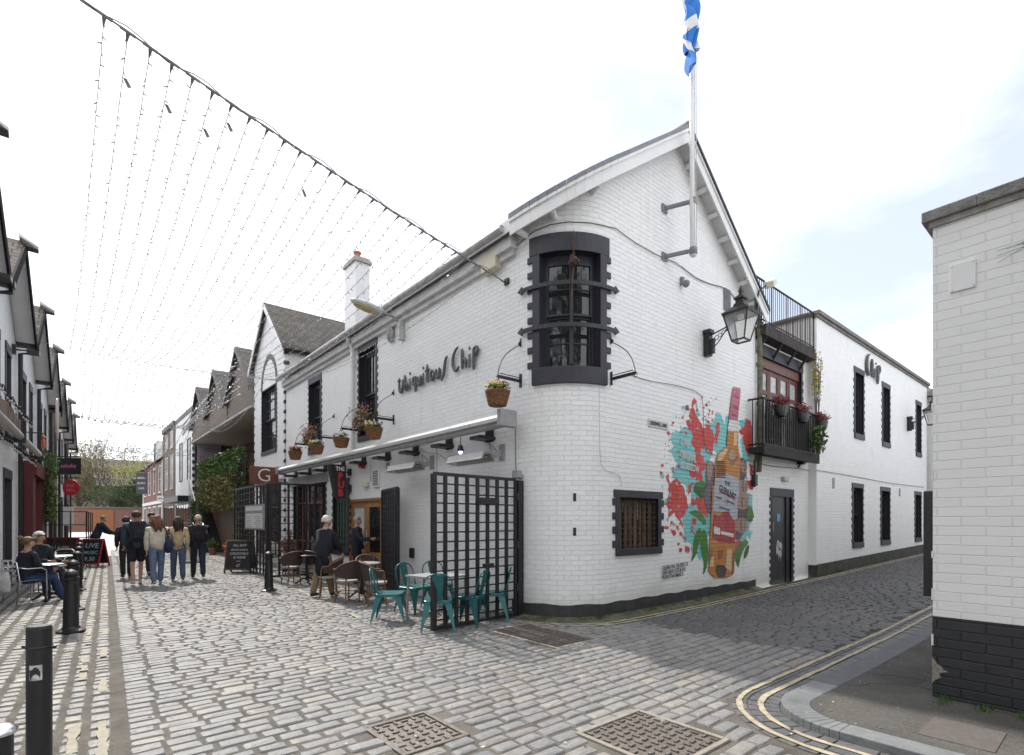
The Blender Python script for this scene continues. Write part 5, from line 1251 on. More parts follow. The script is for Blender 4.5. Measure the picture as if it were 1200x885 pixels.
for sy in (-1, 1):
    for sz in (-1, 1): mb = MB(); mb.ell((RX - .017, a_.y + sy * .07, a_.z + sz * .10), (.004, .008, .008), 8, 4); mb.build('screw', STEEL, t)
t = thing('wire_tangle', 'thin loose wires tangled on the right-hand brick wall at the frame edge', 'wire', (RX, .62, 3.2)); mb = MB(); r = random.Random(6)
c = onX(1196, 290, RX - .02)
for k in range(5):
    p = [c + Vector((-r.uniform(0, .05), -r.uniform(-.02, .08), r.uniform(-.03, .05))) for _ in range(3)]
    p += [c + Vector((-.02, r.uniform(.05, .16), r.uniform(-.12, .02)))]
    mb.tube(p, .0016, 4)
mb.build('wire', IRON, t)
t = thing('wall_cabinet', 'black cabinet fixed to the lane side of the right-hand building', 'cabinet', (7.9, 1.4, .7)); mb = MB(); mb.bx(7.8, 8.3, 1.16, 1.63, .70, 1.95); mb.build('box', BLACKP, t, bevel=.01); mb = MB(); mb.bx(7.79, 7.80, 1.2, 1.6, .75, 1.9); mb.build('door', IRON, t)
# ================= MURAL on the gable wall =================
def mm(name, c):
    return brick('mural_' + name, c, [x * .93 for x in c], [x * .82 for x in c], rough=.55, lump=.55, depth=.011, gamt=.26, grime=[x * .6 + .28 for x in c], gthr=.50, low=False)
mur = thing('mural', 'large painted mural of an amber bottle with red and turquoise splashes, leaves and walnuts', 'mural', (9.6, 5.55, 1.5))
ML = [0]
def mpoly(name, polys, mat, jag=.012, lay=None, seed=1, sub=.05, smooth=False):
    r = random.Random(seed); ML[0] += 1; lay = lay or ML[0]; mb = MB()
    for pk, pl in enumerate(polys):
        P = [onY(a, b2, 5.57) for a, b2 in pl]; P = [(p.x, p.z) for p in P]; out = []
        if smooth:
            for _ in range(2):
                q = []
                for i in range(len(P)):
                    a, b2 = P[i], P[(i + 1) % len(P)]; q += [(a[0] * .75 + b2[0] * .25, a[1] * .75 + b2[1] * .25), (a[0] * .25 + b2[0] * .75, a[1] * .25 + b2[1] * .75)]
                P = q
        for i in range(len(P)):
            a, b2 = P[i], P[(i + 1) % len(P)]; d = sqrt((a[0] - b2[0]) ** 2 + (a[1] - b2[1]) ** 2); n = max(1, int(d / sub))
            for k in range(n): out.append((a[0] + (b2[0] - a[0]) * k / n + r.gauss(0, jag), a[1] + (b2[1] - a[1]) * k / n + r.gauss(0, jag)))
        ar = sum(out[i][0] * out[(i + 1) % len(out)][1] - out[(i + 1) % len(out)][0] * out[i][1] for i in range(len(out)))
        if ar < 0: out = out[::-1]
        y = 5.57 - .0012 - .0009 * lay - .00006 * (pk % 15)
        mb.face([(x, y, z) for x, z in out], 0, [(S1 + x - PC[0], z) for x, z in out])
    return mb.build(name, mat, mur)
def A(*p): return [(770 + a / 7.375, 460 + b2 / 7.375) for a, b2 in p]
def B(*p): return [(770 + a / 7.375, 570 + b2 / 7.375) for a, b2 in p]
TQ = mm('turquoise', (.19, .56, .57)); RD = mm('coral_red', (.56, .055, .045)); GN = mm('green', (.06, .20, .03)); GD = mm('dark_green', (.035, .11, .03))
AM = mm('amber', (.50, .20, .03)); AMD = mm('dark_amber', (.30, .10, .035)); AML = mm('pale_amber', (.70, .50, .28)); GR = mm('label_grey', (.38, .41, .48)); WT = mm('highlight_white', (.72, .70, .70))
WR = mm('label_red', (.36, .03, .035)); WN = mm('walnut', (.34, .22, .17)); WD = mm('walnut_dark', (.09, .06, .06)); PK = mm('capsule_pink', (.50, .14, .20)); PU = mm('plum_shadow', (.13, .10, .12)); INK = mm('ink_black', (.02, .02, .022))
sm_ = dict(jag=.005, smooth=True, sub=.06)
mpoly('paint_splash', [A((190, 250), (205, 330), (130, 330), (115, 410), (150, 460), (125, 500), (140, 560), (180, 600), (130, 660), (150, 720), (190, 760), (240, 800), (260, 860), (330, 885), (400, 800), (460, 760), (440, 600), (480, 500), (600, 560), (620, 440), (590, 330), (560, 200), (520, 165), (490, 220), (470, 300), (440, 340), (400, 330), (330, 300), (300, 330), (260, 290), (215, 320)),
    B((300, 0), (290, 200), (330, 330), (420, 420), (470, 440), (480, 0)), B((660, 60), (820, 60), (825, 200), (790, 420), (700, 520)), A((590, 200), (700, 230), (700, 560), (560, 560)),
    B((280, 0), (300, 120), (230, 220), (215, 330), (250, 380), (200, 440), (240, 480), (340, 520), (350, 600), (370, 640), (390, 600), (440, 400), (430, 0)), A((700, 240), (745, 350), (720, 420), (740, 600), (800, 590), (830, 480), (820, 330), (770, 230)), B((760, 380), (800, 470), (825, 400), (790, 380))], TQ, jag=.022, seed=2)
mpoly('paint_splash', [A((310, 80), (285, 150), (270, 190), (290, 230), (245, 240), (260, 290), (300, 330), (310, 380), (290, 420), (320, 480), (400, 470), (440, 420), (455, 330), (440, 260), (410, 320), (380, 290), (350, 200), (325, 160)), A((520, 250), (505, 300), (500, 380), (510, 470), (530, 400), (545, 320), (540, 260)),
    A((770, 230), (750, 290), (700, 340), (740, 370), (750, 470), (790, 540), (812, 480), (828, 330), (810, 240)), A((88, 690), (75, 740), (100, 790), (95, 885), (245, 885), (225, 810), (190, 770), (170, 800), (140, 760), (110, 770)),
    B((90, 0), (100, 60), (65, 140), (100, 200), (95, 260), (150, 240), (180, 290), (215, 350), (230, 330), (210, 280), (270, 190), (265, 130), (245, 60), (230, 0)), B((300, 110), (290, 150), (420, 215), (440, 160), (380, 120)), A((270, 660), (290, 720), (350, 760), (410, 750), (370, 680), (330, 650)), A((320, 470), (340, 560), (370, 560), (380, 480)),
    A((800, 600), (832, 640), (822, 720), (800, 700)), A((770, 760), (830, 740), (832, 830), (800, 850)), A((460, 430), (455, 500), (480, 520), (480, 450)), A((270, 800), (310, 780), (290, 860), (262, 880)), B((330, 90), (420, 60), (440, 260), (360, 220)), A((400, 300), (460, 280), (500, 420), (470, 560), (420, 480)), A((300, 560), (400, 540), (420, 620), (390, 700), (320, 640)), B((640, 480), (720, 470), (760, 520), (690, 600))], RD, jag=.022, seed=3)
r = random.Random(9); dots = [[], []]
for k in range(330):
    a = r.uniform(0, 2 * pi); q = r.uniform(.8, 1.35); cx, cy = 826 + 38 * q * cos(a), 560 + 72 * q * sin(a)
    if cx > 884 or cy > 655 or cx < 768: continue
    if 835 < cx < 866 and cy > 470: continue
    s = abs(r.gauss(0, .9)) + .35; n = 7
    dots[k % 2].append([(cx + s * r.uniform(.6, 1.2) * cos(2 * pi * i / n), cy + 1.4 * s * r.uniform(.6, 1.3) * sin(2 * pi * i / n)) for i in range(n)])
for pl in (B((60, 340), (100, 345), (90, 370), (65, 368)), B((115, 370), (160, 380), (160, 420), (140, 432)), B((160, 340), (185, 345), (180, 385)), B((190, 530), (215, 535), (210, 575), (185, 570)), B((240, 515), (275, 520), (270, 575), (240, 570)), A((30, 620), (55, 620), (55, 640), (35, 645)), A((22, 680), (48, 685), (45, 720), (28, 715)), B((300, 280), (345, 275), (335, 330), (300, 330))): dots[0].append(pl)
mpoly('paint_drops', dots[0], RD, jag=.006, seed=4); mpoly('paint_drops', dots[1], TQ, jag=.006, seed=5)
mpoly('leaf', [A((320, 790), (310, 850), (340, 890), (420, 890), (425, 770), (360, 765)) , B((330, 0), (330, 50), (370, 110), (410, 100), (415, 0))], GD, seed=6, **sm_)
mpoly('leaf', [A((320, 790), (330, 820), (400, 830), (425, 770), (360, 765)), B((265, 225), (330, 198), (400, 240), (430, 340), (385, 325), (340, 260))], GN, seed=6, **sm_)
mpoly('leaf', [B((375, 340), (310, 440), (308, 580), (288, 665), (335, 600), (370, 450), (385, 430)), B((380, 370), (365, 480), (385, 600), (405, 660), (388, 795), (432, 690), (445, 560), (425, 380))], GN, seed=7, **sm_)
mpoly('leaf', [B((805, 150), (750, 220), (770, 300), (832, 285), (838, 250)), B((660, 570), (698, 725), (712, 640), (745, 540), (795, 490), (760, 445), (690, 520))], GN, seed=8, **sm_)
mpoly('leaf', [B((780, 250), (770, 300), (815, 310), (832, 285)), B((795, 490), (750, 550), (745, 650), (790, 570))], GD, seed=8, **sm_)
mpoly('hand_shadow', [A((420, 600), (445, 585), (492, 610), (500, 740), (480, 890), (425, 890), (415, 720)), B((410, 0), (490, 0), (470, 240), (440, 240), (400, 110))], PU, seed=9, **sm_)
mpoly('walnut', [A((425, 610), (450, 590), (480, 620), (470, 740), (430, 780))], WN, seed=9, **sm_)
mpoly('walnut_shade', [A((690, 560), (760, 570), (775, 700), (740, 780), (690, 740)), B((670, 60), (790, 60), (780, 230), (740, 440), (660, 480))], WD, seed=10, **sm_)
for k, (cx, cy, rx, ry) in enumerate(((748 , 640, 26, 62), (738, 815, 46, 62), (740, 905, 50, 50), (732, 955, 54, 62), (722, 1150, 58, 68))):
    mpoly('walnut', [A(*[(cx + rx * cos(2 * pi * i / 14), cy + ry * sin(2 * pi * i / 14)) for i in range(14)])], WN, jag=.006, seed=20 + k, smooth=True)
    if k != 2:
        mpoly('walnut_vein', [A(*([(cx - rx * .15 + 5 * sin(i * 1.3), cy - ry * .8 + i * ry * .2) for i in range(9)] + [(cx - rx * .15 + 9 + 5 * sin(i * 1.3), cy - ry * .8 + i * ry * .2) for i in range(8, -1, -1)])), A(*([(cx + rx * .45 + 4 * sin(i * 1.7), cy - ry * .5 + i * ry * .15) for i in range(8)] + [(cx + rx * .45 + 6 + 4 * sin(i * 1.7), cy - ry * .5 + i * ry * .15) for i in range(7, -1, -1)]))], WD, jag=.003, seed=30 + k)
# bottle
mpoly('bottle_capsule', [[(859, 453.5), (866.5, 455), (866.8, 460), (863.5, 493), (853, 492.5), (857, 460)]], PK, jag=.003, seed=1)
mpoly('capsule_fold', [[(859.5, 462), (865, 466), (864.5, 468), (859, 465)], [(858, 474), (864, 478), (863.5, 481), (857, 477)], [(857, 484), (862, 487), (861.8, 489), (856.5, 487)]], mm('fold_dark', (.24, .05, .09)), jag=.002)
mpoly('bottle_neck', [A((615, 238), (690, 245), (692, 345), (600, 335))], WT, jag=.003)
mpoly('bottle', [A((600, 330), (690, 342), (690, 470), (715, 600), (705, 730), (700, 900), (480, 890), (495, 600), (520, 520), (595, 465)), B((470, 0), (690, 0), (665, 490), (658, 740), (600, 788), (495, 788), (438, 735), (445, 560))], AM, jag=.004)
mpoly('bottle_glint', [A((655, 350), (685, 350), (682, 460), (650, 465)), A((520, 540), (590, 480), (600, 500), (540, 600), (515, 600)), B((595, 545), (640, 545), (632, 740), (585, 700)), B((450, 620), (480, 600), (480, 700), (450, 690))], AML, jag=.004)
mpoly('bottle_shade', [A((610, 490), (660, 500), (690, 560), (640, 640), (600, 560)), B((445, 560), (470, 520), (470, 600), (440, 660)), B((640, 600), (660, 560), (655, 750), (630, 770)), B((510, 560), (560, 540), (560, 600), (520, 640))], AMD, jag=.006)
mpoly('bottle_crest', [A(*[(640 + 36 * cos(2 * pi * i / 16), 540 + 44 * sin(2 * pi * i / 16)) for i in range(16)])], mm('crest', (.42, .28, .18)), jag=.006)
mpoly('label', [A((492, 745), (590, 700), (695, 748), (700, 900), (482, 900)), B((486, 0), (692, 0), (684, 285), (640, 290), (600, 225), (470, 215))], GR, jag=.003)
mpoly('label_lower', [B((480, 235), (520, 262), (560, 225), (605, 215), (645, 285), (662, 310), (662, 492), (560, 484), (465, 450))], WR, jag=.004)
mpoly('label_tag', [B((480, 345), (532, 360), (532, 420), (480, 405)), B((540, 385), (650, 410), (650, 442), (540, 412))], WT, jag=.001)
mpoly('bottle_base_emblem', [B((505, 678), (565, 680), (590, 715), (575, 782), (520, 784), (495, 720))], mm('emblem', (.05, .03, .03)), jag=.003)
mpoly('painted_louvre', [A(*[(500, 592 + i * 17), (582, 592 + i * 17), (582, 600 + i * 17), (500, 600 + i * 17)]) for i in range(9)], INK, jag=.001, sub=1)
def mtext(body, x, y, hpx, wpx, mat, rot=0.0, line=1.0, d=.032):
    p = onY(x, y, 5.57 - d); q = onY(x, y - hpx, 5.57 - d); e = onY(x + wpx, y, 5.57 - d)
    sz = (q.z - p.z) / .72
    o = text('lettering', body, sz, (p.x, 5.57 - d, p.z), (cos(rot), 0, sin(rot)), (-sin(rot), 0, cos(rot)), mat, mur, ext=.001, bold=sz * .022, line=line)
    # fit width
    xs = [v.co.x for v in o.data.vertices]; w_ = max(xs) - min(xs); k = (e.x - p.x) / w_; x0 = p.x - mur.location.x
    for v in o.data.vertices: v.co.x = x0 + (v.co.x - x0) * k
    return o
mtext('THE', 849, 567.5, 4.2, 6.5, INK, -.10); mtext('GLENLIVET', 842.8, 575, 8, 19.5, INK, -.20)
mtext('FOUNDERS RESERVE', 842.5, 577.5, 2, 18.5, RD, -.20)
mtext('SINGLE MALT', 839, 583, 2, 7, INK, -.15); mtext('SCOTCH WHISKY', 852, 588, 2, 9, INK, -.15); mtext('12', 848, 588.5, 4, 5, AM, -.15)
mtext('AGED IN OAK', 842.5, 595, 2.2, 13, INK, -.2)
mtext('GLEN', 838, 683-16, 2, 6, WT, -.02) if False else None
mtext('LIVE', 798, 521, 8, 10, WT, -.1); mtext('ORIGINAL', 797, 535.5, 9, 19, WT, -.08); mtext('GLASGOW', 797.5, 548.5, 8.5, 22, WT, -.06)
for i, (s_, w_) in enumerate((('CELEBRATING THE SPIRIT OF', 30), ('OUR GREAT CITY & THE', 27), ('PEOPLE THAT MAKE IT.', 25))):
    mtext(s_, 776.3, 668.2 + i * 5.6, 4.8, w_, INK, .028)
# ================= STREET beyond the pub (right side) and end =================
fS = lambda x0: (lambda s, d, z: Vector((x0 - d, s, z)))   # s = y, wall faces -x   (note: s runs away from the camera)
def fSr(x0): return lambda s, d, z: Vector((x0 - d, -s, z))  # s = -y
def gable_front(parent, x0, y0, y1, z1, za, mat, holes=(), name='wall', uvo=0, zb=-.03):
    mb = MB(); ym = (y0 + y1) / 2
    def top(s): y = -s; return z1 + (za - z1) * (1 - abs(y - ym) / ((y1 - y0) / 2))
    strip_wall(mb, fSr(x0), -y1, -y0, zb, top, list(holes), 2.5, .18, curve=[-ym]); return mb.build(name, mat, parent)
def pitched(parent, x0, x1, y0, y1, z1, za, oh=.3, mat=SLATE, name='roof', fr=.35):
    ym = (y0 + y1) / 2; sl = (za - z1) / ((y1 - y0) / 2); mb = MB()
    for sg, ye in ((-1, y0 - oh * .8), (1, y1 + oh * .8)):
        ze = za - sl * abs(ye - ym); T = .07
        V = [(x0 - fr, ye, ze), (x1, ye, ze), (x1, ym, za), (x0 - fr, ym, za)]; V += [(a, b2, c - T) for a, b2, c in V]
        f = [(0, 1, 2, 3), (7, 6, 5, 4), (0, 4, 5, 1), (2, 6, 7, 3), (3, 7, 4, 0), (1, 5, 6, 2)]
        mb.raw([(a, b2, c + .09) for a, b2, c in V], f)
    o = mb.build(name, mat, parent, uvbox=True)
    return o
def barge(parent, x0, y0, y1, z1, za, mat=WHITEP, fr=.35, w_=.22, oh=.24, name='bargeboard'):
    ym = (y0 + y1) / 2; sl = (za - z1) / ((y1 - y0) / 2); mb = MB()
    for ye in (y0 - oh, y1 + oh):
        ze = za - sl * abs(ye - ym); x = x0 - fr - .02
        mb.raw([(x, ye, ze + .08), (x, ym, za + .08), (x, ym, za + .08 - w_), (x, ye, ze + .08 - w_), (x + .03, ye, ze + .08), (x + .03, ym, za + .08), (x + .03, ym, za + .08 - w_), (x + .03, ye, ze + .08 - w_)], [(0, 1, 2, 3), (7, 6, 5, 4), (0, 4, 5, 1), (3, 2, 6, 7), (0, 3, 7, 4), (1, 5, 6, 2)])
    return mb.build(name, mat, parent)
def simplewin(parent, f, s0, s1, z0, z1, frame=WHITEP, d=0.0, cols=2, rows=2, fw=.06, gm=GLASS, sur=None, name='window'):
    mb = MB(); pbox(mb, s0 - fw, s1 + fw, z0 - fw, z0, d - .02, d + .05, f=f, arc=False); pbox(mb, s0 - fw, s1 + fw, z1, z1 + fw, d - .02, d + .03, f=f, arc=False)
    pbox(mb, s0 - fw, s0, z0, z1, d - .02, d + .03, f=f, arc=False); pbox(mb, s1, s1 + fw, z0, z1, d - .02, d + .03, f=f, arc=False)
    for i in range(1, cols): s = s0 + (s1 - s0) * i / cols; pbox(mb, s - .015, s + .015, z0, z1, d - .01, d + .02, f=f, arc=False)
    for i in range(1, rows): z = z0 + (z1 - z0) * i / rows; pbox(mb, s0, s1, z - .018, z + .018, d - .01, d + .02, f=f, arc=False)
    o = mb.build(name, frame, parent); mb = MB(); pbox(mb, s0, s1, z0, z1, d - .02, d + .004, f=f, arc=False); mb.build('pane', gm, o); return o
X0 = 5.8
gb = thing('gabled_house', 'white gabled house with arched black window next to the pub', 'building', (X0, 21, 0))
AW = (-21.65, -19.9, 4.2, 6.5)
gable_front(gb, X0 - .03, 18.95, 22.8, 7.7, 9.6, [WHITE, NAVYP], [AW])
mb = MB(); mb.face([(X0 - .03, 18.95, 0), (10.5, 18.95, 0), (10.5, 18.95, 7.7), (X0 - .03, 18.95, 7.7)], 0, [(0, 0), (4.7, 0), (4.7, 7.7), (0, 7.7)]); mb.face([(10.5, 22.8, 0), (X0 - .03, 22.8, 0), (X0 - .03, 22.8, 7.7), (10.5, 22.8, 7.7)], 0, [(0, 0), (4.7, 0), (4.7, 7.7), (0, 7.7)]); mb.build('side_wall', WHITE, gb)
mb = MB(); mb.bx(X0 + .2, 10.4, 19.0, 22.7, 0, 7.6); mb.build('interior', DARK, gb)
rf = pitched(gb, X0, 10.5, 18.95, 22.8, 7.7, 9.6, fr=.2); barge(gb, X0, 18.95, 22.8, 7.7, 9.6, fr=.2)
mb = MB(); mb.bx(X0 - .1, 10.5, 18.80, 18.90, 7.42, 7.66); mb.build('eaves_board', NAVYP, gb)
g = fSr(X0 - .03)
mb = MB()
for z in [i * .34 + .2 for i in range(22)]:
    pbox(mb, -22.78, -22.70, z, z + .1, 0, .02, f=g, arc=False); pbox(mb, -19.03, -18.93, z, z + .1, 0, .02, f=g, arc=False)
    mb.bx(X0 - .05, X0 + .12, 18.92, 18.95, z, z + .12)
mb.build('quoin', NAVYP, gb)
s0, s1, z0, z1 = AW; o = surround(gb, g, s0, s1, z0, z1, lw=.07, lh=.05, sill=.14, tw=.05); o.name = 'window'
sash(o, g, s0, s1, z0, z1, d=-.1, cols=3, rows=(2, 3))
mb = MB(); cy_, cz_ = (s0 + s1) / 2, 6.55; n = 14
for i in range(n):
    a0, a1 = pi * i / n, pi * (i + 1) / n; r0, r1 = .86, 1.02
    q = [(cy_ + rr * cos(a), cz_ + 1.25 * rr * sin(a) * .95) for rr, a in ((r0, a0), (r1, a0), (r1, a1), (r0, a1))]
    V = [g(s, .02, z) for s, z in q] + [g(s, -.01, z) for s, z in q]; mb.raw(V, [(0, 1, 2, 3), (1, 5, 6, 2), (0, 3, 7, 4)])
mb.build('arch', NAVYP, o)
simplewin(gb, lambda s, d, z: Vector((s, 18.95 - d, z)), 6.9, 7.3, 6.75, 7.1, NAVYP, cols=1, rows=1)
simplewin(gb, g, -22.3, -19.4, .4, 2.9, BLACKP, cols=5, rows=3, name='shopfront')
mb = MB(); mb.bx(X0 - .12, X0 - .03, 19.0, 22.7, 3.05, 3.35); mb.build('cornice', WHITEP, gb)
# hanging G sign
t = thing('letter_sign', 'square brown projecting sign with a white letter G', 'sign', (5.1, 18.9, 3)); y = 18.55
a = onY(293, 546, y); b2 = onY(326.5, 568.5, y); mb = MB(); mb.bx(a.x, b2.x, y, y + .07, b2.z, a.z); mb.build('panel', plain('brown_sign', (.16, .055, .03), .6), t, bevel=.005)
text('lettering', 'G', .62, ((a.x + b2.x) / 2 - .24, y - .006, b2.z + .10), MR, UP, WHITEP, t, bold=-.004, sx=1.0)
mb = MB(); mb.bar((b2.x, y + .03, a.z - .1), (5.78, y + .03, a.z - .1), .03); mb.bar((b2.x, y + .03, b2.z + .1), (5.78, y + .03, b2.z + .1), .03); mb.build('bracket', IRON, t)
# timber-gabled terrace building with planted balcony
tb = thing('timber_gabled_building', 'building with three timber gables over an open planted terrace', 'building', (X0, 29, 0))
TIMB = brick('timber_boards', (.21, .165, .13), (.18, .14, .11), (.10, .08, .07), rough=.75, bw=5, rh=.16, ms=.006, lump=.1, low=False, gamt=.3, grime=(.12, .09, .07))
for k, ym in enumerate((25.2, 29.8, 34.2)):
    y0, y1 = ym - 2.25, ym + 2.2
    gable_front(tb, X0, y0, y1, 7.0, 9.05, [TIMB, TIMB], name='gable_wall', zb=6.25); pitched(tb, X0, 12, y0, y1, 7.0, 9.05, oh=.1, fr=.2); barge(tb, X0, y0, y1, 7.0, 9.05, NAVYP, fr=.2, oh=.05)
mb = MB(); mb.bx(X0 - .12, 12, 22.9, 36.4, 6.15, 6.25); mb.build('soffit', plain('pale_soffit', (.50, .47, .42), .8, var=.1), tb)
mb = MB(); wx(mb, 8.2, 22.9, 36.4, 0, 6.5); wy(mb, 23.0, 5.9, 8.2, 3.4, 6.5); mb.face([(5.85, 35.9, 0), (8.2, 35.9, 0), (8.2, 35.9, 6.5), (5.85, 35.9, 6.5)], 0, [(0, 0), (2.4, 0), (2.4, 6.5), (0, 6.5)])
mb.build('rear_wall', REDB, tb)
mb = MB(); mb.bx(5.95, 8.15, 24.5, 31.0, 3.3, 3.5); mb.bx(6.1, 8.2, 24.6, 30.9, 0, 3.3); mb.build('terrace_base', BROWNB, tb, uvbox=True)
t = thing('banner', 'tall grey banner with faded red lettering on the wall facing down the street', 'banner', (7, 35.8, 4)); a = onY(231, 514, 35.85); b2 = onY(259, 570, 35.85)
mb = MB(); mb.bx(a.x, b2.x, 35.78, 35.84, b2.z - .3, a.z); mb.build('panel', plain('grey_banner', (.36, .34, .37), .7, var=.1), t)
mb = MB(); mb.bx(a.x - .12, b2.x + .12, 35.85, 35.88, b2.z - .4, a.z + .12); mb.build('frame', NAVYP, t)
text('lettering', 'ASHTON', .35, (a.x + .3, 35.77, a.z - .75), MR, UP, plain('faded_ink', (.22, .20, .24), .7), t); text('lettering', 'SODA', .72, (a.x + .08, 35.77, a.z - 1.55), MR, UP, plain('faded_red_ink', (.42, .16, .18), .7), t, bold=.01); text('lettering', 'ROCKS', .55, (a.x + .08, 35.77, a.z - 2.25), MR, UP, MATS['faded_ink'], t, bold=.01)
# planted balcony
pb = thing('planted_balcony', 'railed balcony front hung with trailing greenery beside the stairs', 'balcony', (5.8, 28, 3.4))
mb = MB(); mb.bx(5.75, 6.1, 24.2, 33.5, 3.35, 3.55); mb.build('floor', NAVYP, pb); railing(pb, [(5.78, 24.2), (5.78, 33.5)], 3.5, 4.5, .14); railing(pb, [(8.0, 24.15), (5.78, 24.15)], 3.5, 4.5, .14)
def hedge(lab, x, y0, y1, z0, z1, n, mat, sz, seed, hang=0):
    t = thing('trailing_plant', lab, 'plant', (x, (y0 + y1) / 2, z0)); rg = random.Random(seed); mb = MB()
    for i in range(n):
        y = rg.uniform(y0, y1); q = rg.random(); zz = z0 + (z1 - z0) * q - (hang * (.5 + .5 * sin(y * 5)) * (1 - q) ** 3)
        mb.leaf(Vector((x + rg.gauss(0, .10), y, zz)), sz * rg.uniform(.6, 1.3), 0, rg)
    mb.build('foliage', mat, t); mb = MB()
    for i in range(12): y = y0 + (y1 - y0) * (i + .5) / 12; mb.tube([(x + .02, y, z0 - .1), (x, y + .05, (z0 + z1) / 2), (x, y - .04, z1)], .012, 4)
    mb.build('stem', MATS['twig'], t)
hedge('bright green trailing plant along the balcony rail', 5.68, 24.3, 33.5, 3.75, 4.75, 3600, LEAF, .085, 3)
hedge('olive brown trailing plant hanging below the balcony', 5.66, 25.2, 33.6, 2.5, 3.75, 4200, LEAFO, .085, 4, .5)
hedge('green climber down the end of the balcony to the ground', 5.6, 23.4, 24.4, .3, 4.4, 1200, LEAFD, .08, 5)
t = thing('staircase', 'dark external staircase rising beside the planted balcony', 'stairs', (5.7, 30, 0)); mb = MB()
for i in range(14): mb.bx(5.2, 6.1, 29.8 + i * .28, 29.8 + (i + 1) * .28, 0, .2 + i * .2)
mb.build('steps', plain('dark_steps', (.035, .033, .034), .7, var=.4), t)
mb = MB()
for x in (5.17,): mb.bar((x, 29.7, 1.15), (x, 33.7, 3.95), .05); mb.bar((x, 29.7, 0), (x, 29.7, 1.15), .05)
for i in range(14): mb.bar((5.17, 29.9 + i * .28, .2 + i * .2), (5.17, 29.9 + i * .28, 1.25 + i * .2), .02)
mb.build('handrail', DIRTYG, t)
hedge('ivy climbing the stair handrail', 5.12, 30.0, 32.4, .4, 2.6, 700, LEAFD, .08, 6)
# tall white narrow house
nb = thing('narrow_white_house', 'narrow white house with dark quoins beyond the stairs', 'building', (X0, 39, 0)); 
mb = MB(); bbox_uv(mb, X0, 12, 36.4, 42.8, 0, 8.4); mb.build('wall', WHITE, nb); mb = MB()
for z in [i * .4 + .2 for i in range(20)]: mb.bx(X0 - .03, X0 + .35, 36.36, 36.42, z, z + .2)
mb.bx(X0 - .05, 12, 36.35, 42.85, 8.2, 8.45); mb.build('trim', NAVYP, nb)
gn = fSr(X0)
for (s, z, w_, h_) in ((-37.6, 4.2, 1.0, 2.4), (-40.5, 4.2, 1.0, 2.4)): simplewin(nb, gn, s - w_ / 2, s + w_ / 2, z, z + h_, NAVYP)
simplewin(nb, gn, -42.4, -36.9, .3, 2.6, BLACKP, cols=6, rows=2, name='shopfront'); mb = MB(); mb.bx(X0 - .7, X0, 36.9, 42.4, 2.75, 3.1); mb.build('canopy', BLACKP, nb)
bb = thing('brown_brick_house', 'tall narrow brown brick house front', 'building', (X0, 45, 0)); mb = MB(); bbox_uv(mb, X0 - .02, 12, 42.9, 48.5, 0, 8.2); mb.build('wall', BROWNB, bb)
mb = MB(); mb.bx(X0 - .15, 12, 42.9, 48.5, 8.2, 8.5); mb.build('cornice', STONE, bb)
gg = fSr(X0 - .02)
for s in (-44.3, -46.8):
    simplewin(bb, gg, s - .5, s + .5, 3.9, 6.2, WHITEP); simplewin(bb, gg, s - .5, s + .5, 6.8, 7.9, WHITEP)
simplewin(bb, gg, -48, -43.5, .3, 2.6, BLACKP, cols=4, rows=1, name='shopfront')
rd = thing('red_brick_mews', 'long red brick mews with white windows and a white roof dormer', 'building', (X0, 55, 0)); mb = MB(); bbox_uv(mb, X0 - .04, 12, 48.6, 62, 0, 6.4); mb.build('wall', REDB, rd)
mb = MB(); mb.raw([(X0 - .3, 48.6, 6.35), (X0 - .3, 62.2, 6.35), (9, 62.2, 9.6), (9, 48.6, 9.6), (12, 48.6, 6.4), (12, 62.2, 6.4)], [(0, 3, 2, 1), (3, 4, 5, 2), (0, 4, 3), (1, 2, 5)]); rrf = mb.build('roof', SLATE, rd, uvbox=True)
g2 = fSr(X0 - .04)
for i, s in enumerate((-50.3, -53.6, -57.0, -60.3)):
    simplewin(rd, g2, s - .55, s + .55, 3.9, 5.9, WHITEP, cols=1, rows=2, fw=.09); simplewin(rd, g2, s - .9, s + .9, .5, 2.7, WHITEP, cols=2, rows=1, fw=.1, name='ground_floor_window')
mb = MB()
for s in (48.7, 61.9): mb.bx(X0 - .1, X0 - .04, s - .12, s + .12, 0, 6.3)
mb.bx(X0 - .14, X0 - .04, 48.7, 61.9, 2.95, 3.2); mb.build('pilaster', WHITEP, rd)
for s in (52.5, 58.5):
    mb = MB(); mb.bx(X0 + .5, X0 + 3, s - .9, s + .9, 6.8, 8.9); dm_ = mb.build('dormer', WHITEP, rrf); simplewin(dm_, fSr(X0 + .5), -s - .6, -s + .6, 7.1, 8.6, NAVYP, cols=2, rows=2)
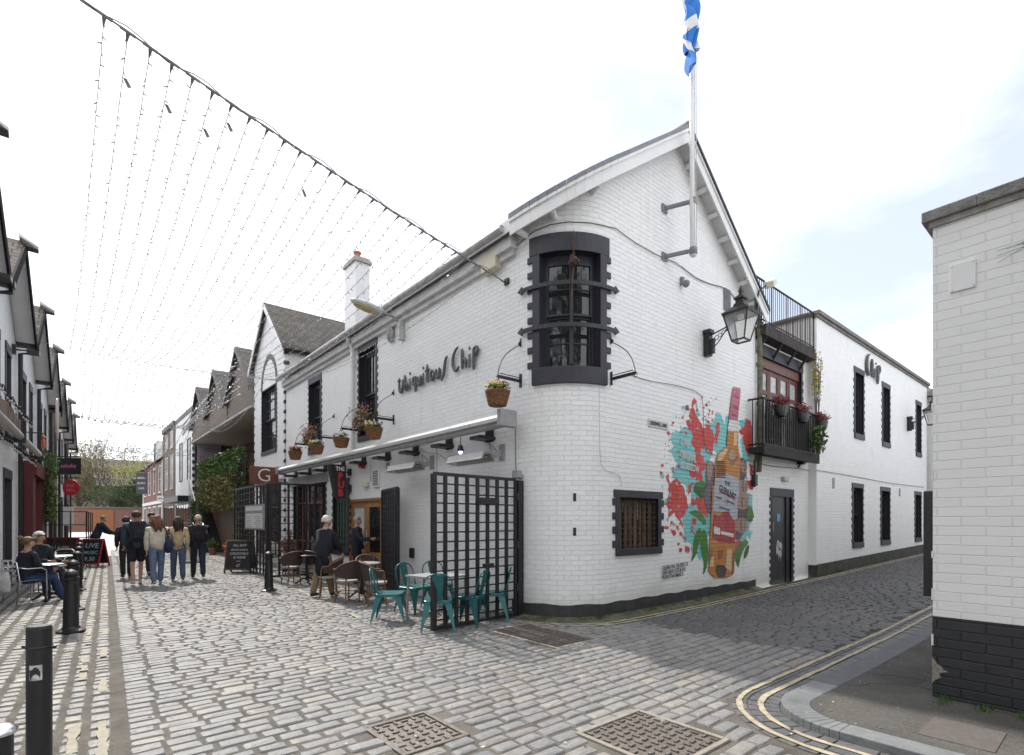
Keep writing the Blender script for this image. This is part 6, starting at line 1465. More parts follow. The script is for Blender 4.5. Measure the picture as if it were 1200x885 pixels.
# slate / shop signs far off
def hang(lab, px0, px1, py0, py1, Y, mat, txts=(), shape='box', post=None, name='hanging_sign'):
    a = atD(px0, py0, Y); b2 = atD(px1, py1, Y); rx = Vector((VX, -VY, 0)).normalized(); fwd = Vector((VY, VX, 0)).normalized()
    c = (a + b2) / 2; t = thing(name, lab, 'sign', c); w_ = (b2 - a).dot(rx); h_ = a.z - b2.z; mb = MB()
    if shape == 'box':
        V = [c + rx * (sx_ * w_ / 2) + UP * (sz_ * h_ / 2) + fwd * k for k in (0, .06) for sx_, sz_ in ((-1, -1), (1, -1), (1, 1), (-1, 1))]
        mb.raw(V, [(0, 1, 2, 3), (7, 6, 5, 4), (0, 4, 5, 1), (1, 5, 6, 2), (2, 6, 7, 3), (3, 7, 4, 0)])
    else:
        n = 24; V = [c + rx * (w_ / 2 * cos(2 * pi * i / n)) + UP * (h_ / 2 * sin(2 * pi * i / n)) + fwd * k for k in (0, .06) for i in range(n)]
        mb.raw(V, [tuple(range(n)), tuple(range(2 * n - 1, n - 1, -1))] + [(i, i + n, (i + 1) % n + n, (i + 1) % n) for i in range(n)])
    mb.build('panel', mat, t)
    for (s_, sz, dx, dz, m_) in txts: text('lettering', s_, sz, c - fwd * .006 + rx * dx + UP * dz, rx, UP, m_, t, align='CENTER', bold=.004)
    if post:
        mb = MB()
        if post == 'left': mb.bar(c - rx * (w_ / 2 + .45) + UP * (h_ / 2 + .06) + fwd * .03, c + rx * w_ / 2 + UP * (h_ / 2 + .06) + fwd * .03, .035)
        else: mb.bar(c - rx * (w_ / 2) + UP * (h_ / 2 + .06) + fwd * .03, c + rx * (w_ / 2 + .6) + UP * (h_ / 2 + .06) + fwd * .03, .035)
        mb.build('bracket', IRON, t)
    return t
PKL = plain('pink_sign_letter', (.62, .16, .24), .5)
hang('black projecting sign with pink script lettering on the left side', 67, 93.5, 537, 556, 20, BLACKP, [('ashoka', .21, .0, -.05, PKL)], post='left')
hang('round red projecting sign below the black one with pink lettering', 73, 92, 562, 581, 20.2, plain('red_disc', (.45, .02, .03), .4), [('BAR', .17, 0, .02, PKL), ('GRILL', .13, 0, -.14, PKL)], shape='disc', post='left')
hang('small white sign board below the round red sign', 75, 85, 594, 616, 21.5, WHITEP, post='left')
hang('dark slate-coloured stack of small name boards hanging far down the street', 159.5, 172, 554, 579, 36, plain('slate_board', (.10, .10, .115), .6), [('MENU', .2, 0, .3, WHITEP), ('BISTRO', .17, 0, -.05, WHITEP), ('CAFE', .17, 0, -.4, WHITEP)], post='right')
hang('small white name board on the red brick mews', 184, 191.5, 581, 588, 40, WHITEP, [('VODKA', .12, 0, -.03, NAVYP)], post='right')
# end of the street: brick wall, timber gate, trees and tenements
ew = thing('end_wall', 'low red brick wall closing the end of the street', 'wall', (5, 96, 0)); mb = MB(); wy_ = lambda y, x0, x1, z0, z1: mb.face([(x0, y, z0), (x1, y, z0), (x1, y, z1), (x0, y, z1)], 0, [(x0, z0), (x1, z0), (x1, z1), (x0, z1)])
wy_(96, -8, 16, -.03, 3.4); mb.build('wall', REDB, ew, uvbox=True); mb = MB(); mb.bx(-8, 16, 95.9, 96.3, 3.4, 3.55); mb.build('coping', STONE, ew)
t = thing('timber_gate', 'orange-brown timber gate in the end wall', 'gate', (3.3, 95.8, 0)); a = onY(103, 600, 95.8); b2 = onY(133, 600, 95.8)
mb = MB()
for i in range(16): x = a.x + (b2.x - a.x) * i / 16; mb.bx(x + .01, x + (b2.x - a.x) / 16, 95.8, 95.86, 0, 3.1)
mb.build('boards', plain('gate_wood', (.30, .12, .045), .7, var=.2), t)
BARK = plain('bark', (.10, .085, .065), .9, var=.4, scale=6, bump=.6)
def tree(lab, x, y, h, cr, cz, n, mat, leafs, seed, limbs=9, trunk=.35, group='trees beyond the end wall', name='tree'):
    rg = random.Random(seed); t = thing(name, lab, 'tree', (x, y, 0), group); mb = MB(); base = Vector((x, y, 0)); top = base + UP * (h * .45)
    mb.tube([base, base + UP * h * .2 + Vector((rg.gauss(0, .2), 0, 0)), top], [trunk, trunk * .8, trunk * .6], 8); tips = []
    def grow(p, d, L_, r_, lev):
        pts = [p]; dd = d.copy(); k = 4
        for i in range(k):
            dd = (dd + Vector((rg.gauss(0, .16), rg.gauss(0, .16), rg.gauss(.05, .1)))).normalized(); pts.append(pts[-1] + dd * L_ / k)
            if lev >= 1: tips.append(pts[-1])
        mb.tube(pts, [r_ * (1 - .7 * i / k) for i in range(k + 1)], 5 if lev else 6, cap=False)
        if lev < 3:
            for i in range(4 if lev < 2 else 3):
                q = pts[rg.choice([2, 3, 4])]; grow(q, (dd + Vector((rg.gauss(0, .7), rg.gauss(0, .7), rg.gauss(.1, .4)))).normalized(), L_ * .62, r_ * .45, lev + 1)
    for i in range(limbs):
        a_ = 2 * pi * i / limbs + rg.uniform(-.3, .3); d = Vector((cos(a_) * .9, sin(a_) * .9, rg.uniform(.35, 1.2))).normalized(); grow(base + UP * h * rg.uniform(.22, .45), d, cr * rg.uniform(.7, 1.0), trunk * .4, 0)
    mb.build('trunk', BARK, t); mb = MB()
    for _ in range(n):
        p = rg.choice(tips); mb.leaf(p + Vector((rg.gauss(0, .35), rg.gauss(0, .35), rg.gauss(0, .3))), leafs * rg.uniform(.5, 1.3), 0, rg)
    mb.build('crown', mat, t); return t
def tp(px, Y): p = atD(px, 610, Y); return p.x, p.y
tree('broad bare-branched budding tree behind the end wall, left of the others', *tp(112, 90), 15, 6.5, 9, 5200, LEAFB, .16, 1)
tree('wide spreading budding tree in the middle behind the end wall', *tp(136, 88), 14.5, 7, 9, 5600, LEAFB, .16, 2, limbs=11)
tree('bright yellow-green tree beside the red brick mews', *tp(164, 82), 15.5, 3.6, 9, 2600, LEAFY, .15, 3)
tree('low dark green tree in front of the yellow-green one', *tp(155, 80), 8, 3.5, 5, 4200, LEAFD, .15, 4, limbs=8)
tree('small pale green bush tree above the timber gate', *tp(142, 84), 6.5, 3.2, 4, 2600, LEAF, .14, 5, limbs=8)
tree('brown budding tree at the far left above the roofs', *tp(92, 92), 14, 5, 9, 3600, LEAFB, .16, 6)
tn = thing('tenement', 'sandstone tenement block seen through the far trees', 'building', (5, 125, 0)); mb = MB(); a = onY(95, 600, 125); b2 = onY(175, 600, 125); bbox_uv(mb, a.x - 6, b2.x + 10, 125, 135, 0, 11.5); mb.build('wall', SANDST, tn)
mb = MB(); mb.raw([(a.x - 6.4, 124.6, 11.5), (b2.x + 10, 124.6, 11.5), (b2.x + 10, 135.4, 11.5), (a.x - 6.4, 135.4, 11.5), (a.x - 6.4, 130, 13.6), (b2.x + 10, 130, 13.6)], [(0, 1, 5, 4), (2, 3, 4, 5), (0, 4, 3), (1, 2, 5)]); mb.build('roof', SLATE, tn, uvbox=True)
for i in range(7):
    for z in (1.5, 5.0, 8.5):
        x = a.x - 3 + i * 3.4; simplewin(tn, lambda s, d, z_: Vector((s, 125 - d, z_)), x, x + 1.2, z, z + 2.0, WHITEP, cols=1)

# trees behind the viewpoint, mirrored in the corner window
tree('leafy tree behind the viewpoint, seen mirrored in the rounded corner window', -8.0, -8.5, 21, 7.5, 12, 12000, LEAF, .22, 11, trunk=.45, group='trees behind the viewpoint')
tree('second leafy tree behind the viewpoint, further to the street side', -15, -4, 20, 7, 12, 9000, LEAF, .22, 12, trunk=.45, group='trees behind the viewpoint')
tree('third leafy tree behind the viewpoint, on the lane side', -1.5, -13.5, 20, 7, 12, 9000, LEAF, .22, 13, trunk=.45, group='trees behind the viewpoint')
# ================= LEFT SIDE =================
# local frame: s along the street (y), c across; wall at c = -1.9
def fL(c): return lambda s, d, z: Vector((lx(c + d, s), s, z))
CW = -1.9
def lbox(mb, c0, c1, y0, y1, z0, z1, m=0):
    V = [(lx(c, y), y, z) for c in (c0, c1) for y in (y0, y1) for z in (z0, z1)]
    mb.raw(V, [(0, 1, 3, 2), (4, 6, 7, 5), (0, 4, 5, 1), (2, 3, 7, 6), (0, 2, 6, 4), (1, 5, 7, 3)], m)
LABS = ['nearest white gabled mews on the left at the frame edge', 'second white gabled mews on the left, behind the seated couple', 'third white gabled mews on the left', 'fourth white gabled mews on the left', 'fifth gabled mews on the left', 'sixth gabled mews on the left', 'seventh gabled mews on the left, far down the street', 'farthest gabled mews on the left before the end wall']
SLV = brick('left_slates', (.15, .135, .12), (.10, .09, .085), (.035, .035, .035), spec=.05, rough=.9, bw=.3, rh=.2, ms=.014, lump=.3, depth=.02, low=False, gamt=.3, grime=(.2, .17, .12))
for k in range(8):
    ym = 11.9 + 4.75 * k - 4.75 * 1; y0, y1 = ym - 2.375, ym + 2.375; zv, za = 6.2, 7.95
    if k > 4: zv, za = 6.0, 7.7
    hb = thing('mews_house', LABS[k], 'building', (lx(CW, ym), ym, 0), 'gabled mews houses along the left side')
    wm = WHITE if k < 4 else (BROWNB if k % 2 else WHITE)
    f = fL(CW); sc = lambda s, d, z: f(s, -(-d), z)
    H = [(ym - 1.9, ym - 1.0, .1 if k % 2 else .7, 2.6), (ym + .2, ym + 1.3, .1, 2.6), (ym - 1.2, ym - .5, 3.6, 5.6), (ym + .5, ym + 1.2, 3.6, 5.6)]
    mb = MB()
    def top(s): return zv + (za - zv) * (1 - abs(s - ym) / 2.375) - .05
    # wall facing +x : reverse order so the faces look at the street
    ss = cuts(y0, y1, [h[0] for h in H] + [h[1] for h in H] + [ym], 3); zs = sorted(set([-.03] + [h[2] for h in H] + [h[3] for h in H]))
    for a, b2 in zip(ss[:-1], ss[1:]):
        m_ = (a + b2) / 2
        for i, z in enumerate(zs):
            if i + 1 < len(zs):
                zt0 = zt1 = zs[i + 1]; zm = (z + zt0) / 2
                if any(h[0] < m_ < h[1] and h[2] < zm < h[3] for h in H): continue
            else: zt0, zt1 = top(a), top(b2)
            mb.face([f(b2, 0, z), f(a, 0, z), f(a, 0, zt0), f(b2, 0, zt1)], 0, [(-b2, z), (-a, z), (-a, zt0), (-b2, zt1)])
    # party walls
    for y in (y0, y1): mb.face([(lx(CW - 6, y), y, 0), (lx(CW, y), y, 0), (lx(CW, y), y, zv), (lx(CW - 6, y), y, zv)], 0, [(0, 0), (6, 0), (6, zv), (0, zv)])
    mb.build('wall', wm, hb)
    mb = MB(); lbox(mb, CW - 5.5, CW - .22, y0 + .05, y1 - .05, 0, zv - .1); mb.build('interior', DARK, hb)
    for j, h in enumerate(H):
        mb = MB(); 
        for (a, b2) in ((h[0] - .1, h[0]), (h[1], h[1] + .1)): pbox(mb, a, b2, h[2], h[3], -.2, .02, f=f, arc=False)
        pbox(mb, h[0] - .1, h[1] + .1, h[3], h[3] + .22, -.2, .03, f=f, arc=False); pbox(mb, h[0] - .1, h[1] + .1, h[2] - .1, h[2], -.2, .05, f=f, arc=False)
        q = (h[0] + h[1]) / 2; pbox(mb, q - .02, q + .02, h[2], h[3], -.14, -.1, f=f, arc=False)
        for z in (1, 2): zz = h[2] + (h[3] - h[2]) * z / 3; pbox(mb, h[0], h[1], zz - .02, zz + .02, -.14, -.1, f=f, arc=False)
        o = mb.build('window' if j not in (1,) else 'door', NAVYP, hb); mb = MB(); pbox(mb, h[0], h[1], h[2], h[3], -.13, -.12, f=f, arc=False); mb.build('pane', GLASS, o)
    # roof planes with ridge running away from the street, white soffit, black bargeboards
    CR = -1.52; mb = MB(); ms_ = MB(); mbb = MB(); sl = (za - zv) / 2.375
    for ye in (y0 + .02, y1 - .02):
        def E(c, y, dz): return (lx(c, y), y, (za - sl * abs(y - ym)) + dz)
        V = [E(CR, ye, .12), E(CW - 5, ye, .12), E(CW - 5, ym, .12), E(CR, ym, .12)]; V2 = [E(CR, ye, .03), E(CW - 5, ye, .03), E(CW - 5, ym, .03), E(CR, ym, .03)]
        mb.raw(V + V2, [(0, 1, 2, 3), (0, 4, 5, 1), (2, 6, 7, 3), (3, 7, 4, 0), (1, 5, 6, 2)]); ms_.raw([E(CR, ye, .025), E(CW, ye, .025), E(CW, ym, .025), E(CR, ym, .025)], [(0, 1, 2, 3)])
        V = [E(CR, ye, .13), E(CR, ym, .13), E(CR, ym, -.16), E(CR, ye, -.16)]; V += [(x + .04, y, z) for x, y, z in V]
        mbb.raw(V, [(0, 1, 2, 3), (7, 6, 5, 4), (0, 4, 5, 1), (3, 2, 6, 7), (0, 3, 7, 4), (1, 5, 6, 2)])
    ro = mb.build('roof', SLV, hb, uvbox=True); ms_.build('soffit', WHITEP, ro); mbb.build('bargeboard', MATS.get('matt_black_board') or plain('matt_black_board', (.016, .016, .018), .9, spec=.1), ro)
    mb = MB(); x = lx(CR, ym); mb.raw([(x - .1, ym - .2, za + .15), (x - .1, ym + .2, za + .15), (x - .1, ym, za + .30), (x + .24, ym - .12, za - .04), (x + .24, ym + .12, za - .04), (x + .24, ym, za + .08), (x, ym - .16, za - .02), (x, ym + .16, za - .02)], [(0, 3, 5, 2), (2, 5, 4, 1), (3, 4, 5), (0, 6, 3), (1, 4, 7), (6, 7, 4, 3)])
    mb.build('ridge_hood', plain('hood', (.12, .11, .10), .7) if 'hood' not in MATS else MATS['hood'], ro)
    # valley gutter and downpipe
    mb = MB(); y = y1; mb.tube([(lx(CR + .02, y), y, zv + .05), (lx(CR + .02, y), y, zv - .12), (lx(CW + .08, y), y, zv - .2), (lx(CW + .08, y), y, .05)], .05, 8); mb.build('downpipe', BLACKP, hb)
    mb = MB(); lbox(mb, CW - 4, CR + .08, y - .09, y + .09, zv - .02, zv + .10); mb.build('valley_gutter', BLACKP, hb)
for (lab, s, z) in (('flat black flood lamp under the gable of the second left mews', 13.2, 6.0), ('flat black flood lamp under the gable of the third left mews', 18.2, 5.9)):
    t = thing('flood_lamp', lab, 'lamp', (lx(CW, s), s, z)); mb = MB(); lbox(mb, CW, CW + .08, s - .06, s + .06, z - .12, z + .12); mb.tube([(lx(CW + .06, s), s, z), (lx(CW + .3, s), s + .02, z + .02)], .02, 6); lbox(mb, CW + .28, CW + .52, s - .12, s + .12, z - .06, z + .03); mb.build('housing', IRON, t)
t = thing('alarm_box', 'cream alarm box on the second left mews wall', 'alarm box', (lx(CW, 14.7), 14.7, 5.4)); mb = MB(); lbox(mb, CW, CW + .12, 14.55, 14.85, 5.2, 5.75); mb.build('housing', CREAM, t, bevel=.01)
# shop awning tube, slatted screen and festoon bulbs
t = thing('awning_tube', 'long pale awning tube along the left shop fronts', 'awning', (lx(-1.5, 14), 14, 3.4)); mb = MB(); mb.tube([(lx(-1.5, 8), 8, 3.42), (lx(-1.5, 20.2), 20.2, 3.42)], .075, 10); mb.build('roller', plain('pale_tube', (.36, .34, .33), .5), t, smooth=True)
mb = MB()
for y in (9, 12, 15.6, 19.6): mb.bar((lx(CW, y), y, 3.34), (lx(-1.5, y), y, 3.36), .07); lbox(mb, -1.6, -1.4, y - .04, y + .04, 3.28, 3.52)
mb.build('bracket', IRON, t)
t = thing('slatted_screen', 'weathered wooden slat screen above the left awning tube', 'screen', (lx(-1.72, 14), 14, 3.5)); mb = MB(); r = random.Random(4); y = 8.0
while y < 17.8: lbox(mb, -1.74, -1.71, y, y + .13, 3.5 + r.uniform(0, .03), 4.12 + r.uniform(-.06, .05)); y += .2
lbox(mb, -1.78, -1.75, 8, 17.8, 3.6, 3.66); lbox(mb, -1.78, -1.75, 8, 17.8, 3.95, 4.0); mb.build('slats', plain('weathered_slat_wood', (.22, .16, .12), .8, var=.45, scale=3), t)
def festoon(lab, P, n, sag, seed, sz=.024, r_=.008, group='festoon bulb strings on the left'):
    t = thing('festoon_lights', lab, 'string lights', P[0], group); mb = MB(); mg = MB(); a, b2 = Vector(P[0]), Vector(P[1]); rg = random.Random(seed)
    pts = [a + (b2 - a) * (i / (n * 2)) + UP * (-sag * abs(sin(i * pi / 8))) for i in range(n * 2 + 1)]; mb.tube(pts, r_, 4)
    for i in range(n):
        p = pts[2 * i + 1]; mb.tube([p, p - UP * .07], .016, 5); mg.ell(p - UP * .11, (sz, sz, sz * 1.3), 7, 5)
    mb.build('cable', IRON, t); mg.build('bulbs', plain('bulb_glass', (.36, .35, .32), .15, var=.05) if 'bulb_glass' not in MATS else MATS['bulb_glass'], t)
festoon('festoon bulb string above the slatted screen', ((lx(-1.62, 8), 8, 4.28), (lx(-1.62, 19.5), 19.5, 4.28)), 36, .08, 1)
festoon('festoon bulb string below the left awning tube', ((lx(-1.55, 8), 8, 3.26), (lx(-1.55, 19.5), 19.5, 3.24)), 34, .05, 2)
# red and black shopfront further along
t = thing('red_shopfront', 'red painted shopfront panels behind the black railings on the left', 'shopfront', (lx(-1.8, 22.5), 22.5, 0)); mb = MB(); lbox(mb, CW + .02, CW + .22, 20.3, 21.0, 0, 2.9); lbox(mb, CW + .02, CW + .22, 23.0, 23.8, 0, 2.9); lbox(mb, CW + .02, CW + .3, 20.3, 23.8, 2.9, 3.3); mb.build('panel', plain('deep_red_paint', (.11, .010, .014), .5), t)
hedge('green climber on the left wall above the red A-boards', lx(CW + .35, 23.4), 22.8, 24.6, 1.6, 3.9, 700, LEAF, .08, 9)
t = thing('wall_sign', 'pale elongated oval sign hung on the left wall above the black script sign', 'sign', (lx(-1.5, 23), 23, 4.8)); a = onL(66, 485, -1.45); mb = MB()
n = 16; V = [(lx(-1.45 + k, a.y + .45 * cos(2 * pi * i / n)), a.y + .45 * cos(2 * pi * i / n), a.z - .2 + .75 * sin(2 * pi * i / n)) for k in (0, .05) for i in range(n)]
mb.raw(V, [tuple(range(n)), tuple(range(2 * n - 1, n - 1, -1))] + [(i, i + n, (i + 1) % n + n, (i + 1) % n) for i in range(n)]); mb.build('panel', plain('pale_sign', (.5, .42, .38), .6), t)
t = thing('wall_lantern', 'small orange and red glass lantern on the left wall by the downpipes', 'lantern', (lx(-1.6, 20), 20, 3.6)); a = onL(51, 520, -1.5); mb = MB(); mb.lathe(a + UP * -.25, [(.04, .1), (.055, .13), (.055, .32), (.03, .40), (.06, .44), (.02, .5)], 8); mb.build('glass', plain('orange_glass', (.55, .15, .08), .3), t)
mb = MB(); mb.bar(a + UP * .3, (lx(CW, a.y), a.y, a.z + .3), .03); mb.build('bracket', IRON, t)
# thin black railing enclosure
t = thing('railing', 'thin black railing enclosing the left outdoor tables', 'railing', (lx(-.7, 16.5), 16.5, 0))
mb = MB(); A_ = Vector((lx(-.58, 23.6), 23.6, 0)); B_ = Vector((lx(-1.85, 23.8), 23.8, 0)); C_ = Vector((lx(-.5, 28.5), 28.5, 0))
for (p, q) in ((A_, B_), (A_, C_)):
    for z in (.55, 1.0, 1.45, 1.9): mb.bar(p + UP * z, q + UP * z, .03)
    n = 3
    for i in range(n + 1): c = p + (q - p) * i / n; mb.bar(c, c + UP * 1.92, .035)
mb.build('bars', IRON, t)
# ================= STREET FURNITURE =================
# bollards
def bollard(lab, x, y):
    t = thing('bollard', lab, 'bollard', (x, y, 0), 'black cast bollards along the left kerb'); mb = MB()
    mb.lathe((x, y, 0), [(.17, 0), (.17, .025), (.115, .05), (.095, .08), (.085, .5), (.078, .74), (.10, .75), (.10, .78), (.08, .79), (.085, .81), (.095, .82), (.095, .84), (.07, .87), (.03, .895), (.0, .90)], 20); mb.build('post', IRON, t, smooth=False)
    mb = MB(); mb.lathe((x, y, .70), [(.082, 0), (.09, .01), (.082, .02)], 20); mb.build('collar', IRON, t)
bls = [(83, 667, 'nearest of the row, in front of the seated couple'), (85.6, 656, 'second of the row, beside the seated couple'), (90.7, 645.8, 'third in the row along the kerb'), (92.4, 640, 'fourth in the row along the kerb'), (93.7, 635.5, 'fifth in the row along the kerb'), (95.4, 631.5, 'farthest of the row, before the red A-boards')]
for px, py, l in bls:
    p = onZ(px, py, .9); bollard('domed black cast iron bollard, ' + l, p.x, p.y)
p = onZ(315, 642, .98); bollard('domed black bollard on the pub side beside the chalkboard', p.x, p.y)
p = onZ(46, 733, 1.0); t = thing('bollard', 'tall flat-topped black bollard with a torn sticker at the lower left', 'bollard', (p.x, p.y, 0))
mb = MB(); mb.lathe((p.x, p.y, 0), [(.058, 0), (.058, .985), (.052, 1.0), (0, 1.0)], 28); mb.build('post', IRON, t)
mb = MB(); mb.lathe((p.x, p.y, .87), [(.0585, 0), (.062, .004), (.062, .012), (.0585, .016)], 28); rx = Vector((VX, -VY, 0))
for s in (-1, 1): c = Vector((p.x, p.y, .878)) + rx * s * .068; mb.bar(c - rx * .02, c + rx * .02, .02, .012); mb.ell(c + rx * s * .02, (.012, .012, .010), 8, 5)
mb.build('band', IRON, t)
fw_v = Vector((VY, VX, 0)); ang0 = atan2(-fw_v.y, -fw_v.x); stk = plain('torn_sticker', (.45, .46, .47), .5, var=.5, scale=30)
def wrap(mb, c, r_, a0, a1, z0, z1, n=8):
    V = [(c.x + r_ * cos(a0 + (a1 - a0) * i / n), c.y + r_ * sin(a0 + (a1 - a0) * i / n), z) for z in (z0, z1) for i in range(n + 1)]
    mb.raw(V, [(i, i + 1, i + n + 2, i + n + 1) for i in range(n)])
mb = MB(); wrap(mb, p, .0592, ang0 - .05, ang0 + .95, .70, .785); st_ = mb.build('sticker', stk, t)
mb = MB()
for k in range(8): a0 = ang0 + .0 + .10 * k; wrap(mb, p, .0600, a0, a0 + .11, .745 - .002 * (k - 4) ** 2 - .01, .775 - .0025 * (k - 4) ** 2, 2)
wrap(mb, p, .0600, ang0 - .02, ang0 + .2, .72, .76, 3); mb.build('sticker_print', BLACKP, st_)
q = onZ(-6, 850, .80); t = thing('bollard', 'low bollard with polished dome top cut by the lower left corner', 'bollard', (q.x, q.y, 0)); mb = MB(); mb.lathe((q.x, q.y, 0), [(.055, 0), (.055, .76), (.066, .77)], 24); mb.build('post', IRON, t)
mb = MB(); mb.lathe((q.x, q.y, .765), [(.069, 0), (.069, .012), (.056, .026), (.03, .036), (0, .038)], 24); mb.build('cap', ALU, t, smooth=True)
# lattice gates of the outdoor seating
def lattice(lab, A_, B_, z0, z1, nv, nh, lead=(.075, .06), post=None, wv=.055, dv=.035, name='lattice_gate', group=None):
    A_ = Vector((*A_, 0)); B_ = Vector((*B_, 0)); d = (B_ - A_).normalized(); L_ = (B_ - A_).length; nrm = Vector((-d.y, d.x, 0))
    t = thing(name, lab, 'gate', A_, group); mb = MB()
    mb.bar(A_ + UP * z0, A_ + UP * z1, .07, .07); mb.bar(B_ + UP * z0, B_ + UP * z1, .05, .05); mb.bar(A_ + UP * z1, B_ + UP * z1, .045, .05); mb.bar(A_ + UP * (z0 + .03), B_ + UP * (z0 + .03), .045, .05)
    mb.build('frame', BLACKP, t, bevel=.004)
    for i in range(1, nv):
        mb = MB(); c = A_ + d * (L_ * i / nv); mb.bar(c + UP * z0, c + UP * (z1 + (.0)), wv, dv, up=nrm); mb.build('upright', BLACKP, t)
    mb = MB()
    for j in range(1, nh): z = z0 + (z1 - z0) * j / nh; mb.bar(A_ + UP * z, B_ + UP * z, .016, .022)
    mb.build('crossbars', BLACKP, t)
    return t
g1 = lattice('tall black lattice gate standing open across the setts beside the rounded corner', (4.0, 6.45), (5.66, 6.60), .03, 2.27, 8, 16)
mb = MB(); mb.bar((4.78, 6.47, 1.9), (5.22, 6.5, 1.9), .05, .10); mb.bar((4.9, 6.46, .9), (5.1, 6.48, .9), .05, .07); mb.build('latch', BLACKP, g1)
t = thing('gate_post', 'thick black gate post against the rounded white corner', 'post', (5.74, 6.62, 0)); mb = MB(); mb.box((5.745, 6.60, 1.13), (.11, .11, 2.26)); mb.build('post', BLACKP, t, bevel=.008)
mb = MB()
for z in (.5, 1.2, 2.0): mb.tube([(5.69, 6.58, z - .06), (5.69, 6.58, z + .06)], .03, 8)
mb.build('hinge', IRON, t)
lattice('black lattice panel folded back against the wall right of the pub door', (5.40, 10.15), (5.72, 11.5), .03, 2.3, 7, 18)
lattice('black lattice screen across the pub front behind the old man', (4.3, 15.4), (5.78, 15.4), .03, 2.62, 6, 14)
lattice('black lattice screen running along the street behind the chalkboard', (4.25, 15.5), (4.35, 19.6), .03, 2.62, 11, 14)
for (lab, a, b2, c, d_) in (('white menu sheet in a frame on the far lattice screen', 289, 309, 602, 619), ('narrow white notice above the menu on the far lattice screen', 289, 309, 594, 598)):
    p0 = onX(a, c, 4.2); p1 = onX(b2, d_, 4.2); t = thing('menu_board', lab, 'menu', (4.2, (p0.y + p1.y) / 2, p1.z)); mb = MB(); mb.bx(4.17, 4.21, p1.y, p0.y, p1.z, p0.z); mb.build('sheet', WHITEP, t)
    mb = MB(); mb.bx(4.165, 4.215, p1.y - .05, p1.y, p1.z - .04, p0.z + .04); mb.bx(4.165, 4.215, p0.y, p0.y + .05, p1.z - .04, p0.z + .04); mb.bx(4.165, 4.215, p1.y, p0.y, p0.z, p0.z + .04); mb.bx(4.165, 4.215, p1.y, p0.y, p1.z - .04, p1.z); mb.build('frame', GREYP, t)
    if c > 600:
        mb = MB()
        for i in range(7):
            for j in range(2): mb.bx(4.166, 4.169, p1.y + .15 + j * 1.0, p1.y + .85 + j * 1.0 - .1 * (i % 3), p0.z - .1 - i * .06, p0.z - .085 - i * .06)
        mb.build('print', GREYP, t)
# chalkboards
def aboard(lab, p, rz, w_, h_, frame, lines, chalk, split=.28, bm=None):
    t = thing('chalkboard', lab, 'A-board', (p[0], p[1], 0), rz=rz); bm = bm or BLACKP
    for sg in (-1, 1):
        M = Matrix.Rotation(sg * math.atan(split / h_), 4, 'X')
        def T(x, z, d=0): v = M @ Vector((x, sg * d, z)); return (v.x, v.y + sg * split, v.z)
        mb = MB()
        for (x0, x1, z0, z1) in ((-w_ / 2, -w_ / 2 + .045, 0, h_), (w_ / 2 - .045, w_ / 2, 0, h_), (-w_ / 2 + .045, w_ / 2 - .045, h_ - .05, h_), (-w_ / 2 + .045, w_ / 2 - .045, .1, .15)):
            V = [T(x, z, d) for d in (-.012, .016) for x, z in ((x0, z0), (x1, z0), (x1, z1), (x0, z1))]; mb.raw(V, [(0, 1, 2, 3), (7, 6, 5, 4), (0, 4, 5, 1), (1, 5, 6, 2), (2, 6, 7, 3), (3, 7, 4, 0)])
        fr = mb.build('frame', frame, t, world=False)
        mb = MB(); x0, x1, z0, z1 = -w_ / 2 + .045, w_ / 2 - .045, .15, h_ - .05; V = [T(x, z, d) for d in (-.004, .006) for x, z in ((x0, z0), (x1, z0), (x1, z1), (x0, z1))]; mb.raw(V, [(0, 1, 2, 3), (7, 6, 5, 4)]); mb.build('board', bm, fr, world=False)
        if sg < 0:
            r_ = Vector((1, 0, 0)); u = (M @ Vector((0, 0, 1))).to_3d(); n_ = r_.cross(u)
            for (s_, sz, x, z) in lines:
                o = text('lettering', s_, sz, (0, 0, 0), r_, u, chalk, None, align='CENTER', bold=sz * .012); o.parent = fr; v = Vector(T(x, z, .010)); o.location = v
    return t
CHK = plain('chalk', (.5, .5, .48), .9, var=.3, scale=40); RDF = plain('red_frame_paint', (.38, .03, .05), .5, var=.2)
p = onZ(283, 671); aboard('black chalkboard with handwritten menu standing on the pub side of the street', (p.x, p.y + .1), -.55, .78, 1.02, plain('dark_frame', (.06, .04, .035), .6), [('ALL DAY', .10, 0, .83), ('PRIVATE DINING', .065, 0, .70), ('COCKTAILS', .10, 0, .57), ('& WINE', .10, .02, .45), ('from', .06, 0, .35), ('£7', .11, 0, .2)], CHK)
p = onZ(110, 664); aboard('red framed chalkboard reading LIVE at the right end of the left railing', (p.x, p.y), -.65, .70, 1.0, RDF, [('LIVE', .24, 0, .68), ('MUSIC', .16, 0, .46), ('9.30', .2, 0, .22)], plain('blue_chalk', (.28, .45, .50), .9), bm=BLACKP)
p = onZ(78, 664); aboard('red framed chalkboard with a dark oval panel left of the LIVE board', (p.x - .1, p.y), -.62, 1.05, 1.05, RDF, [('BAR & GRILL', .14, 0, .65), ('DAILY MENU', .12, 0, .42)], CHK, bm=plain('dark_board', (.05, .03, .035), .6))
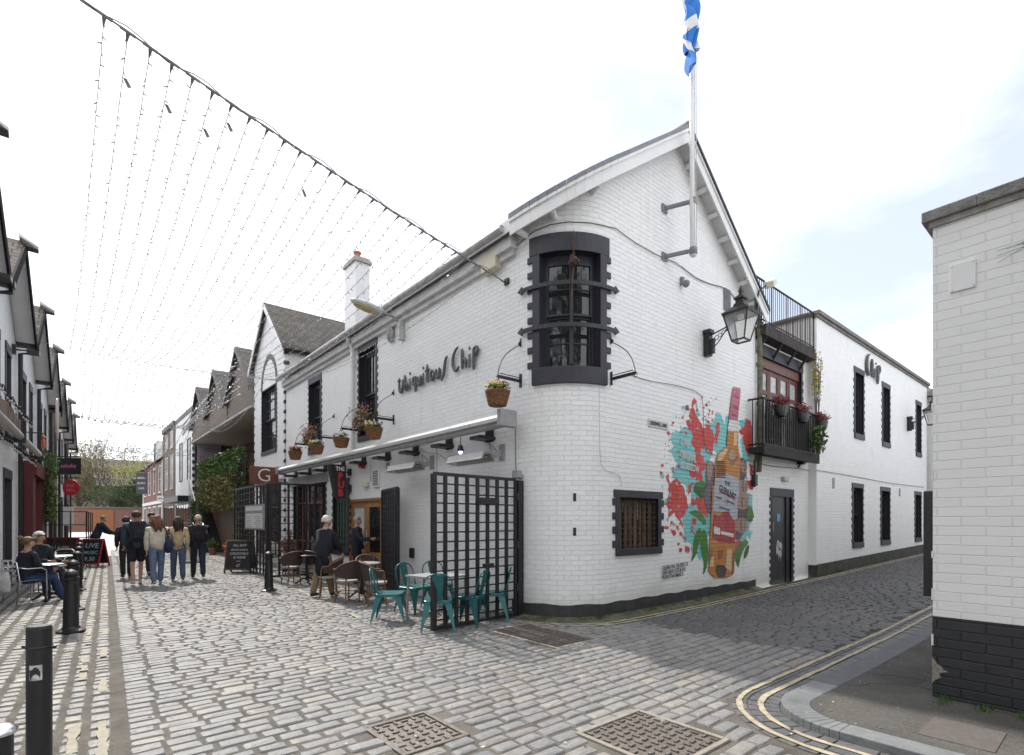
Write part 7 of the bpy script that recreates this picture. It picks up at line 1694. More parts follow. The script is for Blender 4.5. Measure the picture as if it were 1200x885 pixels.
# white planter
p = onZ(224, 658); t = thing('planter', 'white picket planter box with pale green plants beside the chalkboard', 'planter', (p.x, p.y, 0)); mb = MB(); w_, l_ = .3, 1.1
for i in range(9):
    y = p.y - l_ / 2 + l_ * i / 8
    for x in (p.x - w_, p.x + w_): mb.bx(x - .012, x + .012, y - .05, y + .05, .1, .78 + .04 * (i % 2))
for i in range(4):
    x = p.x - w_ + .1 + 2 * w_ * i / 4
    for y in (p.y - l_ / 2, p.y + l_ / 2): mb.bx(x - .05, x + .05, y - .012, y + .012, .1, .78 + .04 * (i % 2))
mb.build('slats', WHITEP, t); mb = MB(); mb.bx(p.x - w_, p.x + w_, p.y - .52, p.y + .52, .1, .7); mb.bx(p.x - .35, p.x + .45, p.y - .6, p.y - .5, .02, .06); mb.bx(p.x - .35, p.x + .45, p.y + .5, p.y + .6, .02, .06); mb.build('box', plain('box_side', (.6, .6, .58), .6), t)
for (dx, dy) in ((-.3, -.55), (.3, -.55), (-.3, .55), (.3, .55)): mb = MB(); mb.tube([(p.x + dx - .02, p.y + dy, .05), (p.x + dx + .02, p.y + dy, .05)], .05, 10); mb.build('wheel', IRON, t)
mb = MB(); mb.leaves((p.x - .25, p.y - .3, .72), (.16, .35, .22), 420, .045, drop=.25); mb.build('foliage', leafmat('lime_leaf', (.25, .33, .10), (.42, .52, .20)), t)
mb = MB(); mb.leaves((p.x + .1, p.y + .2, .85), (.25, .4, .12), 300, .05); mb.build('flower_heads', FL_W, t)
# pots and plants by the lattice
for (px, py, lab, m_) in ((268, 655, 'small orange pot plant by the brick pier', plain('orange_flower', (.5, .16, .04), .7)), (249, 650, 'small leafy pot plant behind the white planter', LEAF)):
    p = onZ(px, py); t = thing('pot_plant', lab, 'plant', (p.x, p.y, 0)); mb = MB(); mb.lathe((p.x, p.y, 0), [(.13, 0), (.18, .3), (.16, .3)], 12); mb.build('pot', plain('pot_clay', (.25, .12, .08), .8) if 'pot_clay' not in MATS else MATS['pot_clay'], t); mb = MB(); mb.leaves((p.x, p.y, .5), (.25, .25, .28), 220, .06); mb.build('foliage', m_, t)
# ---- chairs and tables ----
TEAL = plain('teal_metal', (.018, .125, .135), .36, metal=.3, var=.12, scale=5)
TEALD = TEAL
def make_teal(lab):
    t = thing('metal_chair', lab, 'chair', (0, 0, 0), 'teal metal chairs at the pub table'); S = .215
    mb = MB(); n = 8
    def ringp(s, z): return [(x * s, y * s, z) for x, y in ((-.8, -1), (.8, -1), (1, -.8), (1, .8), (.8, 1), (-.8, 1), (-1, .8), (-1, -.8))]
    V = ringp(S * .5, .440) + ringp(S * .95, .452) + ringp(S, .445) + ringp(S, .405); mb.raw(V, [tuple(range(8))] + [(i + 8 * k, i + 8 * (k + 1), (i + 1) % 8 + 8 * (k + 1), (i + 1) % 8 + 8 * k) for k in range(3) for i in range(8)]); mb.build('seat', TEAL, t, world=False)
    for sx_, sy_ in ((-1, -1), (1, -1), (-1, 1), (1, 1)):
        mb = MB(); top = Vector((sx_ * (S - .02), sy_ * (S - .02), .41)); bot = Vector((sx_ * (S + .035), sy_ * (S + .055), 0))
        V = []
        for k in range(5):
            q = k / 4; c = top + (bot - top) * q; wd = .085 * (1 - q) ** 1.2 + .020
            V += [c, c + Vector((-sx_ * wd, 0, 0)), c + Vector((-sx_ * wd * .9, -sy_ * .012, 0)), c + Vector((0, -sy_ * wd, 0)), c + Vector((-sx_ * .012, -sy_ * wd * .9, 0))]
        fs = []
        for k in range(4):
            a = k * 5; b2 = a + 5; fs += [(a, b2, b2 + 1, a + 1), (a + 1, b2 + 1, b2 + 2, a + 2), (a, a + 3, b2 + 3, b2), (a + 3, a + 4, b2 + 4, b2 + 3), (a + 2, b2 + 2, b2 + 4, a + 4)]
        mb.raw(V, fs); mb.build('leg', TEAL, t, world=False)
    mb = MB(); pts = []
    for i in range(17):
        a = pi * i / 16; x = -.205 * cos(a); z = .62 + .225 * sin(a) ** .6 if 0 < i < 16 else .62; pts.append((x, -.20 - .10 * (z - .44) / .4, z))
    pts = [(-.205, -.19, .43)] + pts + [(.205, -.19, .43)]; mb.tube(pts, .011, 8); mb.build('back_frame', TEAL, t, world=False, smooth=True)
    mb = MB(); V = [(x, y - k, z) for k in (0, .006) for x, y, z in ((-.055, -.195, .44), (.055, -.195, .44), (.085, -.295, .83), (-.085, -.295, .83))]; mb.raw(V, [(0, 1, 2, 3), (7, 6, 5, 4), (0, 4, 5, 1), (1, 5, 6, 2), (2, 6, 7, 3), (3, 7, 4, 0)]); mb.build('back_splat', TEAL, t, world=False)
    return t
def G(px, Y): p = atD(px, 610, Y); return (p.x, p.y, 0)
tl = [(457, 8.45, -2.2, 'leftmost teal metal chair, nearest the wicker chairs'), (486, 9.25, -2.9, 'teal metal chair behind the left side of the square table'), (514, 9.6, 3.0, 'teal metal chair at the far side of the square table by the wall'), (513, 7.75, -.55, 'front teal metal chair cut by the lattice gate post'), (549, 8.15, .5, 'teal metal chair seen through the middle of the lattice gate'), (577, 8.5, .9, 'rightmost teal metal chair seen through the lattice gate near the wall')]
base = None
for px, Y, rz, lab in tl:
    if base is None: base = make_teal(lab); base.location = G(px, Y); base.rotation_euler = (0, 0, rz)
    else: dup(base, G(px, Y), rz, lab)
def table(lab, loc, kind, rz=0, sz=.7, h=.73, top=None):
    t = thing('cafe_table', lab, 'table', loc, rz=rz); mb = MB(); tm = top or plain('grey_table_top', (.32, .32, .33), .35, var=.1)
    if kind == 'sq': mb.box((0, 0, h - .015), (sz, sz, .03))
    else: mb.lathe((0, 0, h - .03), [(sz / 2 - .01, 0), (sz / 2, .01), (sz / 2, .025), (sz / 2 - .01, .03)], 28)
    mb.build('tabletop', tm, t, world=False)
    if kind == 'sq':
        for sx_, sy_ in ((-1, -1), (1, -1), (-1, 1), (1, 1)): mb = MB(); mb.bar((sx_ * sz * .44, sy_ * sz * .44, h - .03), (sx_ * sz * .47, sy_ * sz * .47, 0), .03); mb.build('leg', GREYP, t, world=False)
    else:
        mb = MB(); mb.lathe((0, 0, 0), [(.05, .08), (.03, .14), (.045, .2), (.022, .3), (.022, h - .08), (.08, h - .04)], 12)
        for k in range(3):
            a = 2.1 * k + .4; mb.tube([(0, 0, .14), (.12 * cos(a), .12 * sin(a), .12), (.22 * cos(a), .22 * sin(a), .04), (.29 * cos(a), .29 * sin(a), .015)], [.03, .025, .02, .025], 6)
        mb.build('pedestal', IRON, t, world=False)
    return t
table('square grey table among the teal metal chairs', G(512, 8.45), 'sq', rz=.15, sz=.72)
CANE = plain('brown_cane', (.18, .095, .05), .5, var=.3, scale=20); WEAVE = plain('dark_weave', (.055, .04, .035), .7, var=.5, scale=60, bump=.8, bscale=120)
SEATW = plain('pale_weave_seat', (.35, .34, .32), .6, var=.2, scale=60)
def make_wicker(lab):
    t = thing('wicker_chair', lab, 'chair', (0, 0, 0), 'brown wicker chairs outside the pub'); mb = MB(); mb.lathe((0, 0, .435), [(.20, -.03), (.215, -.01), (.21, .01), (.0, .015)], 22, sq=(1, .95)); mb.build('seat', SEATW, t, world=False)
    for i, (a, sp) in enumerate(((pi / 4, 0), (3 * pi / 4, 0), (-pi / 4, 1), (-3 * pi / 4, 1))):
        mb = MB(); x, y = .185 * cos(a), .185 * sin(a); pts = [(x * 1.28, y * 1.28, 0), (x * 1.05, y * 1.05, .42)]
        if sp: pts += [(x * 1.12, y * 1.25, .60), (x * 1.15, y * 1.55, .80)]
        else: pts += [(x * 1.25, y * 1.05, .55), (x * 1.3, y * .8, .66)]
        mb.tube(pts, .015, 7); mb.build('leg', CANE, t, world=False)
    mb = MB()
    for z, r_ in ((.20, .225),): mb.tube([(r_ * cos(a), r_ * sin(a), z) for a in [2 * pi * i / 20 for i in range(21)]], .009, 6)
    mb.build('stretcher', CANE, t, world=False)
    mb = MB(); V = []; n = 22
    for i in range(n + 1):
        a = -pi - .35 + (pi + .7) * i / n; f_ = max(0, -sin(a)); zt = .66 + .17 * f_ ** .8; r_ = .255 + .03 * f_
        V += [(.245 * cos(a), .245 * sin(a), .47 + .05 * (1 - f_)), (r_ * cos(a) * 1.02, r_ * sin(a) * 1.1, zt)]
    mb.raw(V, [(2 * i, 2 * i + 2, 2 * i + 3, 2 * i + 1) for i in range(n)]); bk = mb.build('backrest', WEAVE, t, world=False); md = bk.modifiers.new('s', 'SOLIDIFY'); md.thickness = .014
    mb = MB(); mb.tube([V[2 * i + 1] for i in range(n + 1)], .014, 7); mb.build('back_rail', CANE, t, world=False)
    return t
wl_ = [(341, 13.3, .2, 'wicker chair nearest the far lattice screen, behind the bollard'), (385, 11.0, 1.15, 'wicker chair directly in front of the old man in the dark coat'), (407, 10.3, .25, 'wicker chair in the foreground with its back to the street'), (432, 11.6, 2.9, 'wicker chair behind the round table beside the pub door'), (441, 10.0, -1.9, 'wicker chair between the round table and the teal chairs'), (372, 13.6, -1.3, 'wicker chair half hidden behind the old man')]
base = None
for px, Y, rz, lab in wl_:
    if base is None: base = make_wicker(lab); base.location = G(px, Y); base.rotation_euler = (0, 0, rz)
    else: dup(base, G(px, Y), rz, lab)
table('round grey table with cast iron pedestal in front of the pub door', G(424, 10.9), 'rd', sz=.75)
table('small dark round table behind the far wicker chairs', G(360, 13.4), 'rd', sz=.65, top=BLACKP)
# left: aluminium chairs and tables
def make_alu(lab):
    t = thing('aluminium_chair', lab, 'chair', (0, 0, 0), 'aluminium cafe chairs on the left'); mb = MB(); V = []
    for i in range(7): mb.box((0, -.18 + .06 * i, .44 - .004 * abs(i - 3)), (.40, .05, .008))
    mb.build('seat', ALU, t, world=False)
    for s in (-1, 1):
        mb = MB(); mb.tube([(s * .25, .22, 0), (s * .26, .21, .40), (s * .27, .20, .62), (s * .27, .12, .67), (s * .27, -.12, .67), (s * .25, -.24, .70)], .013, 8); mb.build('leg', ALU, t, world=False, smooth=True)
        mb = MB(); mb.tube([(s * .22, -.26, 0), (s * .22, -.20, .42), (s * .22, -.26, .80)], .013, 8); mb.build('leg', ALU, t, world=False, smooth=True)
    mb = MB(); mb.tube([(-.22, -.26, .80), (-.15, -.29, .84), (.15, -.29, .84), (.22, -.26, .80)], .013, 8)
    for z in (.55, .64, .73): mb.box((0, -.25 - (z - .5) * .1, z), (.42, .012, .05))
    mb.build('backrest', ALU, t, world=False)
    mb = MB(); mb.bar((-.26, .2, .40), (.26, .2, .40), .02); mb.bar((-.22, -.2, .40), (.22, -.2, .40), .02); mb.build('stretcher', ALU, t, world=False)
    return t
ca = onZ(30, 706); c0 = make_alu('aluminium chair with a white bag on it, under the seated woman'); c0.location = (ca.x, ca.y, 0); c0.rotation_euler = (0, 0, -1.05)
cb2 = onZ(47, 694); c1 = dup(c0, (cb2.x - .05, cb2.y + .2, 0), -2.2, 'aluminium chair under the seated white-haired man')
c2 = dup(c0, tuple(G(68, 13.6)), 2.6, 'empty aluminium chair behind the seated couple by the railing')
ALT = plain('table_alu', (.62, .62, .62), .3, metal=.7)
table('small round aluminium table between the seated couple', G(56, 10.6), 'rd', sz=.5, top=ALT)
table('round aluminium table behind the seated couple near the railing', G(66, 12.9), 'rd', sz=.75, h=.74, top=ALT)
# ================= PEOPLE =================
def skin(name, pts, edges, mat, parent, root=0, sub=1, loc=(0, 0, 0)):
    me = bpy.data.meshes.new('sk'); me.from_pydata([tuple(p[0]) for p in pts], edges, []); ob = bpy.data.objects.new('sk', me); COL.objects.link(ob)
    m = ob.modifiers.new('s', 'SKIN'); m.use_smooth_shade = True; sv = me.skin_vertices[0].data
    for i, p in enumerate(pts):
        r_ = p[1]; sv[i].radius = (r_, r_) if not isinstance(r_, tuple) else r_; sv[i].use_root = (i == root)
    if sub: s2 = ob.modifiers.new('u', 'SUBSURF'); s2.levels = sub; s2.render_levels = sub
    bpy.context.view_layer.update(); dg = bpy.context.evaluated_depsgraph_get(); nm = bpy.data.meshes.new_from_object(ob.evaluated_get(dg)); bpy.data.objects.remove(ob); bpy.data.meshes.remove(me)
    nm.materials.clear(); nm.materials.append(mat); o = bpy.data.objects.new(name, nm); nm.name = name; COL.objects.link(o); o.parent = parent; o.location = loc; ORG[o] = Vector((0, 0, 0))
    for p in nm.polygons: p.use_smooth = True
    return o
SKIN = plain('skin', (.48, .27, .19), .5, var=.06); 
def cloth(name, c, rough=.85): return plain(name, c, rough, var=.25, scale=9, bump=1.0, bscale=13)
HAIRM = {}
def hairmat(c):
    k = str(c)
    if k not in HAIRM: HAIRM[k] = plain('hair', c, .6, var=.35, scale=25, bump=.8, bscale=60)
    return HAIRM[k]
def person(lab, loc, rz, h=1.75, top=(.05, .05, .06), bot=(.05, .06, .10), hair=(.08, .05, .03), hairkind='short', stride=.0, sit=False, lean=0.0, arms=((.1, .2), (-.1, .2)), shorts=False, coat=0.0, shoe=(.03, .03, .03), sleeves=True, build=1.0, look=0.0, nod=0.0, cap=None, topmat=None, skirt=None, side=0.0, hood=False):
    k = h / 1.75; t = thing('person', lab, 'person', loc, rz=rz); V3 = lambda x, y, z: Vector((x, y, z)) * k
    hz = .50 if sit else .93
    P = {}; pel = V3(0, 0, hz); up = Vector((side, sin(lean), cos(lean))).normalized(); fw = Vector((0, cos(lean), -sin(lean)))
    P['pel'] = pel; P['waist'] = pel + up * .17 * k; P['chest'] = pel + up * .36 * k; P['ups'] = pel + up * .48 * k; P['neck'] = pel + up * .56 * k
    hf = Matrix.Rotation(look, 3, 'Z') @ Vector((0, cos(lean * .5 + nod), -sin(lean * .5 + nod))); hu = Vector((0, 0, 1)) * cos(nod) + Vector((0, 1, 0)) * sin(nod + lean * .3) * .6; hu.normalize()
    P['hb'] = P['neck'] + hu * .07 * k + fw * .015 * k; P['hm'] = P['hb'] + hu * .075 * k + hf * .008 * k; P['ht'] = P['hm'] + hu * .075 * k
    for s, n in ((-1, 'l'), (1, 'r')):
        P['hip' + n] = pel + V3(s * .09, 0, -.02)
        if sit: P['kn' + n] = P['hip' + n] + V3(s * .05, .42, .0); P['an' + n] = P['kn' + n] + V3(s * .02, .05 + .1 * (s > 0), -.43)
        else:
            a = stride * s; P['kn' + n] = P['hip' + n] + V3(s * .005, .44 * sin(a), -.44 * cos(a)); b2 = a - abs(stride) * (.9 if s * stride < 0 else .05)
            P['an' + n] = P['kn' + n] + V3(-s * .005, .42 * sin(b2), -.42 * cos(b2))
        P['to' + n] = P['an' + n] + V3(s * .02, .17, -.045)
        P['he' + n] = P['an' + n] + V3(0, -.045, -.04)
        sh = P['ups'] + Vector((s * .185 * k * build, 0, -.01 * k)); P['sh' + n] = sh; sw, el = arms[0 if s < 0 else 1]
        d = Vector((s * .13, sin(sw + lean * .4), -cos(sw))).normalized(); P['el' + n] = sh + d * .29 * k
        a2 = sw + el; inw = -s * .15 * min(1, el); d2 = Vector((inw, sin(a2), -cos(a2))).normalized(); P['wr' + n] = P['el' + n] + d2 * .25 * k; P['hd' + n] = P['wr' + n] + d2 * .07 * k; P['_d' + n] = d2
    low = min(P['to' + n].z for n in 'lr') - .035 * k
    if not sit:
        for q in P:
            if not q.startswith('_'): P[q] = P[q] - Vector((0, 0, low - .01))
    B = build
    names = ['pel', 'waist', 'chest', 'ups', 'neck', 'hb', 'hm', 'ht']; R0 = {'pel': .085 * B, 'waist': .085 * B, 'chest': .095 * B, 'ups': .07 * B, 'neck': .055, 'hb': .066, 'hm': .088, 'ht': .060}
    pts = [(P[n], R0[n] * k) for n in names]; idx = {n: i for i, n in enumerate(names)}; ed = [(i, i + 1) for i in range(len(names) - 1)]
    def add(n, r_, par, p=None): idx[n] = len(pts); pts.append(((P[n] if p is None else p), r_ * k)); ed.append((idx[par], idx[n]))
    add('nose', .016, 'hm', P['hm'] + hf * .105 * k - hu * .02 * k)
    for s, n in ((-1, 'l'), (1, 'r')):
        add('hip' + n, .062 * B, 'pel'); add('kn' + n, .055 if shorts else .045, 'hip' + n); add('an' + n, .040 if shorts else .034, 'kn' + n); add('to' + n, .03, 'an' + n)
        add('sh' + n, .036 * B, 'ups'); add('el' + n, .034, 'sh' + n); add('wr' + n, .026, 'el' + n); add('hd' + n, .030, 'wr' + n)
        d2 = P['_d' + n]; sd = d2.cross(Vector((1, 0, 0)) * s).normalized(); nn = sd.cross(d2).normalized()
        for f_ in range(4):
            o_ = sd * (.027 - .018 * f_) * k; b_ = P['hd' + n] + o_ + d2 * .03 * k; fl = (.062, .07, .065, .05)[f_]
            add('f%d' % f_ + n, .0085, 'hd' + n, b_); add('g%d' % f_ + n, .0075, 'f%d' % f_ + n, b_ + (d2 * .8 - nn * s * .35).normalized() * fl * .6 * k); add('h%d' % f_ + n, .0065, 'g%d' % f_ + n, b_ + (d2 * .9 - nn * s * .8).normalized() * fl * k)
        add('th' + n, .010, 'hd' + n, P['hd' + n] + sd * .045 * k - d2 * .01 * k); add('tk' + n, .008, 'th' + n, P['hd' + n] + sd * .06 * k + d2 * .03 * k)
    body = skin('body', pts, ed, SKIN, t)
    for s in (-1, 1):
        mb = MB(); rgt = hf.cross(hu).normalized(); mb.ell(P['hm'] + rgt * s * .082 * k - hu * .012 * k, (.014 * k, .022 * k, .03 * k), 8, 6); mb.build('ear', SKIN, body, world=False, smooth=True)
        mb = MB(); mb.ell(P['hm'] + hf * .080 * k + rgt * s * .032 * k + hu * .006 * k, (.011 * k, .008 * k, .007 * k), 8, 6); mb.build('eye', BLACKP, body, world=False, smooth=True)
    mb = MB(); mb.ell(P['hm'] + hf * .076 * k - hu * .052 * k, (.022 * k, .010 * k, .006 * k), 8, 5); mb.build('mouth', plain('lips', (.30, .10, .09), .5) if 'lips' not in MATS else MATS['lips'], body, world=False, smooth=True)
    # trousers
    tm = cloth('trouser_cloth', bot); e_ = .016
    kp = {n: P[n] for n in P}
    for s, n in ((-1, 'l'), (1, 'r')):
        if shorts: kp['kn' + n] = P['hip' + n] + (P['kn' + n] - P['hip' + n]) * .88
    tp_ = [(P['waist'] + up * .04 * k, .13 * B * k), (P['pel'], .150 * B * k)]; te = [(0, 1)]
    for n in 'lr':
        i = len(tp_); tp_ += [(P['hip' + n], .116 * B * k), (kp['kn' + n] + (Vector((0, 0, -.04 * k)) if shorts else Vector()), (.108 if shorts else .082) * k)]; te += [(1, i), (i, i + 1)]
        if not shorts: tp_.append((P['an' + n] + Vector((0, 0, -.035)) * k, .070 * k)); te.append((i + 1, i + 2))
    skin('shorts' if shorts else 'trousers', tp_, te, tm, body, root=1)
    # top
    cm = topmat or cloth('jacket_cloth', top); cp = [(P['pel'] + up * (-.07 - coat) * k, .170 * B * k), (P['waist'], .142 * B * k), (P['chest'], .152 * B * k), (P['ups'], .130 * B * k), (P['neck'] - up * .0 * k, .075 * k)]; ce = [(0, 1), (1, 2), (2, 3), (3, 4)]
    for sg in (-1, 1): cp.append((P['pel'] + up * (-.075 - coat) * k + Vector((sg * .085, 0, 0)) * k, .125 * B * k)); ce.append((1, len(cp) - 1))
    if coat > .1:
        cp.append((P['pel'] + Vector((0, -.01, -coat * 1.9)) * k, .185 * B * k)); ce.append((0, len(cp) - 1))
    for n in 'lr':
        i = len(cp); cp += [(P['sh' + n], .088 * B * k), (P['el' + n], .070 * k)]; ce += [(3, i), (i, i + 1)]
        if sleeves: cp.append((P['wr' + n] + P['_d' + n] * .02 * k, .052 * k)); ce.append((i + 1, i + 2))
    skin('coat' if coat > .1 else 'jacket', cp, ce, cm, body, root=2)
    sm2 = plain('shoe', shoe, .5, var=.2)
    for n in 'lr':
        skin('shoe', [(P['he' + n], .042 * k), (P['an' + n] + Vector((0, .02, -.03)) * k, .046 * k), (P['to' + n] + Vector((0, -.02, .0)) * k, .040 * k), (P['to' + n] + Vector((0, .05, -.005)) * k, .030 * k)], [(0, 1), (1, 2), (2, 3)], sm2, body, root=1)
    # hair
    if hairkind != 'bald':
        hm_ = hairmat(hair); mb = MB(); c = P['hm'] - hf * .018 * k + hu * .022 * k; rg = random.Random(int(h * 1000)); rgt = hf.cross(hu).normalized(); MM = Matrix((rgt, hf, hu)).transposed()
        vol = {'short': 1.0, 'thick': 1.12, 'long': 1.1, 'bun': 1.03, 'fringe': .96}[hairkind]; V = []; nn_, kk = 18, 10; fs = []
        for i in range(kk + 1):
            th = pi * .62 * i / kk
            for j in range(nn_):
                a = 2 * pi * j / nn_; fr = sin(a); cut = th
                if fr > .25: cut = min(th, pi * (.36 if hairkind != 'fringe' else .25))
                q = 1 + rg.uniform(-.07, .07); V.append(c + MM @ (Vector((.096 * sin(cut) * cos(a) * vol * q, .110 * sin(cut) * sin(a) * vol * q, .112 * cos(cut) * vol * q)) * k))
        fs = [(i * nn_ + j, (i + 1) * nn_ + j, (i + 1) * nn_ + (j + 1) % nn_, i * nn_ + (j + 1) % nn_) for i in range(kk) for j in range(nn_)]
        mb.raw(V, fs)
        if hairkind == 'long':
            for _ in range(26):
                a = rg.uniform(pi * 1.0, pi * 2.0); s0 = c + MM @ (Vector((.09 * cos(a), .10 * sin(a), .02)) * k); 
                mb.tube([s0, s0 + Vector((rg.gauss(0, .01), -.015, -.11)) * k, s0 + Vector((rg.gauss(0, .018), -.03 + rg.gauss(0, .012), -.2)) * k, s0 + Vector((rg.gauss(0, .028), -.03, -.30 - rg.random() * .05)) * k], [.034 * k, .036 * k, .032 * k, .012 * k], 6)
        if hairkind == 'bun': mb.ell(c - hf * .11 * k + hu * .075 * k, (.052 * k,) * 3, 10, 8, jit=.1)
        mb.build('hair', hm_, body, world=False, smooth=True)
    if cap:
        mb = MB(); c = P['hm'] + hu * .06 * k - hf * .01 * k; rgt = hf.cross(hu).normalized(); MM = Matrix((rgt, hf, hu)).transposed(); mb.ell(c, (.108 * k, .128 * k, .062 * k), 14, 8, M=MM); mb.ell(c + hf * .10 * k - hu * .012 * k, (.07 * k, .06 * k, .012 * k), 10, 5, M=MM); mb.build('flat_cap', cloth('cap_cloth', cap), body, world=False, smooth=True)
    if hood: mb = MB(); mb.ell(P['neck'] - fw * .07 * k - up * .01 * k, (.10 * k, .06 * k, .07 * k), 12, 8); mb.build('hood', cm, body, world=False, smooth=True)
    return t, P, k
def W2(t, v): return Matrix.Rotation(t.rotation_euler.z, 3, 'Z') @ Vector(v) + t.location
def backpack(lab, t, P, k, c, size=(.29, .15, .44), drop=.02):
    b = thing('backpack', lab, 'backpack', t.location, rz=t.rotation_euler.z); mb = MB(); ctr = P['chest'] + Vector((0, -.225, -drop)) * k; mb.box(ctr, [s * k for s in size]); o = mb.build('body', cloth('pack_cloth', c), b, world=False, bevel=.05)
    mb = MB(); mb.box(ctr + Vector((0, -.09, -.08)) * k, (.22 * k, .06 * k, .2 * k)); mb.build('pocket', MATS['pack_cloth'] if False else o.data.materials[0], b, world=False, bevel=.02)
    for s in (-1, 1):
        mb = MB(); q = [ctr + Vector((s * .1, .06, .19)) * k, P['ups'] + Vector((s * .115, -.11, .075)) * k, P['ups'] + Vector((s * .12, .03, .12)) * k, P['chest'] + Vector((s * .13, .17, .02)) * k, P['waist'] + Vector((s * .15, .03, .02)) * k, ctr + Vector((s * .13, .06, -.18)) * k]; mb.tube(q, .017 * k, 6); mb.build('strap', IRON, b, world=False)
D_ = lambda px, Y, z=0: Vector((*tuple(atD(px, 610, Y))[:2], z))
a = person('man in flat cap, dark jacket and shorts walking away with a backpack', D_(160, 13.2), .03, 1.80, (.045, .075, .10), (.012, .012, .018), (.06, .04, .03), stride=.16, arms=((.15, .5), (-.1, .5)), shorts=True, cap=(.07, .045, .04), shoe=(.5, .48, .46), build=1.12)
backpack('dark navy backpack on the man in shorts', *a, (.018, .020, .03), size=(.33, .17, .5))
for n in 'lr':
    pass
person('person in dark coat half hidden behind the man in shorts', D_(148, 14.8), .05, 1.66, (.02, .022, .032), (.015, .015, .02), (.03, .02, .02), 'thick', stride=.12, arms=((.1, .3), (0, .3)))
a = person('woman with long wavy auburn hair, cream jumper and blue jeans walking away', D_(184, 13.1), .0, 1.69, (.58, .53, .43), (.12, .17, .27), (.15, .065, .035), 'long', stride=.2, arms=((-.1, .25), (.2, .5)), shoe=(.3, .28, .25), build=1.02)
t_, P_, k_ = a; b = thing('shoulder_bag', 'large navy blue shoulder bag on the woman in the cream jumper', 'bag', t_.location, rz=0.0); mb = MB(); c = P_['pel'] + Vector((.24, -.02, .08)) * k_; mb.ell(c, (.11, .19, .22), 14, 10, jit=.03); mb.build('body', cloth('navy_bag', (.02, .035, .08)), b, world=False, smooth=True)
mb = MB(); mb.tube([c + Vector((0, .12, .15)), P_['shr'] + Vector((-.02, .08, .03)), P_['shr'] + Vector((-.03, 0, .09)), P_['shr'] + Vector((-.02, -.09, .03)), c + Vector((0, -.12, .15))], .014, 6); mb.build('strap', IRON, b, world=False)
person('man in dark clothes facing the camera behind the auburn-haired woman', D_(177.5, 15.6), pi + .1, 1.80, (.05, .045, .05), (.015, .016, .02), (.05, .035, .025), stride=.15, arms=((.1, .3), (-.1, .3)), build=1.05)
person('woman with dark hair, tan jacket and jeans walking away', D_(208.5, 14.0), -.02, 1.66, (.47, .36, .23), (.06, .085, .15), (.025, .016, .012), 'long', stride=-.2, arms=((.15, .5), (-.2, .35)), coat=.06, shoe=(.08, .07, .07))
a = person('balding man in a black jacket and dark trousers walking away', D_(232, 14.6), -.06, 1.74, (.018, .020, .028), (.016, .02, .035), (.5, .42, .32), 'fringe', stride=-.28, arms=((-.25, .3), (.35, .6)), build=1.02)
backpack('small black backpack on the balding man', *a, (.012, .012, .016), size=(.26, .13, .40))
person('white-haired old man in a long dark navy coat walking towards the pub door', D_(379, 11.05), -1.05, 1.66, (.010, .012, .020), (.22, .15, .09), (.62, .60, .57), 'thick', stride=.20, lean=.14, arms=((.3, .25), (.45, .2)), coat=.27, shoe=(.02, .018, .018), look=-.2, nod=.25)
person('grey-haired person in a dark jacket pulling open the pub door', D_(418, 13.2), -2.2, 1.66, (.022, .025, .038), (.012, .012, .016), (.32, .31, .30), 'short', stride=.05, arms=((.1, .3), (.5, 1.15)), coat=.12, nod=.15)
person('bald man in a navy coat leaning over a table behind the red A-boards', D_(112, 19.6), -1.3, 1.76, (.014, .020, .038), (.02, .02, .025), (.2, .15, .1), 'fringe', lean=.35, arms=((.5, .7), (.6, .6)), nod=.3)
person('seated person behind the lattice screen in the pub front', D_(339, 16.4), 2.9, 1.7, (.16, .09, .07), (.03, .03, .035), (.6, .55, .5), 'fringe', sit=True, arms=((.5, .9), (.5, .9)))
sh = cloth('shirt_blue', (.10, .11, .2))
w1 = onZ(36, 703); person('seated woman with brown hair in a bun, dark jacket and blue jeans', (c0.location.x, c0.location.y, 0), -1.05, 1.68, (.014, .016, .028), (.022, .05, .13), (.16, .09, .045), 'bun', sit=True, arms=((.35, 1.0), (.3, 1.15)), shoe=(.02, .02, .025), look=-.2, lean=.05)
person('seated white-haired man in a dark jacket over a purple shirt facing the woman', (c1.location.x, c1.location.y, 0), -2.25, 1.76, (.016, .018, .028), (.018, .02, .035), (.66, .63, .60), 'thick', sit=True, arms=((.35, 1.05), (.4, 1.1)), shoe=(.20, .10, .05), look=.1, lean=.06, build=1.08)
# bag hanging over the woman's chair
t = thing('tote_bag', 'white tote bag hanging on the back of the seated woman chair', 'bag', c0.location, rz=c0.rotation_euler.z); mb = MB(); rb = random.Random(3); mb.lathe((0, -.36, .22), [(q_ + rb.uniform(-.012, .012), z_) for q_, z_ in ((.10, 0), (.17, .02), (.185, .10), (.175, .2), (.165, .3), (.15, .40), (.145, .42), (.13, .41))], 14, sq=(1.05, .5), rot=.2); mb.build('body', cloth('white_bag', (.58, .57, .56)), t, world=False, smooth=True)
mb = MB(); mb.tube([(-.12, -.34, .66), (-.08, -.31, .82), (.08, -.31, .82), (.12, -.34, .66)], .014, 6); mb.build('handle', MATS['white_bag'], t, world=False)
for i, (px, Y, rz, c) in enumerate(((197, 27, 1, (.10, .03, .03)), (202, 29, -1.4, (.03, .03, .04)), (207, 31, 2.2, (.12, .06, .05)))):
    person(('small far person seated left', 'small far person seated in the middle', 'small far person seated right')[i] + ' in the group outside the brick houses', D_(px, Y), rz, 1.65, c, (.03, .03, .04), (.08, .05, .03), 'thick', sit=True, arms=((.4, 1), (.4, 1)))
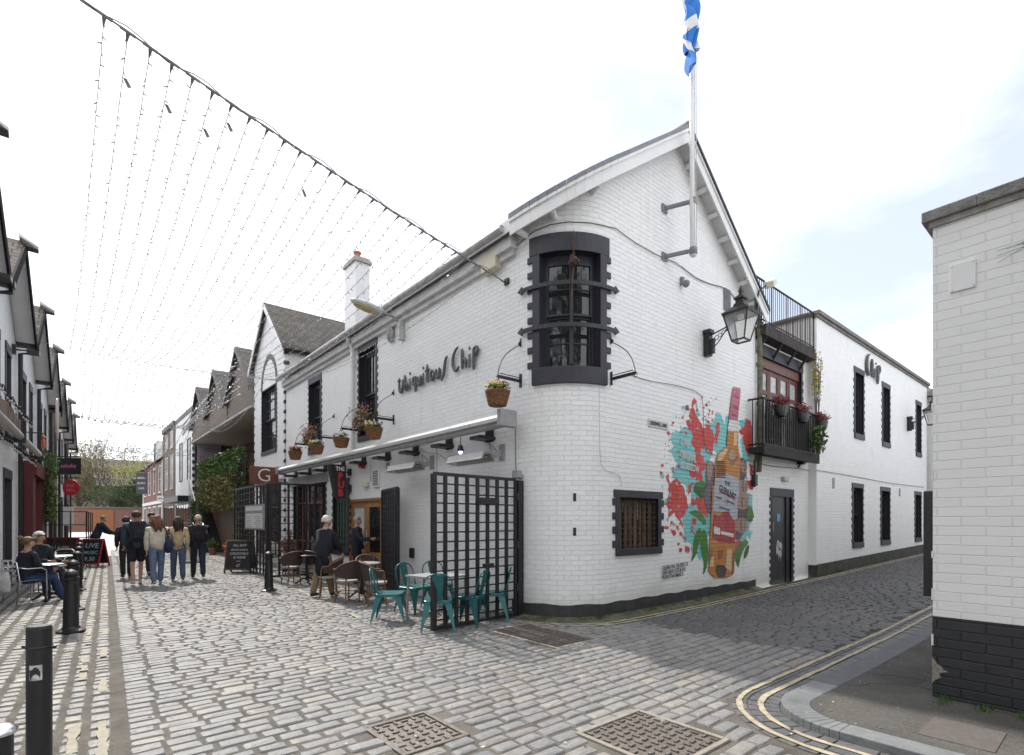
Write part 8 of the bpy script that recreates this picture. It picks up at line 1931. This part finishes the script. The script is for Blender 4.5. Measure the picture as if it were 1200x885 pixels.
# ================= STRINGS OF LIGHTS =================
WIREM = plain('grey_light_wire', (.17, .17, .18), .5); BULBM = plain('clear_icicle_bulb', (.55, .55, .57), .3, var=.05)
HZ = {7.0: None}
def wireA(x): return 6.98 - (x - .31) * .235 - .10 * sin(pi * (x + 1.5) / 7.3)
mb = MB(); mb.tube([(x, 7.0, wireA(x)) for x in [-1.75 + 7.5 * i / 24 for i in range(25)]], .010, 6); mb.tube([(x, 7.02, wireA(x) + .03 - .04 * sin(x * 9)) for x in [-1.75 + 7.5 * i / 60 for i in range(61)]], .006, 5)
solo('support_wire', mb, WIREM, 'nearest thick cable slanting across the sky from the left roofs to the pub wall', 'cable', 'cross cables carrying the light strings')
mb = MB(); mb.tube([(5.74, 7.0, wireA(5.75)), (5.80, 6.95, wireA(5.75) - .02)], .012, 5); mb.box((5.78, 6.97, wireA(5.75)), (.04, .1, .1)); solo('wall_anchor', mb, IRON, 'small black wall anchor of the nearest cross cable on the pub wall', 'anchor')
YS = [7.0, 19.5, 30.0, 40.0, 50.0, 60.0, 70.0]; NS = [26, 24, 16, 12, 10, 8]
def crossz(i, x):
    if i == 0: return wireA(x)
    return (6.85, 6.55, 6.3, 6.2, 6.1, 6.0, 6.0)[i] - .16 * sin(pi * (x + 1) / 6.8) - .0 * x
for i in range(1, 7):
    y = YS[i]; mb = MB(); xs = [lx(-1.5, y) + (5.85 - lx(-1.5, y)) * q / 20 for q in range(21)]; mb.tube([(x, y, crossz(i, x)) for x in xs], .008 if i < 3 else .012, 5)
    solo('support_wire', mb, WIREM, ('second cross cable of the light canopy beyond the pub', 'third cross cable of the light canopy', 'fourth cross cable of the light canopy', 'fifth cross cable of the light canopy', 'sixth cross cable of the light canopy', 'farthest cross cable of the light canopy')[i - 1], 'cable', 'cross cables carrying the light strings')
r = random.Random(21)
ORD = ['first', 'second', 'third', 'fourth', 'fifth', 'sixth', 'seventh', 'eighth', 'ninth', 'tenth', 'eleventh', 'twelfth', 'thirteenth', 'fourteenth', 'fifteenth', 'sixteenth', 'seventeenth', 'eighteenth', 'nineteenth', 'twentieth', 'twenty-first', 'twenty-second', 'twenty-third', 'twenty-fourth', 'twenty-fifth', 'twenty-sixth']
BAY = ['in the nearest bay', 'in the second bay', 'in the third bay', 'in the fourth bay', 'in the fifth bay', 'in the farthest bay']
for i in range(6):
    y0, y1, n = YS[i], YS[i + 1], NS[i]; xl = .31 if i == 0 else lx(-1.0, y0) + .3
    for j in range(n):
        xa = (.31 + 5.05 * j / (n - 1)) if i == 0 else (lx(-1.1, y0) + .6) + (5.3 - (lx(-1.1, y0) + .6)) * j / (n - 1)
        xb = (lx(-1.1, y1) + .2) + (5.4 - (lx(-1.1, y1) + .2)) * j / (n - 1) if i else .10 + 5.3 * j / (n - 1)
        za, zb = crossz(i, xa), crossz(i + 1, xb); L_ = y1 - y0; sag = (.62 if i == 0 else .75) + r.uniform(-.08, .08); mb = MB(); m = int(L_ / (.28 if i < 2 else .5))
        pts = []
        for q in range(m + 1):
            u = q / m; pts.append(Vector((xa + (xb - xa) * u, y0 + L_ * u, za + (zb - za) * u - 4 * sag * u * (1 - u))))
        rad = .0048 if i == 0 else .0065 if i == 1 else .008; mb.tube(pts, rad, 3, cap=False)
        st = .15 if i < 2 else .35; nb = int(L_ / st)
        for q in range(nb):
            u = (q + r.random() * .8) / nb; p = Vector((xa + (xb - xa) * u, y0 + L_ * u, za + (zb - za) * u - 4 * sag * u * (1 - u)))
            d = Vector((r.uniform(-1, 1), r.uniform(-.5, .5), r.uniform(-1.4, .3))).normalized() * (.045 if i < 2 else .07); w_ = .008 if i == 0 else (.011 if i == 1 else .016); sd = d.orthogonal().normalized() * w_
            mb.raw([p - sd, p + sd, p + d + sd * .7, p + d - sd * .7], [(0, 1, 2, 3)], 1); s2 = sd.cross(d).normalized() * w_; mb.raw([p - s2, p + s2, p + d + s2 * .7, p + d - s2 * .7], [(0, 1, 2, 3)], 1)
        if i == 0 and j in (1, 3, 5, 6, 11):
            p = pts[1 + j % 2]; mb.raw([p, p + Vector((.05, .02, -.09)), p + Vector((.09, .03, -.06)), p + Vector((.04, .0, .0))], [(0, 1, 2, 3)])
        if i == 0: c = pts[0]; mb.bar(c + Vector((-.07, 0, .015)), c + Vector((.07, 0, -.02)), .018, .025); mb.tube([c, c - UP * .02, pts[0] + (pts[1] - pts[0]) * .5], [.02, .02, .004], 4)
        solo('light_string', mb, [WIREM, BULBM], ORD[j] + ' light string from the left ' + BAY[i], 'string lights', 'strings of icicle lights hung along the street')
# bright swags gathered at the timber gables
for j, (ya, za, yb, zb, s, lab) in enumerate(((23.0, 8.0, 36, 7.2, 1.5, 'highest'), (23.0, 7.6, 36, 6.9, 1.25, 'second'), (23.0, 7.2, 36, 6.8, 1.0, 'third'), (23.0, 6.9, 36, 6.7, .75, 'fourth'), (23, 6.6, 36, 6.6, .5, 'lowest'))):
    mb = MB(); m = 46; pts = [Vector((5.25 - .5 * sin(pi * q / m), ya + (yb - ya) * q / m, za + (zb - za) * q / m - 4 * s * (q / m) * (1 - q / m) * .5)) for q in range(m + 1)]; mb.tube(pts, .008, 4)
    for p in pts:
        for _ in range(7): d = Vector((r.uniform(-1, 1), r.uniform(-1, 1), r.uniform(-1, .6))).normalized() * .07; q = p + Vector((0, r.uniform(-.14, .14), 0)); sd = d.orthogonal().normalized() * .034; mb.raw([q - sd, q + sd, q + d], [(0, 1, 2)], 1)
    solo('light_swag', mb, [WIREM, BULBM], lab + ' of the white light swags draped across the timber gables', 'string lights', 'white light swags on the timber gables')
t = thing('wall_icicles', 'white light strings clipped along the pub eave and hung over its upper windows', 'string lights', (5.4, 15, 6.3)); mb = MB(); P = []
for q in range(90): y = 10.8 + q * .09; P.append(Vector((5.46, y, 6.30 + .03 * sin(q * 1.7))))
mb.tube(P, .005, 4)
for p in P:
    for _ in range(4): d = Vector((r.uniform(-1, .3), r.uniform(-1, 1), r.uniform(-1, 0))).normalized() * .05; q = p + Vector((0, r.uniform(-.05, .05), 0)); sd = d.orthogonal().normalized() * .008; mb.raw([q - sd, q + sd, q + d], [(0, 1, 2)], 1)
mb.build('string', [WIREM, BULBM], t)
